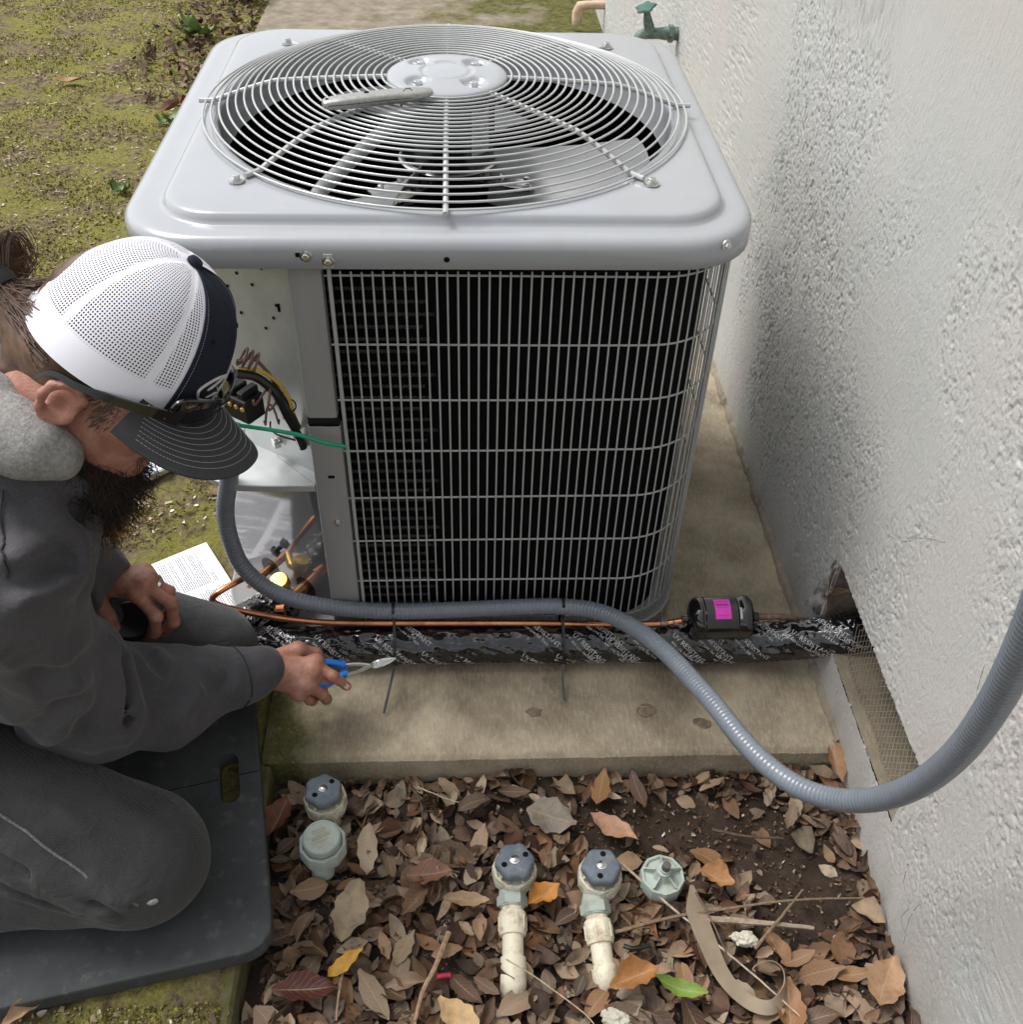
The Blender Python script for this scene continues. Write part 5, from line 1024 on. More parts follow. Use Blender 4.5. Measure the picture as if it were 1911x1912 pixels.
def holed(zt, zb, bev=.004):
    bm_v = []; F = []
    def tess(o, h, z, flip):
        tri = mg.tessellate_polygon([[Vector((*q, 0)) for q in o], [Vector((*q, 0)) for q in h[::-1]]]); pts = list(o) + list(h[::-1]); base = len(bm_v); bm_v.extend([padpt(*q, z) for q in pts])
        for t in tri:
            a, b, c = [np.array(pts[i]) for i in t]; s = (b[0] - a[0]) * (c[1] - a[1]) - (b[1] - a[1]) * (c[0] - a[0]); f = t if (s > 0) else t[::-1]; F.append(tuple(i + base for i in (f if flip else f[::-1])))
    ins = rrect(bev, PW - bev, bev, PLn - bev, .042 - bev, 10)
    tess(ins, slot, zt, False); tess(outer, slot, zb, True)
    def side(lo, loops):
        for (A, za), (Bq, zb_) in zip(loops[:-1], loops[1:]):
            base = len(bm_v); bm_v.extend([padpt(*q, za) for q in A]); bm_v.extend([padpt(*q, zb_) for q in Bq]); n = len(A)
            for i in range(n): j = (i + 1) % n; F.append((base + i, base + n + i, base + n + j, base + j) if lo else (base + i, base + j, base + n + j, base + n + i))
    side(False, [(ins, zt), (rrect(bev * .3, PW - bev * .3, bev * .3, PLn - bev * .3, .042 - bev * .3, 10), zt - bev * .3), (outer, zt - bev), (outer, zb)]); side(True, [(slot, zt), (slot, zb)])
    return MB().add(bm_v, F)
t_ = NT('grey_foam'); n_ = t_.noise(9, 6, .65); t_.set(color=t_.mix(t_.math('MULTIPLY', t_.g(t_.noise(30, 6, .7), .56, .7), .45), t_.ramp(n_, [(.3, (.040, .044, .046)), (.7, (.070, .075, .077))]), (.17, .17, .165)), rough=.72, spec=.3); t_.bump(t_.noise(260, 4), .35, .0012); M_FOAM = t_.m
part('foam_slab', holed(.030, .001), M_FOAM, pad, ang=.9)
mb = MB(); mb.tube([padpt(.002, .306, .0302), padpt(.033, .305, .0302)], .0008, 4); mb.tube([padpt(.068, .303, .0302), padpt(.16, .300, .0302), padpt(.30, .302, .0302)], .0008, 4); part('fold_line', mb, M_BLACK, pad)

# ------------------------------------------------------------------ pliers
pj = np.array((-0.1020, -0.1122, 0.0956)); pp = np.array((-0.1301, -0.1200, 0.0924)); h1 = np.array((-0.1901, -0.1374, 0.1107)); h2 = np.array((-0.1877, -0.1526, 0.1031)); pk = thing('diagonal_pliers', 'steel cutting pliers with blue grips held in the right hand at the cable tie', 'pliers', tuple(pp))
vd = np.array((0, -.66, .75)); pd = (pj - pp) / np.linalg.norm(pj - pp); sdv = np.cross(vd, pd); sdv /= np.linalg.norm(sdv); vd = np.cross(pd, sdv)
def jaw(sg): 
    prof = [(-.012, .0075), (-.004, .0095), (.006, .0095), (.018, .0070), (.030, .0025)]; G = np.array([[pp + pd * x + sdv * (sg * .0006) + vd * .0035 * z, pp + pd * x + sdv * (sg * y_) + vd * .0035 * z * (1 - x * 12 if x > 0 else 1)] for x, y_ in prof for z in (1,)]); return G
mb = MB()
for sg in (-1, 1):
    xs_ = [-.012, -.004, .006, .018, .031]; w_ = [.0050, .0068, .0068, .0052, .0012]; rings = []
    for x, q in zip(xs_, w_): t3 = .0048 * (1 - max(0, x) * 18); rings.append([pp + pd * x + sdv * sg * a + vd * b for a, b in ((.0003, -t3), (q, -t3 * .7), (q, t3 * .7), (.0003, t3))])
    mb.loft(rings if sg > 0 else [r[::-1] for r in rings], True, True)
part('jaw', mb, M_STEEL, pk)
mb = MB(); mb.lathe([(0, -.0065), (.0065, -.0065), (.0065, .0065), (.005, .0075), (0, .0075)], 20, pp + pd * .001, vd); part('pivot', mb, M_STEEL, pk)
for hq, sg in ((h1, 1), (h2, -1)):
    c0 = pp - pd * .008 + sdv * sg * -.002; m_ = (c0 * .45 + hq * .55) + sdv * sg * .0025; L = spline([c0, m_, hq], 8); mb = MB(); rr_ = np.linspace(.0040, .0034, len(L)); mb.tube(L, rr_, 8); part('handle_arm', mb, M_STEEL, pk)
    d_ = (hq - m_) / np.linalg.norm(hq - m_); mb = MB(); mb.tube(spline([hq + d_ * -.004, hq + d_ * .0005, hq + d_ * .03 + sdv * sg * .006, hq + d_ * .075 + sdv * sg * .004], 6), np.r_[.0050, np.full(18, .0068)], 12); part('grip', mb, simple('blue_grip', (.01, .16, .58), .35), pk)

rc0 = np.array((-0.5214, -0.1539, 0.2436)); br = thing('black_roll', 'black rounded object held under the left hand on the thigh', 'roll', tuple(rc0)); mb = MB(); mb.lathe([(.0, -.018), (.030, -.019), (.0335, -.015), (.0335, .015), (.030, .019), (.0, .018)], 32, rc0, (.25, -.35, .9)); part('roll_body', mb, M_BLKP, br)

# ------------------------------------------------------------------ the kneeling man
HO = np.array((-0.3691, -0.2697, 0.8405)); HM = np.array([(0.7245, 0.1210, 0.6786), (-0.3062, 0.9385, 0.1596), (-0.6176, -0.3234, 0.7170)])      # head centre and its forward, left, up axes
def hp(x, y, z): return HO + HM @ np.array((x, y, z), float)
t_ = NT('skin'); n_ = t_.noise(34, 6, .65); sk = t_.ramp(n_, [(.3, (.26, .105, .07)), (.5, (.37, .17, .12)), (.72, (.47, .265, .20))])
sk = t_.mix(t_.math('MULTIPLY', t_.g(t_.noise(260, 3), .62, .74), .3), sk, (.30, .12, .08))
t_.set(color=sk, rough=.48, spec=.4); t_.p.inputs['Subsurface Weight'].default_value = .08; t_.p.inputs['Subsurface Radius'].default_value = (.01, .004, .002); b_ = t_.bump(t_.noise(420, 4, .65), .5, .0012); t_.bump(t_.noise((110, 110, 110), 4, .65, dist=2.2), .45, .0026, b_); M_SKIN = t_.m
def fabric(name, c0, c1, ws, wst, fold=0., rough=.85, fade=None):
    t = NT(name); n = t.noise(9, 5, .6); c = t.ramp(n, [(.3, c0), (.7, c1)])
    wv = t.n('ShaderNodeTexWave', wave_type='BANDS', bands_direction='DIAGONAL'); wv.inputs['Scale'].default_value = ws; wv.inputs['Distortion'].default_value = 3.; wv.inputs['Detail'].default_value = 2; t.l(t.co('Object'), wv.inputs[0])
    c = t.mix(t.math('MULTIPLY', wv.outputs[1], wst), c, fade or tuple(min(1, x * 2.2) for x in c1))
    c = t.mix(t.math('MULTIPLY', t.g(t.noise((420, 420, 420), 2), .5, .68), .35), c, tuple(min(1, x * 1.9) for x in c1)); c = t.mix(t.math('MULTIPLY', t.g(t.noise(8, 5, .65), .46, .68), .32), c, tuple(min(1, x * 1.8) for x in c1))
    t.set(color=c, rough=rough, spec=.2); t.p.inputs['Sheen Weight'].default_value = .15
    b = t.bump(t.noise(700, 3), .25, .0008)
    if fold: t.bump(t.noise(26, 4, .55, dist=1.2), fold, .012, b)
    return t.m
M_JACKET = fabric('charcoal_jacket', (.043, .041, .046), (.064, .061, .067), 420, .08, .25, .75)
M_JEANS = fabric('washed_black_denim', (.022, .023, .025), (.048, .048, .050), 150, .24, .38, .9, (.15, .15, .147))
t_ = NT('grey_fleece'); t_.set(color=t_.ramp(t_.noise(170, 5, .7), [(.3, (.22, .21, .20)), (.7, (.42, .41, .39))]), rough=.95, spec=.1); t_.bump(t_.noise(300, 5, .7), .8, .004); M_FLEECE = t_.m
t_ = NT('brown_hair'); n_ = t_.noise((60, 60, 60), 4); t_.set(color=t_.ramp(n_, [(.3, (.05, .028, .018)), (.7, (.15, .085, .055))]), rough=.42, spec=.5); M_HAIR = t_.m
M_BEARD = mat_attr('beard_hair', .5, .4)
NB = hp(-.03, 0, -.155)
person = thing('person', 'bearded man in a charcoal jacket and white mesh cap kneeling over the refrigerant lines', 'person', (-.60, -.30, .03))
RSH, REL, RWR = np.array((-.545, -.425, .615)), np.array((-0.5561, -0.3282, 0.2650)), np.array((-0.3131, -0.1756, 0.1449))
LSH, LEL, LWR = np.array((-.60, -.15, .615)), np.array((-.675, -.045, .42)), np.array((-0.5596, -0.1254, 0.3171))
# one continuous body: head, neck, trunk, arms and hands
sb = SDF()
sb.ell(hp(-.008, 0, .018), (.098, .077, .094), HM, .02); sb.ell(hp(.035, 0, -.04), (.064, .060, .078), HM, .03); sb.ell(hp(.042, 0, -.096), (.056, .053, .036), HM, .025); sb.ell(hp(.010, 0, -.075), (.055, .063, .05), HM, .03)
for s in (-1, 1): sb.ell(hp(.055, s * .038, -.045), (.032, .026, .028), HM, .02); sb.ell(hp(.082, s * .032, -.006), (.016, .024, .010), HM, .012); sb.ell(hp(.088, s * .031, -.022), (.012, .014, .009), HM, .008, '-'); sb.ell(hp(.080, s * .031, -.022), (.013, .0125, .0115), HM, .004)
sb.cap(hp(.092, 0, -.012), hp(.116, 0, -.048), .009, .0145, .012); 
for s in (-1, 1): sb.ell(hp(.104, s * .013, -.051), (.010, .009, .008), HM, .008)
sb.ell(hp(.092, 0, -.078), (.012, .024, .006), HM, .008); sb.ell(hp(.09, 0, -.087), (.011, .021, .006), HM, .006); sb.ell(hp(.078, 0, -.108), (.022, .024, .018), HM, .015)
sb.cap(hp(-.025, 0, -.05), NB, .057, .062, .03)
for s in (-1, 1):
    E_ = lambda x, o, z: hp(.002 + x * 1.0, s * (.0755 + o * 1.0), -.060 + z * 1.0)
    sb.ell(E_(-.004, .004, .002), (.022, .0065, .028), HM @ np.array(rotm(0, .22, s * .32)), .006)
    sb.chain([E_(.012, .002, .012), E_(.013, .007, .026), E_(.004, .011, .034), E_(-.010, .014, .033), E_(-.021, .0165, .022), E_(-.024, .0165, .006), E_(-.019, .0135, -.010), E_(-.010, .009, -.022), E_(-.001, .006, -.031)], [.004, .0046, .0048, .005, .0052, .0052, .005, .0055, .0068], .005)
    sb.ell(E_(-.002, .0135, -.001), (.012, .008, .016), HM @ np.array(rotm(0, .22, s * .3)), .005, '-'); sb.ell(E_(.011, .004, -.003), (.005, .006, .008), HM, .005); sb.ell(E_(-.004, .006, -.016), (.009, .006, .007), HM, .006)
sb.cap(NB, (-.74, -.30, .53), .055, .10, .04); sb.cap((-.74, -.30, .53), (-.93, -.29, .36), .12, .13, .05); sb.cap(RSH, LSH, .05, .05, .05)
sb.chain([RSH, REL, RWR], [.048, .04, .0295], .02); sb.chain([LSH, LEL, LWR], [.048, .04, .026], .02)
def hand(W, K, fingers, thumb, r0=.017):
    for k in K: sb.cap(W, k, r0 + .002, .0115, .016)
    for a, b in zip(K[:-1], K[1:]): sb.cap(a, b, .0105, .0105, .012)
    for k in K: sb.ell(np.array(k) + np.array((0, -.0012, .0018)), (.0112,) * 3, None, .012)
    for ch, r in fingers: 
        sb.chain(ch, np.linspace(r, r * .8, len(ch)), .0035)
        for p in ch[1:-1]: sb.ell(p, (r * .98,) * 3, None, .004)
    sb.chain(thumb[0], np.array([1.35, 1.2, 1.0, .85])[:len(thumb[0])] * thumb[1], .008)
hand(RWR, [(-0.2317, -0.1583, 0.1444), (-0.2346, -0.1736, 0.1362), (-0.2456, -0.1860, 0.1218), (-0.2597, -0.1908, 0.1036)],
     [([(-0.2317, -0.1607, 0.1417), (-0.2023, -0.1779, 0.1308), (-0.1808, -0.1797, 0.1049)], .0102), ([(-0.2337, -0.1787, 0.1396), (-0.2147, -0.1678, 0.1053), (-0.2261, -0.1383, 0.0729), (-0.2441, -0.1294, 0.0711)], .0102), ([(-0.2447, -0.1910, 0.1253), (-0.2230, -0.1860, 0.0950), (-0.2203, -0.1725, 0.0609), (-0.2379, -0.1537, 0.0521)], .0098), ([(-0.2591, -0.1945, 0.1055), (-0.2462, -0.1882, 0.0806), (-0.2446, -0.1734, 0.0582), (-0.2598, -0.1591, 0.0521)], .0088)],
     ([(-0.2999, -0.1506, 0.1480), (-0.2651, -0.1318, 0.1474), (-0.2375, -0.1236, 0.1226), (-0.2209, -0.1176, 0.0887)], .0112))
hand(LWR, [(-0.4926, -0.1588, 0.3192), (-0.4807, -0.1503, 0.3295), (-0.4797, -0.1339, 0.3283), (-0.4910, -0.1131, 0.3206)],
     [([(-0.4926, -0.1600, 0.3180), (-0.4653, -0.1797, 0.2892), (-0.4785, -0.1736, 0.2442), (-0.4987, -0.1713, 0.2156)], .0112), ([(-0.4807, -0.1508, 0.3289), (-0.4426, -0.1637, 0.3025), (-0.4481, -0.1613, 0.2556), (-0.4706, -0.1587, 0.2270)], .0110), ([(-0.4797, -0.1345, 0.3276), (-0.4511, -0.1390, 0.3023), (-0.4572, -0.1328, 0.2565), (-0.4809, -0.1332, 0.2246)], .0102), ([(-0.4910, -0.1137, 0.3199), (-0.4759, -0.1119, 0.3006), (-0.4790, -0.1040, 0.2644), (-0.4941, -0.1046, 0.2329)], .0088)],
     ([(-0.5672, -0.1444, 0.3001), (-0.5471, -0.1681, 0.2754), (-0.5390, -0.1747, 0.2493), (-0.5322, -0.1778, 0.2239)], .0112), .0185)
V, F = sb.mesh(.0026); V = relax(V, F, 2, .45); body = link('body', fastmesh('body', V, F, M_SKIN), person)
# nails
def nail(p0, p1, up, r, parent):
    p0, p1 = np.array(p0), np.array(p1); d = p1 - p0; d /= np.linalg.norm(d); u = np.array(up, float); u -= d * (u @ d); u /= np.linalg.norm(u); s = np.cross(d, u)
    mb = MB(); mb.grid(np.array([[p1 + d * (x * .0055) + s * (r * .62 * math.sin(a)) + u * (r * (.86 + .12 * math.cos(a)) * 1.0 - .0012 * x * x) for a in np.linspace(-.9, .9, 6)] for x in np.linspace(-1, .9, 5)])); part('fingernail', mb, M_NAIL, parent)
M_NAIL = simple('nail', (.60, .36, .28), .3)
vw = np.array((.1, -.6, .75))
nail((-0.2023, -0.1779, 0.1308), (-0.1833, -0.1797, 0.1078), vw, .0085, body); nail((-0.4785, -0.1736, 0.2442), (-0.4963, -0.1710, 0.2191), (.5, -.4, .7), .0092, body); nail((-0.5390, -0.1747, 0.2493), (-0.5332, -0.1773, 0.2274), vw, .0098, body)
mb = MB(); rc_ = np.array((-0.4675, -0.1369, 0.3153)); rd = np.array((-0.4511, -0.1390, 0.3023)) - np.array((-0.4797, -0.1345, 0.3276)); rd /= np.linalg.norm(rd); mb.lathe([(.0108, -.0024), (.0126, -.0026), (.0130, 0), (.0126, .0026), (.0108, .0024)], 28, rc_, rd); o = part('ring', mb, simple('silver_ring', (.75, .75, .74), .18, 1.0), body)
# jacket
sj = SDF()
sj.cap(NB + np.array((-.03, 0, -.04)), (-.74, -.30, .54), .105, .165, .06); sj.cap((-.74, -.30, .54), (-.96, -.29, .37), .165, .18, .06); sj.cap(RSH, LSH, .082, .082, .06)
sj.cap(RSH, REL, .085, .088, .05); sj.cap(REL, np.array((-0.4453, -0.2536, 0.1911)), .088, .074, .03); sj.cap(np.array((-0.4453, -0.2536, 0.1911)), RWR - (RWR - np.array((-0.4453, -0.2536, 0.1911))) * .07, .074, .042, .03)
sj.cap(LSH, LEL, .085, .075, .05); sj.cap(LEL, LWR + (LWR - LEL) * .02, .070, .040, .03); sj.cap(np.array((-.60, -.20, .60)), np.array((-0.5692, -0.1456, 0.3761)), .09, .045, .05)
fd_ = (RWR - REL) / np.linalg.norm(RWR - REL); sj.cap(RWR - fd_ * .022, RWR + fd_ * .10, .0345, .036, .006, '-')
ld_ = (LWR - LEL) / np.linalg.norm(LWR - LEL); sj.cap(LWR + ld_ * .004, LWR + ld_ * .09, .032, .034, .006, '-')
fax = np.stack([fd_, np.cross(fd_, (0, 0, 1.)), np.cross(np.cross(fd_, (0, 0, 1.)), fd_)], 1)
def creases(sdf, lines):
    out = []
    for pts, A, wd_ in lines:
        Pq = resample(spline(pts, 6), .006); Pq, _ = sdf.snap(Pq, 0.0, 6); out.append((Pq, A, wd_))
    def f(Q):
        r = np.zeros(len(Q))
        for Pq, A, wd_ in out:
            wd_ = wd_ * (1.35 if sdf is sj else 1.0); c = Pq.mean(0); R_ = np.linalg.norm(Pq - c, axis=1).max() + 4 * wd_; m_ = np.linalg.norm(Q - c, axis=1) < R_
            if not m_.any(): continue
            q = Q[m_]; dm = np.full(len(q), 9.); tt = np.zeros(len(q))
            for i_, p_ in enumerate(Pq): e = np.linalg.norm(q - p_, axis=1); b_2 = e < dm; dm[b_2] = e[b_2]; tt[b_2] = i_ / (len(Pq) - 1)
            fade = np.clip(np.minimum(tt, 1 - tt) * 5 + .15, 0, 1); x = dm / wd_; r[m_] += A * fade * (.50 * np.exp(-x * x) - .85 * np.exp(-((x - 1.8) / .95) ** 2))
        return r
    return f
jc = creases(sj, [([(-0.4953, -0.4795, 0.6758), (-0.4740, -0.4633, 0.6672), (-0.4572, -0.4323, 0.6544), (-0.4495, -0.3803, 0.6221)], .020, .012), ([(-0.4756, -0.3208, 0.3960), (-0.4655, -0.3520, 0.3811), (-0.4672, -0.3636, 0.3363), (-0.4763, -0.3837, 0.2949)], .022, .012), ([(-0.4712, -0.2549, 0.2943), (-0.4480, -0.2820, 0.2888), (-0.4276, -0.2927, 0.2724)], .012, .009), ([(-0.4887, -0.3974, 0.2630), (-0.4725, -0.3785, 0.2877), (-0.4597, -0.3433, 0.2973)], .012, .010),
  ([(-0.5442, -0.4284, 0.2900), (-0.4966, -0.4224, 0.3544), (-0.4725, -0.3962, 0.3783)], .014, .014), ([(-0.6110, -0.4108, 0.3050), (-0.5248, -0.4546, 0.4104), (-0.4776, -0.4258, 0.4390)], .010, .014), ([(-0.4340, -0.3364, 0.2423), (-0.4110, -0.3070, 0.2487), (-0.4019, -0.2752, 0.2574)], .010, .010), ([(-0.4062, -0.2562, 0.2626), (-0.3838, -0.2641, 0.2431), (-0.3696, -0.2746, 0.2190)], .007, .008), ([(-0.4638, -0.3877, 0.4522), (-0.4704, -0.4217, 0.4717), (-0.4871, -0.4555, 0.4978), (-0.5083, -0.4839, 0.5283)], .012, .013),
  ([(-0.4552, -0.3634, 0.7236), (-0.4448, -0.3558, 0.6664), (-0.4463, -0.3636, 0.6018)], .016, .013), ([(-0.3637, -0.2745, 0.2051), (-0.3547, -0.2448, 0.2142), (-0.3614, -0.2200, 0.2239)], .006, .008)])
def jfold(Pq):
    q = (Pq - REL) @ fax; a = q[:, 0]
    w1 = 1 - np.abs(2 * fbm(np.stack([a * 15 + q[:, 2] * 9, q[:, 1] * 5, q[:, 2] * 5], 1), 2, 81) - 1)
    w2 = fbm(Pq * 11.0, 3, 83) - .5
    return -.026 * (w1 - .72) * np.clip(1 - (a - .20) / .12, .15, 1) - .034 * w2 + 1.0 * jc(Pq)
sj.cap(NB + np.array((-.02, .0, -.05)), NB + np.array((-.03, -.02, -.14)), .07, .085, .05); jf0 = jfold; sj.disp = jf0
jacket = sdfpart('jacket', sj, .0050, M_JACKET, person, 6)
def seam(name, sdf, pts, r, mat, parent, off=.0012):
    Pq = resample(spline(pts, 8), .004); Pq, _ = sdf.snap(Pq, off); k_ = np.ones(7) / 7; Pq = np.stack([np.convolve(np.pad(Pq[:, j], 3, 'edge'), k_, 'valid') for j in range(3)], 1); Pq, _ = sdf.snap(Pq, off, 3); mb = MB(); mb.tube(Pq, r, 6); return part(name, mb, mat, parent)
M_SEAM = simple('dark_seam', (.016, .016, .018), .8)
seam('sleeve_seam', sj, [(-0.4991, -0.3835, 0.7372), (-0.4990, -0.4035, 0.7104), (-0.4881, -0.4446, 0.6910), (-0.4831, -0.4714, 0.6714)], .0014, M_SEAM, jacket)
cR = RWR - fd_ * .054; u_, v_ = np.cross(fd_, (0, 0, 1.)), None; u_ /= np.linalg.norm(u_); v_ = np.cross(fd_, u_)
seam('cuff_seam', sj, [cR + .05 * (u_ * math.cos(a) + v_ * math.sin(a)) for a in np.linspace(0, 2 * PI, 14)], .0011, M_SEAM, jacket)
# fleece hood folded round the neck
sf = SDF(); sf.chain([(-0.5609, -0.2390, 0.8103), (-0.5061, -0.3153, 0.8120), (-0.4744, -0.3498, 0.7986), (-0.4462, -0.3677, 0.7882), (-0.4284, -0.3663, 0.7687)], [.024, .022, .020, .017, .012], .02); sf.chain([(-0.5561, -0.3061, 0.7814), (-0.5107, -0.3444, 0.7796), (-0.4710, -0.3692, 0.7774), (-0.4353, -0.3662, 0.7609)], [.028, .026, .021, .011], .045)
sf.cap((-0.5610, -0.2476, 0.8009), NB + np.array((-.03, .08, .02)), .03, .035, .03); sf.cap(NB + np.array((-.03, .08, .02)), NB + np.array((.04, .06, -.05)), .045, .03, .03)
sf.disp = lambda Pq: -.010 * (fbm(Pq * 22, 3, 91) - .5); sdfpart('hood', sf, .0036, M_FLEECE, person, 1)
# jeans
sn = SDF(); RK, LK = np.array((-.462, -.494, .120)), np.array((-.428, -.105, .112)); 
sn.cap((-.96, -.41, .34), RK, .130, .094, .03); sn.cap(RK + np.array((-.03, -.01, -.012)), (-.92, -.53, .085), .078, .062, .02); sn.ell(RK + np.array((.012, 0, -.01)), (.088, .09, .088), None, .03)
sn.cap((-.96, -.18, .36), LK, .135, .088, .03); sn.cap(LK + np.array((-.03, .01, -.01)), (-.92, -.06, .085), .074, .06, .02); sn.cap((-.98, -.42, .36), (-.98, -.17, .36), .15, .15, .05)
def jeanf(Pq):
    d = Pq - RK; w1 = 1 - np.abs(2 * fbm(np.stack([d[:, 0] * 7 - d[:, 2] * 6, d[:, 1] * 9, d[:, 2] * 22 + d[:, 0] * 6], 1), 2, 85) - 1); lo = np.clip((.13 - Pq[:, 2]) / .08, 0, 1) * np.clip((-.42 - Pq[:, 0]) / .06, 0, 1)
    return -.003 * (fbm(Pq * 14, 2, 87) - .5) * 2 - .016 * (w1 - .7) * (.12 + .88 * lo)
nc = creases(sn, [([(-0.6224, -0.5528, 0.2545), (-0.5610, -0.5675, 0.2112), (-0.5045, -0.5776, 0.1735), (-0.4361, -0.5881, 0.1405)], .014, .010), ([(-0.6179, -0.5716, 0.2046), (-0.5553, -0.5792, 0.1688), (-0.4882, -0.5884, 0.1408), (-0.4492, -0.5918, 0.1331)], .012, .008), ([(-0.5017, -0.5649, 0.1976), (-0.4689, -0.5754, 0.1748), (-0.4311, -0.5841, 0.1476)], .011, .007), ([(-0.5598, -0.5602, 0.2233), (-0.5235, -0.5739, 0.1866), (-0.4940, -0.5861, 0.1489)], .009, .008), ([(-0.5851, -0.5241, 0.2709), (-0.5414, -0.5226, 0.2532), (-0.4948, -0.5439, 0.2190)], .006, .012), ([(-0.4854, -0.4536, 0.2337), (-0.4444, -0.4581, 0.2119), (-0.3961, -0.4909, 0.1935)], .004, .014)])
jn0 = jeanf; sn.disp = lambda Pq: jn0(Pq) + 1.0 * nc(Pq); jeans = sdfpart('jeans', sn, .0046, M_JEANS, person, 4)
M_STITCH = simple('pale_seam', (.16, .16, .15), .9, var=.5, vs=300)
seam('side_seam', sn, [(-0.6173, -0.5122, 0.2921), (-0.5591, -0.5366, 0.2507), (-0.5076, -0.5595, 0.2082), (-0.4619, -0.5752, 0.1740), (-0.4287, -0.5844, 0.1450)], .0021, M_STITCH, jeans)
mb = MB(); sw, _ = sn.snap([np.array((-0.4142, -0.5788, 0.1438))], .0); mb.ball(sw[0], (.0085, .0035, .005), 8, rotm(0, .3, .5)); V = mb.v[0]; mb.v[0] = V + .003 * (fbm(V * 260, 3, 4) - .5)[:, None]; part('worn_patch', mb, simple('frayed_white', (.30, .31, .31), .95, var=.4, vs=300), jeans)
for q, rz in (((-.98, -.54, .075), .0), ((-.98, -.06, .075), .1)):
    ss = SDF(); ss.cap(np.array(q) + np.array((.06, 0, 0)), np.array(q) + np.array((-.09, 0, .0)), .042, .045, .03); ss.cap(np.array(q) + np.array((-.09, 0, .0)), np.array(q) + np.array((-.12, 0, -.02)), .045, .036, .03); sdfpart('boot', ss, .006, simple('black_boot', (.02, .018, .016), .5), person, 1)
# hair
sh_ = SDF(); sh_.ell(hp(-.016, 0, -.008), (.092, .082, .086), HM, .01); sh_.ell(hp(-.008, 0, .022), (.100, .0795, .0965), HM, .01); sh_.cap(hp(-.055, 0, -.06), hp(-.070, 0, -.10), .05, .035, .03); sh_.cap(hp(-.085, 0, -.055), hp(-.150, .0, -.04), .036, .018, .02)
sh_.ell(hp(.075, 0, -.10), (.088, .13, .115), HM, .012, '-')
for s in (-1, 1): sh_.ell(hp(-.002, s * .10, -.045), (.040, .030, .043), HM, .01, '-')
sh_.disp = lambda Pq: -.004 * (fbm((Pq - HO) @ HM * np.array((14, 60, 60)), 2, 93) - .5); hair = sdfpart('hair', sh_, .0032, M_HAIR, person, 1)
mb = MB(); zz_ = RNG.uniform(-.062, .0, 1700); xx_ = RNG.normal(.034, .013, 1700); k_ = (np.abs(xx_ - .034) < .030 + .3 * zz_) & (RNG.random(1700) < 1.1 + zz_ * 14); zz_ = zz_[k_]; xx_ = xx_[k_]; sg_n = np.where(RNG.random(len(zz_)) < .5, -1, 1)
ps_, gs_ = sb.snap(np.stack([hp(x - .1 * (z + .03), q * .074, z) for x, z, q in zip(xx_, zz_, sg_n)]), .0, 4)
for p_, g_ in zip(ps_, gs_): l = random.uniform(.004, .009); d_3 = HM @ np.array((random.gauss(-.25, .2), 0, -1.)); mb.tube([p_ - g_ * .0006, p_ + d_3 * l * .5 + g_ * .0007, p_ + d_3 * l + g_ * .0004], [.00038, .00036, .0002], 3, False)
o = part('sideburn', mb, simple('dark_stubble', (.075, .042, .030), .6), hair); o['kind'] = 'stuff'
tie = hp(-.150, .0, -.04); mb = MB(); mb.lathe([(.014, -.012), (.0215, -.010), (.0235, 0), (.0215, .010), (.014, .012)], 24, tie, HM @ np.array((-1., .12, .05))); part('hair_tie', mb, simple('black_band', (.012, .012, .013), .8), hair)
mb = MB()
for k in range(620):       # strands drawn back to the tie
    a = random.uniform(1.15, 2 * PI - 1.15); v = random.uniform(-.95, .12); c = math.sqrt(max(0, 1 - v * v)); p0 = hp(-.020 + .0945 * c * math.cos(a), .0845 * c * math.sin(a), -.004 + .0885 * v)
    e = tie + HM @ np.array((.004, random.gauss(0, .008), random.gauss(0, .008))); L = []
    for t in np.linspace(0, 1, 7): q = p0 * (1 - t) + e * t; L.append(q)
    L = np.array(L)
    loc = (L - HO) @ HM - np.array((-.020, 0, -.004)); k0 = np.linalg.norm(loc / np.array((.0930, .0830, .0870)), axis=1); sc = np.where(k0 < 1, 1 / np.maximum(k0, .3), 1)[:, None]; loc = loc * (1 + (sc - 1) * .97) + np.array((-.020, 0, -.004)) 
    if loc[0, 0] > .012 or (abs(loc[0, 1]) > .06 and loc[0, 0] > -.035 and loc[0, 2] < -.005): continue
    mb.tube(HO + loc @ HM.T, np.linspace(.0007, .0005, 7), 4, False)
for k in range(420):       # tail and loop of hair beyond the tie
    s = random.gauss(0, 1); t_2 = random.gauss(0, 1); L = [tie + HM @ np.array((.0, s * .006, t_2 * .006)), tie + HM @ np.array((-.026, s * .014 + .010, t_2 * .012 + .010)), tie + HM @ np.array((-.03, s * .016 + .040, t_2 * .014 + .012)), tie + HM @ np.array((-.02 + .008 * s, s * .014 + .060, t_2 * .012 - .006)), tie + HM @ np.array((-.035 + .012 * s, s * .018 + .040, -.045 + t_2 * .02))]
    mb.tube(spline(L, 4), .00065, 4, False)
o = part('hair_strands', mb, M_HAIR, hair); o['kind'] = 'stuff'
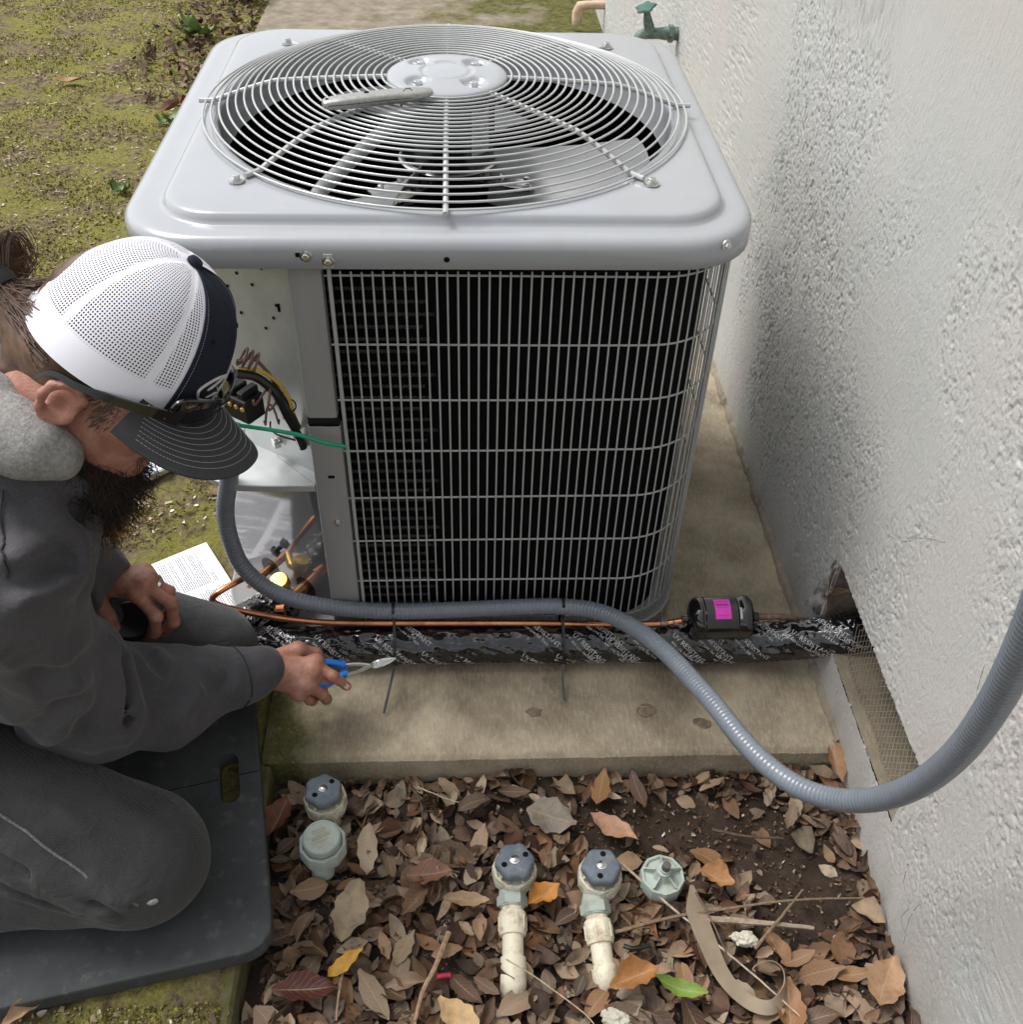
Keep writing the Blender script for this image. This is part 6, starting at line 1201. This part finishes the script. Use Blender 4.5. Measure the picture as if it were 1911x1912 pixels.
# beard
be = SDF(); ch0 = hp(.050, 0, -.118); B1, B2 = ch0 + np.array((-.016, .004, -.05)), ch0 + np.array((-.030, .012, -.135)); be.cap(ch0, B1, .043, .043, .03); be.cap(B1, B2, .043, .017, .03)
for s in (-1, 1): be.chain([hp(.012, s * .052, -.108), hp(.035, s * .040, -.126), ch0], [.007, .015, .030], .02)
be.ell(hp(.088, 0, -.072), (.014, .03, .007), HM, .01); be.disp = lambda Pq: -.012 * (fbm(Pq * 55, 3, 95) - .5)
beard = sdfpart('beard', be, .0036, simple('beard_mass', (.012, .008, .006), .8, var=.4, vs=120), person, 1)
mb = MB(); cols = []
cand = ch0 + np.stack([RNG.uniform(-.08, .08, 60000), RNG.uniform(-.075, .075, 60000), RNG.uniform(-.17, .075, 60000)], 1); dd = be.full(cand); cand = cand[(dd > -.012) & (dd < .002)][:2600]; PS, GS = be.snap(cand, .0, 3)
for P0, g in zip(PS, GS):
    l = random.uniform(.008, .024); w_ = np.array((random.gauss(0, .25), random.gauss(0, .25), -1.)) + g * .35
    L = [P0 - g * .002, P0 + w_ * l * .35 + g * .003, P0 + w_ * l * .7 + g * .003 + np.array((random.gauss(0, .003), random.gauss(0, .003), 0)), P0 + w_ * l + np.array((random.gauss(0, .005), random.gauss(0, .005), 0))]
    n0 = mb.n; mb.tube(spline(L, 2), .00042, 3, False); c = np.array(random.choice([(.02, .012, .008), (.03, .018, .012), (.05, .028, .016), (.015, .01, .008)]))
    if P0[2] < B2[2] + .05 and random.random() < .5: c = np.array((.32, .15, .03))
    cols.append(np.repeat(c[None], mb.n - n0, 0))
me = mb.mesh('beard_strands', M_BEARD, ang=0); setcol(me, np.concatenate(cols)); o = link('beard_strands', me, beard); o['kind'] = 'stuff'

# ------------------------------------------------------------------ cap
RX, RY, RZ = .108, .098, .139
def crown(th, v, off=0.0):
    th = np.asarray(th, float); v = np.asarray(v, float); z0 = -.008 + .014 * np.cos(th); ph = v * PI / 2
    c = np.cos(ph) ** .80; seam_ = np.abs(np.sin(3 * th)); puff = 1 + (.020 * seam_ ** .6 - .008) * np.sin(PI * np.clip(v, 0, 1)) ** .8
    wr = 1 + np.where(np.cos(th) < .5, .022, .004) * (fbm(np.stack([np.cos(th) * 2.2 + 4, np.sin(th) * 2.2 + 4, v * 2.3], -1), 3, 97) - .5) * np.sin(PI * v)
    k = puff * wr; x = (RX * np.cos(th) * c) * k; y = RY * np.sin(th) * c * k * np.where(np.sin(th) > 0, 1.20, 1.0); z = z0 + (RZ - z0) * np.sin(ph) * (1 + (k - 1) * .6)
    n = np.stack([x / RX ** 2, y / RY ** 2, np.maximum(z, 0) / RZ ** 2 + 1e-6], -1); n /= np.linalg.norm(n, axis=-1)[..., None]
    return HO + (np.stack([x, y, z], -1) + n * off) @ HM.T
TS = 0.7250       # angle of the seam between navy front and white mesh
t_ = NT('white_mesh'); uvn = t_.sep(t_.co('UV')); fx = t_.math('PINGPONG', uvn[0], .5); fy = t_.math('PINGPONG', uvn[1], .5)
hl = t_.math('MULTIPLY', t_.math('GREATER_THAN', fx, .24), t_.math('GREATER_THAN', fy, .21)); tr = t_.n('ShaderNodeBsdfTransparent'); mx = t_.n('ShaderNodeMixShader')
band = t_.n('ShaderNodeVertexColor'); band.layer_name = 'hole'; t_.l(t_.math('MULTIPLY', hl, band.outputs[0]), mx.inputs[0]); t_.set(color=(.76, .76, .83, 1), rough=.7); t_.l(t_.p.outputs[0], mx.inputs[1]); t_.l(tr.outputs[0], mx.inputs[2]); t_.l(mx.outputs[0], t_.o.inputs[0]); M_NET = t_.m
t_ = NT('navy_twill'); t_.set(color=t_.ramp(t_.noise(500, 3), [(.3, (.010, .012, .022)), (.7, (.017, .020, .034))]), rough=.85, spec=.2); t_.bump(t_.noise(900, 2), .3, .0006); M_NAVY = t_.m
cap = link('cap', None, person, tuple(hp(0, 0, .05))); 
thw = np.linspace(TS, 2 * PI - TS, 190); vv = np.r_[np.linspace(0, .12, 6), np.linspace(.14, .96, 44), .985]; TH, VV = np.meshgrid(thw, vv, indexing='ij'); G = crown(TH, VV)
n, m = TH.shape; i = np.arange(n - 1)[:, None] * m + np.arange(m - 1)[None]; Q = np.stack([i, i + m, i + m + 1, i + 1], -1).reshape(-1, 4)
tc_ = (TH[:-1, :-1] + TH[1:, 1:]) / 2; vc_ = (VV[:-1, :-1] + VV[1:, 1:]) / 2; opn = ((tc_ - PI) / .42) ** 2 + (vc_ / .30) ** 2 < 1
me = fastmesh('mesh_panel', G.reshape(-1, 3), Q[~opn.ravel()], M_NET); pan = np.floor((TH) / (PI / 3)); loc_ = (TH / (PI / 3)) % 1
cr = np.cos(VV * PI / 2) ** .8; uu = TH * .100 * cr / .0036; setuv(me, np.stack([np.where(True, (loc_ - .5) * (PI / 3) * .100 * (.25 + .75 * cr) / .0034, uu), VV * .175 / .0030], -1).reshape(-1, 2))
sd_m = np.minimum(loc_, 1 - loc_) * (PI / 3) * .1 * cr; hv = (sd_m > .004) & (VV > .17) & (((TH - PI) / .52) ** 2 + (VV / .37) ** 2 > 1) & (VV < .93) & (TH > TS + .06) & (TH < 2 * PI - TS - .06)
a = me.color_attributes.new('hole', 'FLOAT_COLOR', 'POINT'); cc4 = np.ones((n * m, 4), np.float32); cc4[:, :3] = hv.reshape(-1, 1); a.data.foreach_set('color', cc4.ravel()); link('mesh_panel', me, cap)
mb = MB(); TH2, VV2 = np.meshgrid(np.linspace(-TS, TS, 70), np.linspace(0, .985, 44), indexing='ij'); mb.grid(crown(TH2, VV2, .0006), .0016); fp = part('front_panel', mb, M_NAVY, cap, ang=1.2)
M_WHT = simple('white_tape', (.78, .78, .83), .75); M_GREYT = simple('grey_thread', (.33, .34, .37), .8)
mb = MB()
for sg in (-1, 1): mb.tube(crown(np.full(40, sg * (TS - .012)), np.linspace(.0, .975, 40), .0012), .0016, 6)
part('front_piping', mb, M_NAVY, fp)
mb = MB()
for sg in (-1, 1):
    for v in np.linspace(.01, .95, 62): mb.tube(crown(np.full(2, sg * (TS - .055 - .0 * v)), np.array((v, v + .009)), .0011), .00042, 4)
part('front_stitching', mb, M_GREYT, fp)
mb = MB(); mb.tube(crown(np.full(30, .0), np.linspace(.0, .97, 30), .0004), .0009, 5); part('centre_seam', mb, simple('navy_seam', (.006, .007, .012), .9), fp)
mb = MB()
for sg in (-.52, .52): 
    c = crown(np.array(sg), np.array(.50), .0006); nn_ = c - crown(np.array(sg), np.array(.50), -.01); mb.lathe([(.0018, 0), (.0032, .0004), (.0035, .001), (.0022, .0012), (.0018, 0)], 14, c, nn_)
part('eyelet', mb, M_NAVY, fp)
bt = crown(np.array(0.), np.array(1.0), .001); mb = MB(); mb.lathe([(0, -.001), (.0088, -.0005), (.0092, .0025), (.0072, .0062), (.003, .0076), (0, .0078)], 20, bt, HM[:, 2]); part('button', mb, M_NAVY, cap)
Sg = np.linspace(-.50, .50, 24); mb = MB(); mb.grid(np.stack([crown(PI + Sg, np.full(24, v), .0015) for v in (-.01, .05, .10)], 1), .0014); part('strap', mb, simple('white_strap', (.82, .82, .82), .4), cap)
mb = MB()
for k in range(7): c = crown(np.array(PI + .12 + k * .05), np.array(.05), .0024); mb.ball(c, .0017, 6)
part('strap_snaps', mb, M_WHT, cap)
# visor
def visor(s, t, off=0.):
    s = np.asarray(s, float); t = np.asarray(t, float); a = s * PI / 2; ths = s * .98; xi, yi = RX * np.cos(ths) * 1.004, RY * np.sin(ths) * 1.004; zi = -.008 + .014 * np.cos(ths)
    xo = .058 + .134 * np.maximum(np.cos(a), 0) ** .72; yo = .100 * np.sign(np.sin(a)) * np.abs(np.sin(a)) ** .85
    x = xi + (xo - xi) * t; y = yi + (yo - yi) * t; z = zi + (.001 - zi) * t - 2.9 * y ** 2 * (.35 + .65 * t) + .022 * np.abs(s) ** 2 * (1 - t) * 1.0 + off; return HO + np.stack([x, y, z], -1) @ HM.T
SS, TT = np.meshgrid(np.linspace(-1, 1, 70), np.linspace(0, 1, 26), indexing='ij'); mb = MB(); mb.grid(visor(SS, TT), -.0032); M_VIS = simple('charcoal_visor_cloth', (.030, .030, .033), .85, 0, .15, 60, .25, 800, .0006); vz = part('visor', mb, M_VIS, cap, ang=1.1)
mb = MB()
for q in range(8):
    t = .20 + q * .095; s = -.93
    while s < .93: mb.tube(visor(np.linspace(s, s + .016, 3), np.full(3, t), .0007), .00036, 4); s += .0225
part('visor_stitching', mb, M_GREYT, vz, False)
mb = MB(); mb.tube(visor(np.linspace(-1, 1, 80), np.full(80, 1.0), -.0016), .0020, 8); part('visor_edge', mb, M_VIS, vz)
# embroidered script emblem
mb = MB()
for st, r in [([(-0.400, 0.150), (-0.450, 0.200), (-0.350, 0.250), (-0.150, 0.275), (0.150, 0.250)], 0.0019), ([(-0.400, 0.150), (-0.250, 0.125), (0.400, 0.025), (-0.050, 0.200)], 0.0017), ([(-0.300, 0.200), (-0.200, 0.225), (0.000, 0.250), (0.200, 0.225)], 0.0016), ([(-0.250, 0.150), (0.000, 0.150), (0.150, 0.100), (0.100, 0.075)], 0.0014), ([(0.050, 0.050), (0.100, 0.100), (0.200, 0.175), (0.200, 0.275), (0.200, 0.325)], 0.0019), ([(0.100, 0.150), (0.200, 0.175), (0.200, 0.225)], 0.0013)]:
    Q2 = np.array(st); k = spline(np.c_[Q2, 0 * Q2[:, 0]], 8); w_ = np.interp(np.linspace(0, 1, len(k)), [0, .15, .8, 1], [r * .6, r, r, r * .45]); mb.tube(crown(k[:, 0], k[:, 1], .0012), w_, 6)
part('emblem', mb, simple('silver_embroidery', (.50, .49, .48), .7, 0, .15, 300), fp)
# ------------------------------------------------------------------ sunglasses resting on the cap
sg_ = thing('sunglasses', 'black sunglasses pushed up on the front of the cap with one arm over the ear', 'sunglasses', tuple(hp(.125, 0, .03)))
M_GLS = simple('gloss_black_frame', (.008, .008, .009), .12, 0, .2, 30, coat=.5); M_LENS = simple('dark_lens', (.006, .007, .010), .04, 0, .1, 10, spec=.8)
for s in (-1, 1):
    L = [hp(-.040, s * .088, -.046), hp(-.026, s * .092, -.026), hp(.004, s * .0955, -.016), hp(.045, s * .0965, .0015), hp(.080, s * .090, .0165), hp(.104, s * .074, .022)]; Ls = spline(L, 8); hgt = np.interp(np.linspace(0, 1, len(Ls)), [0, .2, .7, 1], [.0045, .0035, .006, .0085])
    mb = MB(); mb.loft([[p + HM @ np.array((0, s * a, b * h)) for a, b in ((.0018, -1), (.0018, 1), (-.0018, 1), (-.0018, -1))] for p, h in zip(Ls, hgt)], True, True); tm = part('temple', mb, M_GLS, sg_)
    mb = MB()
    for st in ([(.070, .020), (.0745, .0125), (.078, .0155), (.0705, .0165)], [(.079, .0155), (.084, .013), (.087, .0165)], [(.086, .019), (.091, .0155)]): mb.tube(spline([hp(x, s * (.0965 - (x - .06) * .36), z) for x, z in st], 5), .0006, 4)
    part('temple_script', mb, M_PRINT, tm)
    TH3, V3 = np.meshgrid(np.linspace(.10, .70, 18), np.linspace(.02, .17, 10), indexing='ij'); e = ((TH3 - .41) / .32) ** 4 + ((V3 - .15) / .125) ** 4
    fo = .014; mb = MB(); mb.grid(crown(s * TH3, V3, fo), .0018); part('lens', mb, M_LENS, sg_)
    a = np.linspace(0, 2 * PI, 48)[:-1]; rt = .41 + .325 * np.sign(np.cos(a)) * np.abs(np.cos(a)) ** .6; rv = .095 + .078 * np.sign(np.sin(a)) * np.abs(np.sin(a)) ** .6; mb = MB(); mb.tube(crown(s * rt, rv, fo), .0026, 7, closed=True); part('rim', mb, M_GLS, sg_)
mb = MB(); mb.tube(crown(np.linspace(-.11, .11, 8), np.full(8, .13), .0155), .003, 7); part('bridge', mb, M_GLS, sg_)

# ------------------------------------------------------------------ loose things on the bed
def ribbon(pts, wids, nrm, th):
    Pq = spline(pts, 8); m = len(Pq); wd_ = np.interp(np.linspace(0, 1, m), np.linspace(0, 1, len(wids)), wids); T = np.gradient(Pq, axis=0); T /= np.linalg.norm(T, axis=1)[:, None]
    N = np.array([np.array(nrm[min(int(i / m * len(nrm)), len(nrm) - 1)]) for i in range(m)], float); k = 9; N = np.stack([np.convolve(np.pad(N[:, j], k, 'edge'), np.ones(2 * k + 1) / (2 * k + 1), 'valid') for j in range(3)], 1)
    Sd = np.cross(T, N); Sd /= np.linalg.norm(Sd, axis=1)[:, None]; return MB().grid(np.stack([Pq + Sd * (wd_ * s)[:, None] for s in (-.5, 0, .5)], 1), th)
zb = -.045
mb = ribbon([(0.3826, -0.4851, -0.0300), (0.3815, -0.5289, -0.0280), (0.3883, -0.5729, -0.0260), (0.4047, -0.6288, -0.0300), (0.4331, -0.6672, -0.0300), (0.4661, -0.6782, -0.0280), (0.4906, -0.6571, -0.0250), (0.4938, -0.6294, -0.0200), (0.4780, -0.6171, -0.0160), (0.4568, -0.6205, -0.0160), (0.4534, -0.6282, -0.0200)], [.006, .034, .032, .026, .022, .02, .02, .022, .026, .028, .03], [(.2, -.2, 1)] * 4 + [(.4, -.3, .6), (.9, .2, .35), (.9, .4, .3), (0, 1, .3), (-.3, .9, .3)], .0012)
st = link('plastic_strap', mb.mesh('plastic_strap', simple('tan_strap', (.25, .195, .135), .5, 0, .12, 40))); tag(st, 'curled tan plastic strap lying on the leaves below the knobless valve', 'strap')
def twig(label, pts, r, col=(.20, .14, .09), cat='twig'):
    Pq = spline(pts, 8); mb = MB(); mb.tube(Pq + .0015 * np.stack([fbm(Pq * 90, 2, 5) - .5, fbm(Pq * 90, 2, 6) - .5, 0 * Pq[:, 0]], 1), np.linspace(r, r * .55, len(Pq)), 6); o = link('twig', mb.mesh('twig', simple('bark', col, .85, 0, .35, 120))); tag(o, label, cat)
twig('long thin pale stem running from the piped valve to the bottom edge under the strap', [(0.2734, -0.4432, -0.0300), (0.3414, -0.5170, -0.0320), (0.3985, -0.5755, -0.0300), (0.4590, -0.6392, -0.0280), (0.5161, -0.7023, -0.0300)], .0022, (.42, .34, .26))
twig('thin brown twig lying across towards the wall above the pale reed', [(0.2518, -0.5563, -0.0350), (0.3291, -0.5395, -0.0300), (0.4069, -0.5296, -0.0280), (0.5379, -0.5166, -0.0260), (0.6522, -0.5141, -0.0300)], .0028)
twig('short brown twig crossing the other twigs diagonally beside the white chunk', [(0.4622, -0.5899, -0.0300), (0.5131, -0.5442, -0.0220), (0.5610, -0.4972, -0.0300)], .0028)
twig('thick pale reed lying level between the strap and the wall', [(0.3927, -0.5403, -0.0320), (0.4795, -0.5498, -0.0300), (0.5627, -0.5593, -0.0330)], .0055, (.33, .26, .19))
twig('small dark stick lying on the bare soil near the conduit', [(0.4381, -0.3786, -0.0450), (0.4895, -0.3937, -0.0420), (0.5573, -0.3992, -0.0440)], .003, (.1, .07, .05))
twig('fine straight straw across the elbow of the left piped valve', [(0.0789, -0.6063, -0.0050), (0.1298, -0.6329, -0.0200), (0.1901, -0.6766, -0.0300), (0.2042, -0.6927, -0.0300)], .0013, (.45, .36, .25))
twig('pale straw lying on the leaves under the slab edge', [(-0.0639, -0.2896, -0.0350), (-0.0248, -0.3097, -0.0330), (0.0137, -0.3251, -0.0350)], .0014, (.42, .34, .25))
twig('curved dark stem lying among the leaves right of the capped valve', [(-0.0764, -0.2829, -0.0400), (-0.0557, -0.3227, -0.0360), (-0.0537, -0.3634, -0.0360), (-0.0628, -0.3953, -0.0400)], .0014, (.10, .065, .05))
twig('curled long dry strip of bark left of the piped valve', [(-0.0069, -0.5490, -0.0350), (-0.0250, -0.6011, -0.0280), (-0.0442, -0.6390, -0.0300), (-0.0550, -0.6784, -0.0350)], .0045, (.36, .24, .15))
twig('brown straw standing out of the leaves near the bottom left', [(-0.1649, -0.6059, -0.0350), (-0.1677, -0.6430, -0.0300), (-0.1683, -0.6753, -0.0340)], .0022, (.36, .25, .17))
twig('dark bent stem from the knobless valve down across the strap', [(0.3845, -0.5031, -0.0180), (0.4006, -0.5526, -0.0160), (0.4192, -0.6051, -0.0300)], .0019, (.12, .085, .06))
def chunk(name, label, at, r, col, seed, cat):
    mb = MB(); mb.ball((0, 0, 0), r, 26); V = mb.v[0]; mb.v[0] = V * (1 + 1.1 * (fbm(V * 130 + seed, 4, seed, .65) - .5))[:, None]; o = link(name, mb.mesh(name, simple(name + '_stuff', col, .9, 0, .15, 90), ang=.5), None, at); o.rotation_euler = (.1, .1, .9 + seed); tag(o, label, cat)
chunk('foam_chunk', 'crumbly white chunk beside the reed on the leaves', (0.4505, -0.5717, -0.0360), (.020, .012, .010), (.52, .49, .40), 2, 'chunk')
chunk('foam_chunk', 'crumbly white chunk at the very bottom edge under the right piped valve', (0.2368, -0.6847, -0.0360), (.022, .013, .010), (.50, .48, .39), 5, 'chunk')
mb = MB(); Pq = spline([(0, 0, 0), (.008, .001, .001), (.02, .002, 0)], 5); mb.tube(Pq, .004, 8); o = link('wire_nut', mb.mesh('wire_nut', simple('pink_plastic', (.40, .02, .06), .5)), None, (-0.0234, -0.6160, -0.0360)); tag(o, 'small pink plastic scrap in the leaves near the bottom', 'scrap')
mb = MB(); mb.tube(spline([(0.2617, -0.5776, -0.0350), (0.2773, -0.5832, -0.0330), (0.3029, -0.5785, -0.0340)], 5), .0035, 8); o = link('cable_scrap', mb.mesh('cable_scrap', M_BLKP)); tag(o, 'short scrap of black cable beside the right piped valve', 'scrap')
for q, s, l in (((997,1330), .012, 'first'), ((1212,1327), .015, 'second'), ((1310,1348), .014, 'third')):
    pass
mb = MB()
for (cx, cy_, r) in ((0.1453, -0.1636)+(.016,), (0.3552, -0.1646)+(.018,), (0.4483, -0.1937)+(.016,)):
    for k in range(5):
        a0 = random.uniform(0, 6.28); c = (cx + random.uniform(-.006, .006), cy_ + random.uniform(-.004, .004)); rr_ = r * random.uniform(.45, 1.0); a = np.linspace(a0, a0 + random.uniform(1.8, 4.6), 14); 
        Pq = np.stack([c[0] + rr_ * np.cos(a), c[1] + rr_ * .7 * np.sin(a), 0 * a], 1); Pq[:, 2] = slab_h(Pq[:, 0], Pq[:, 1]) + .0012; mb.tube(Pq, .0016, 5)
    g = np.array([[(cx + r * .75 * q * math.cos(a), cy_ + r * .55 * q * math.sin(a), .0022 - .001 * q + float(slab_h(np.array(cx), np.array(cy_)))) for q in (0, .5, 1.0 + .2 * math.sin(3 * a))] for a in np.linspace(0, 2 * PI, 16)]); mb.grid(g)
o = link('worm_casts', mb.mesh('worm_casts', simple('cast_soil', (.19, .145, .105), .95, 0, .3, 150))); tag(o, kind='stuff')
# neighbouring setting that the camera sees only in reflections: lawn carries on, a hedge line stands far off to the left
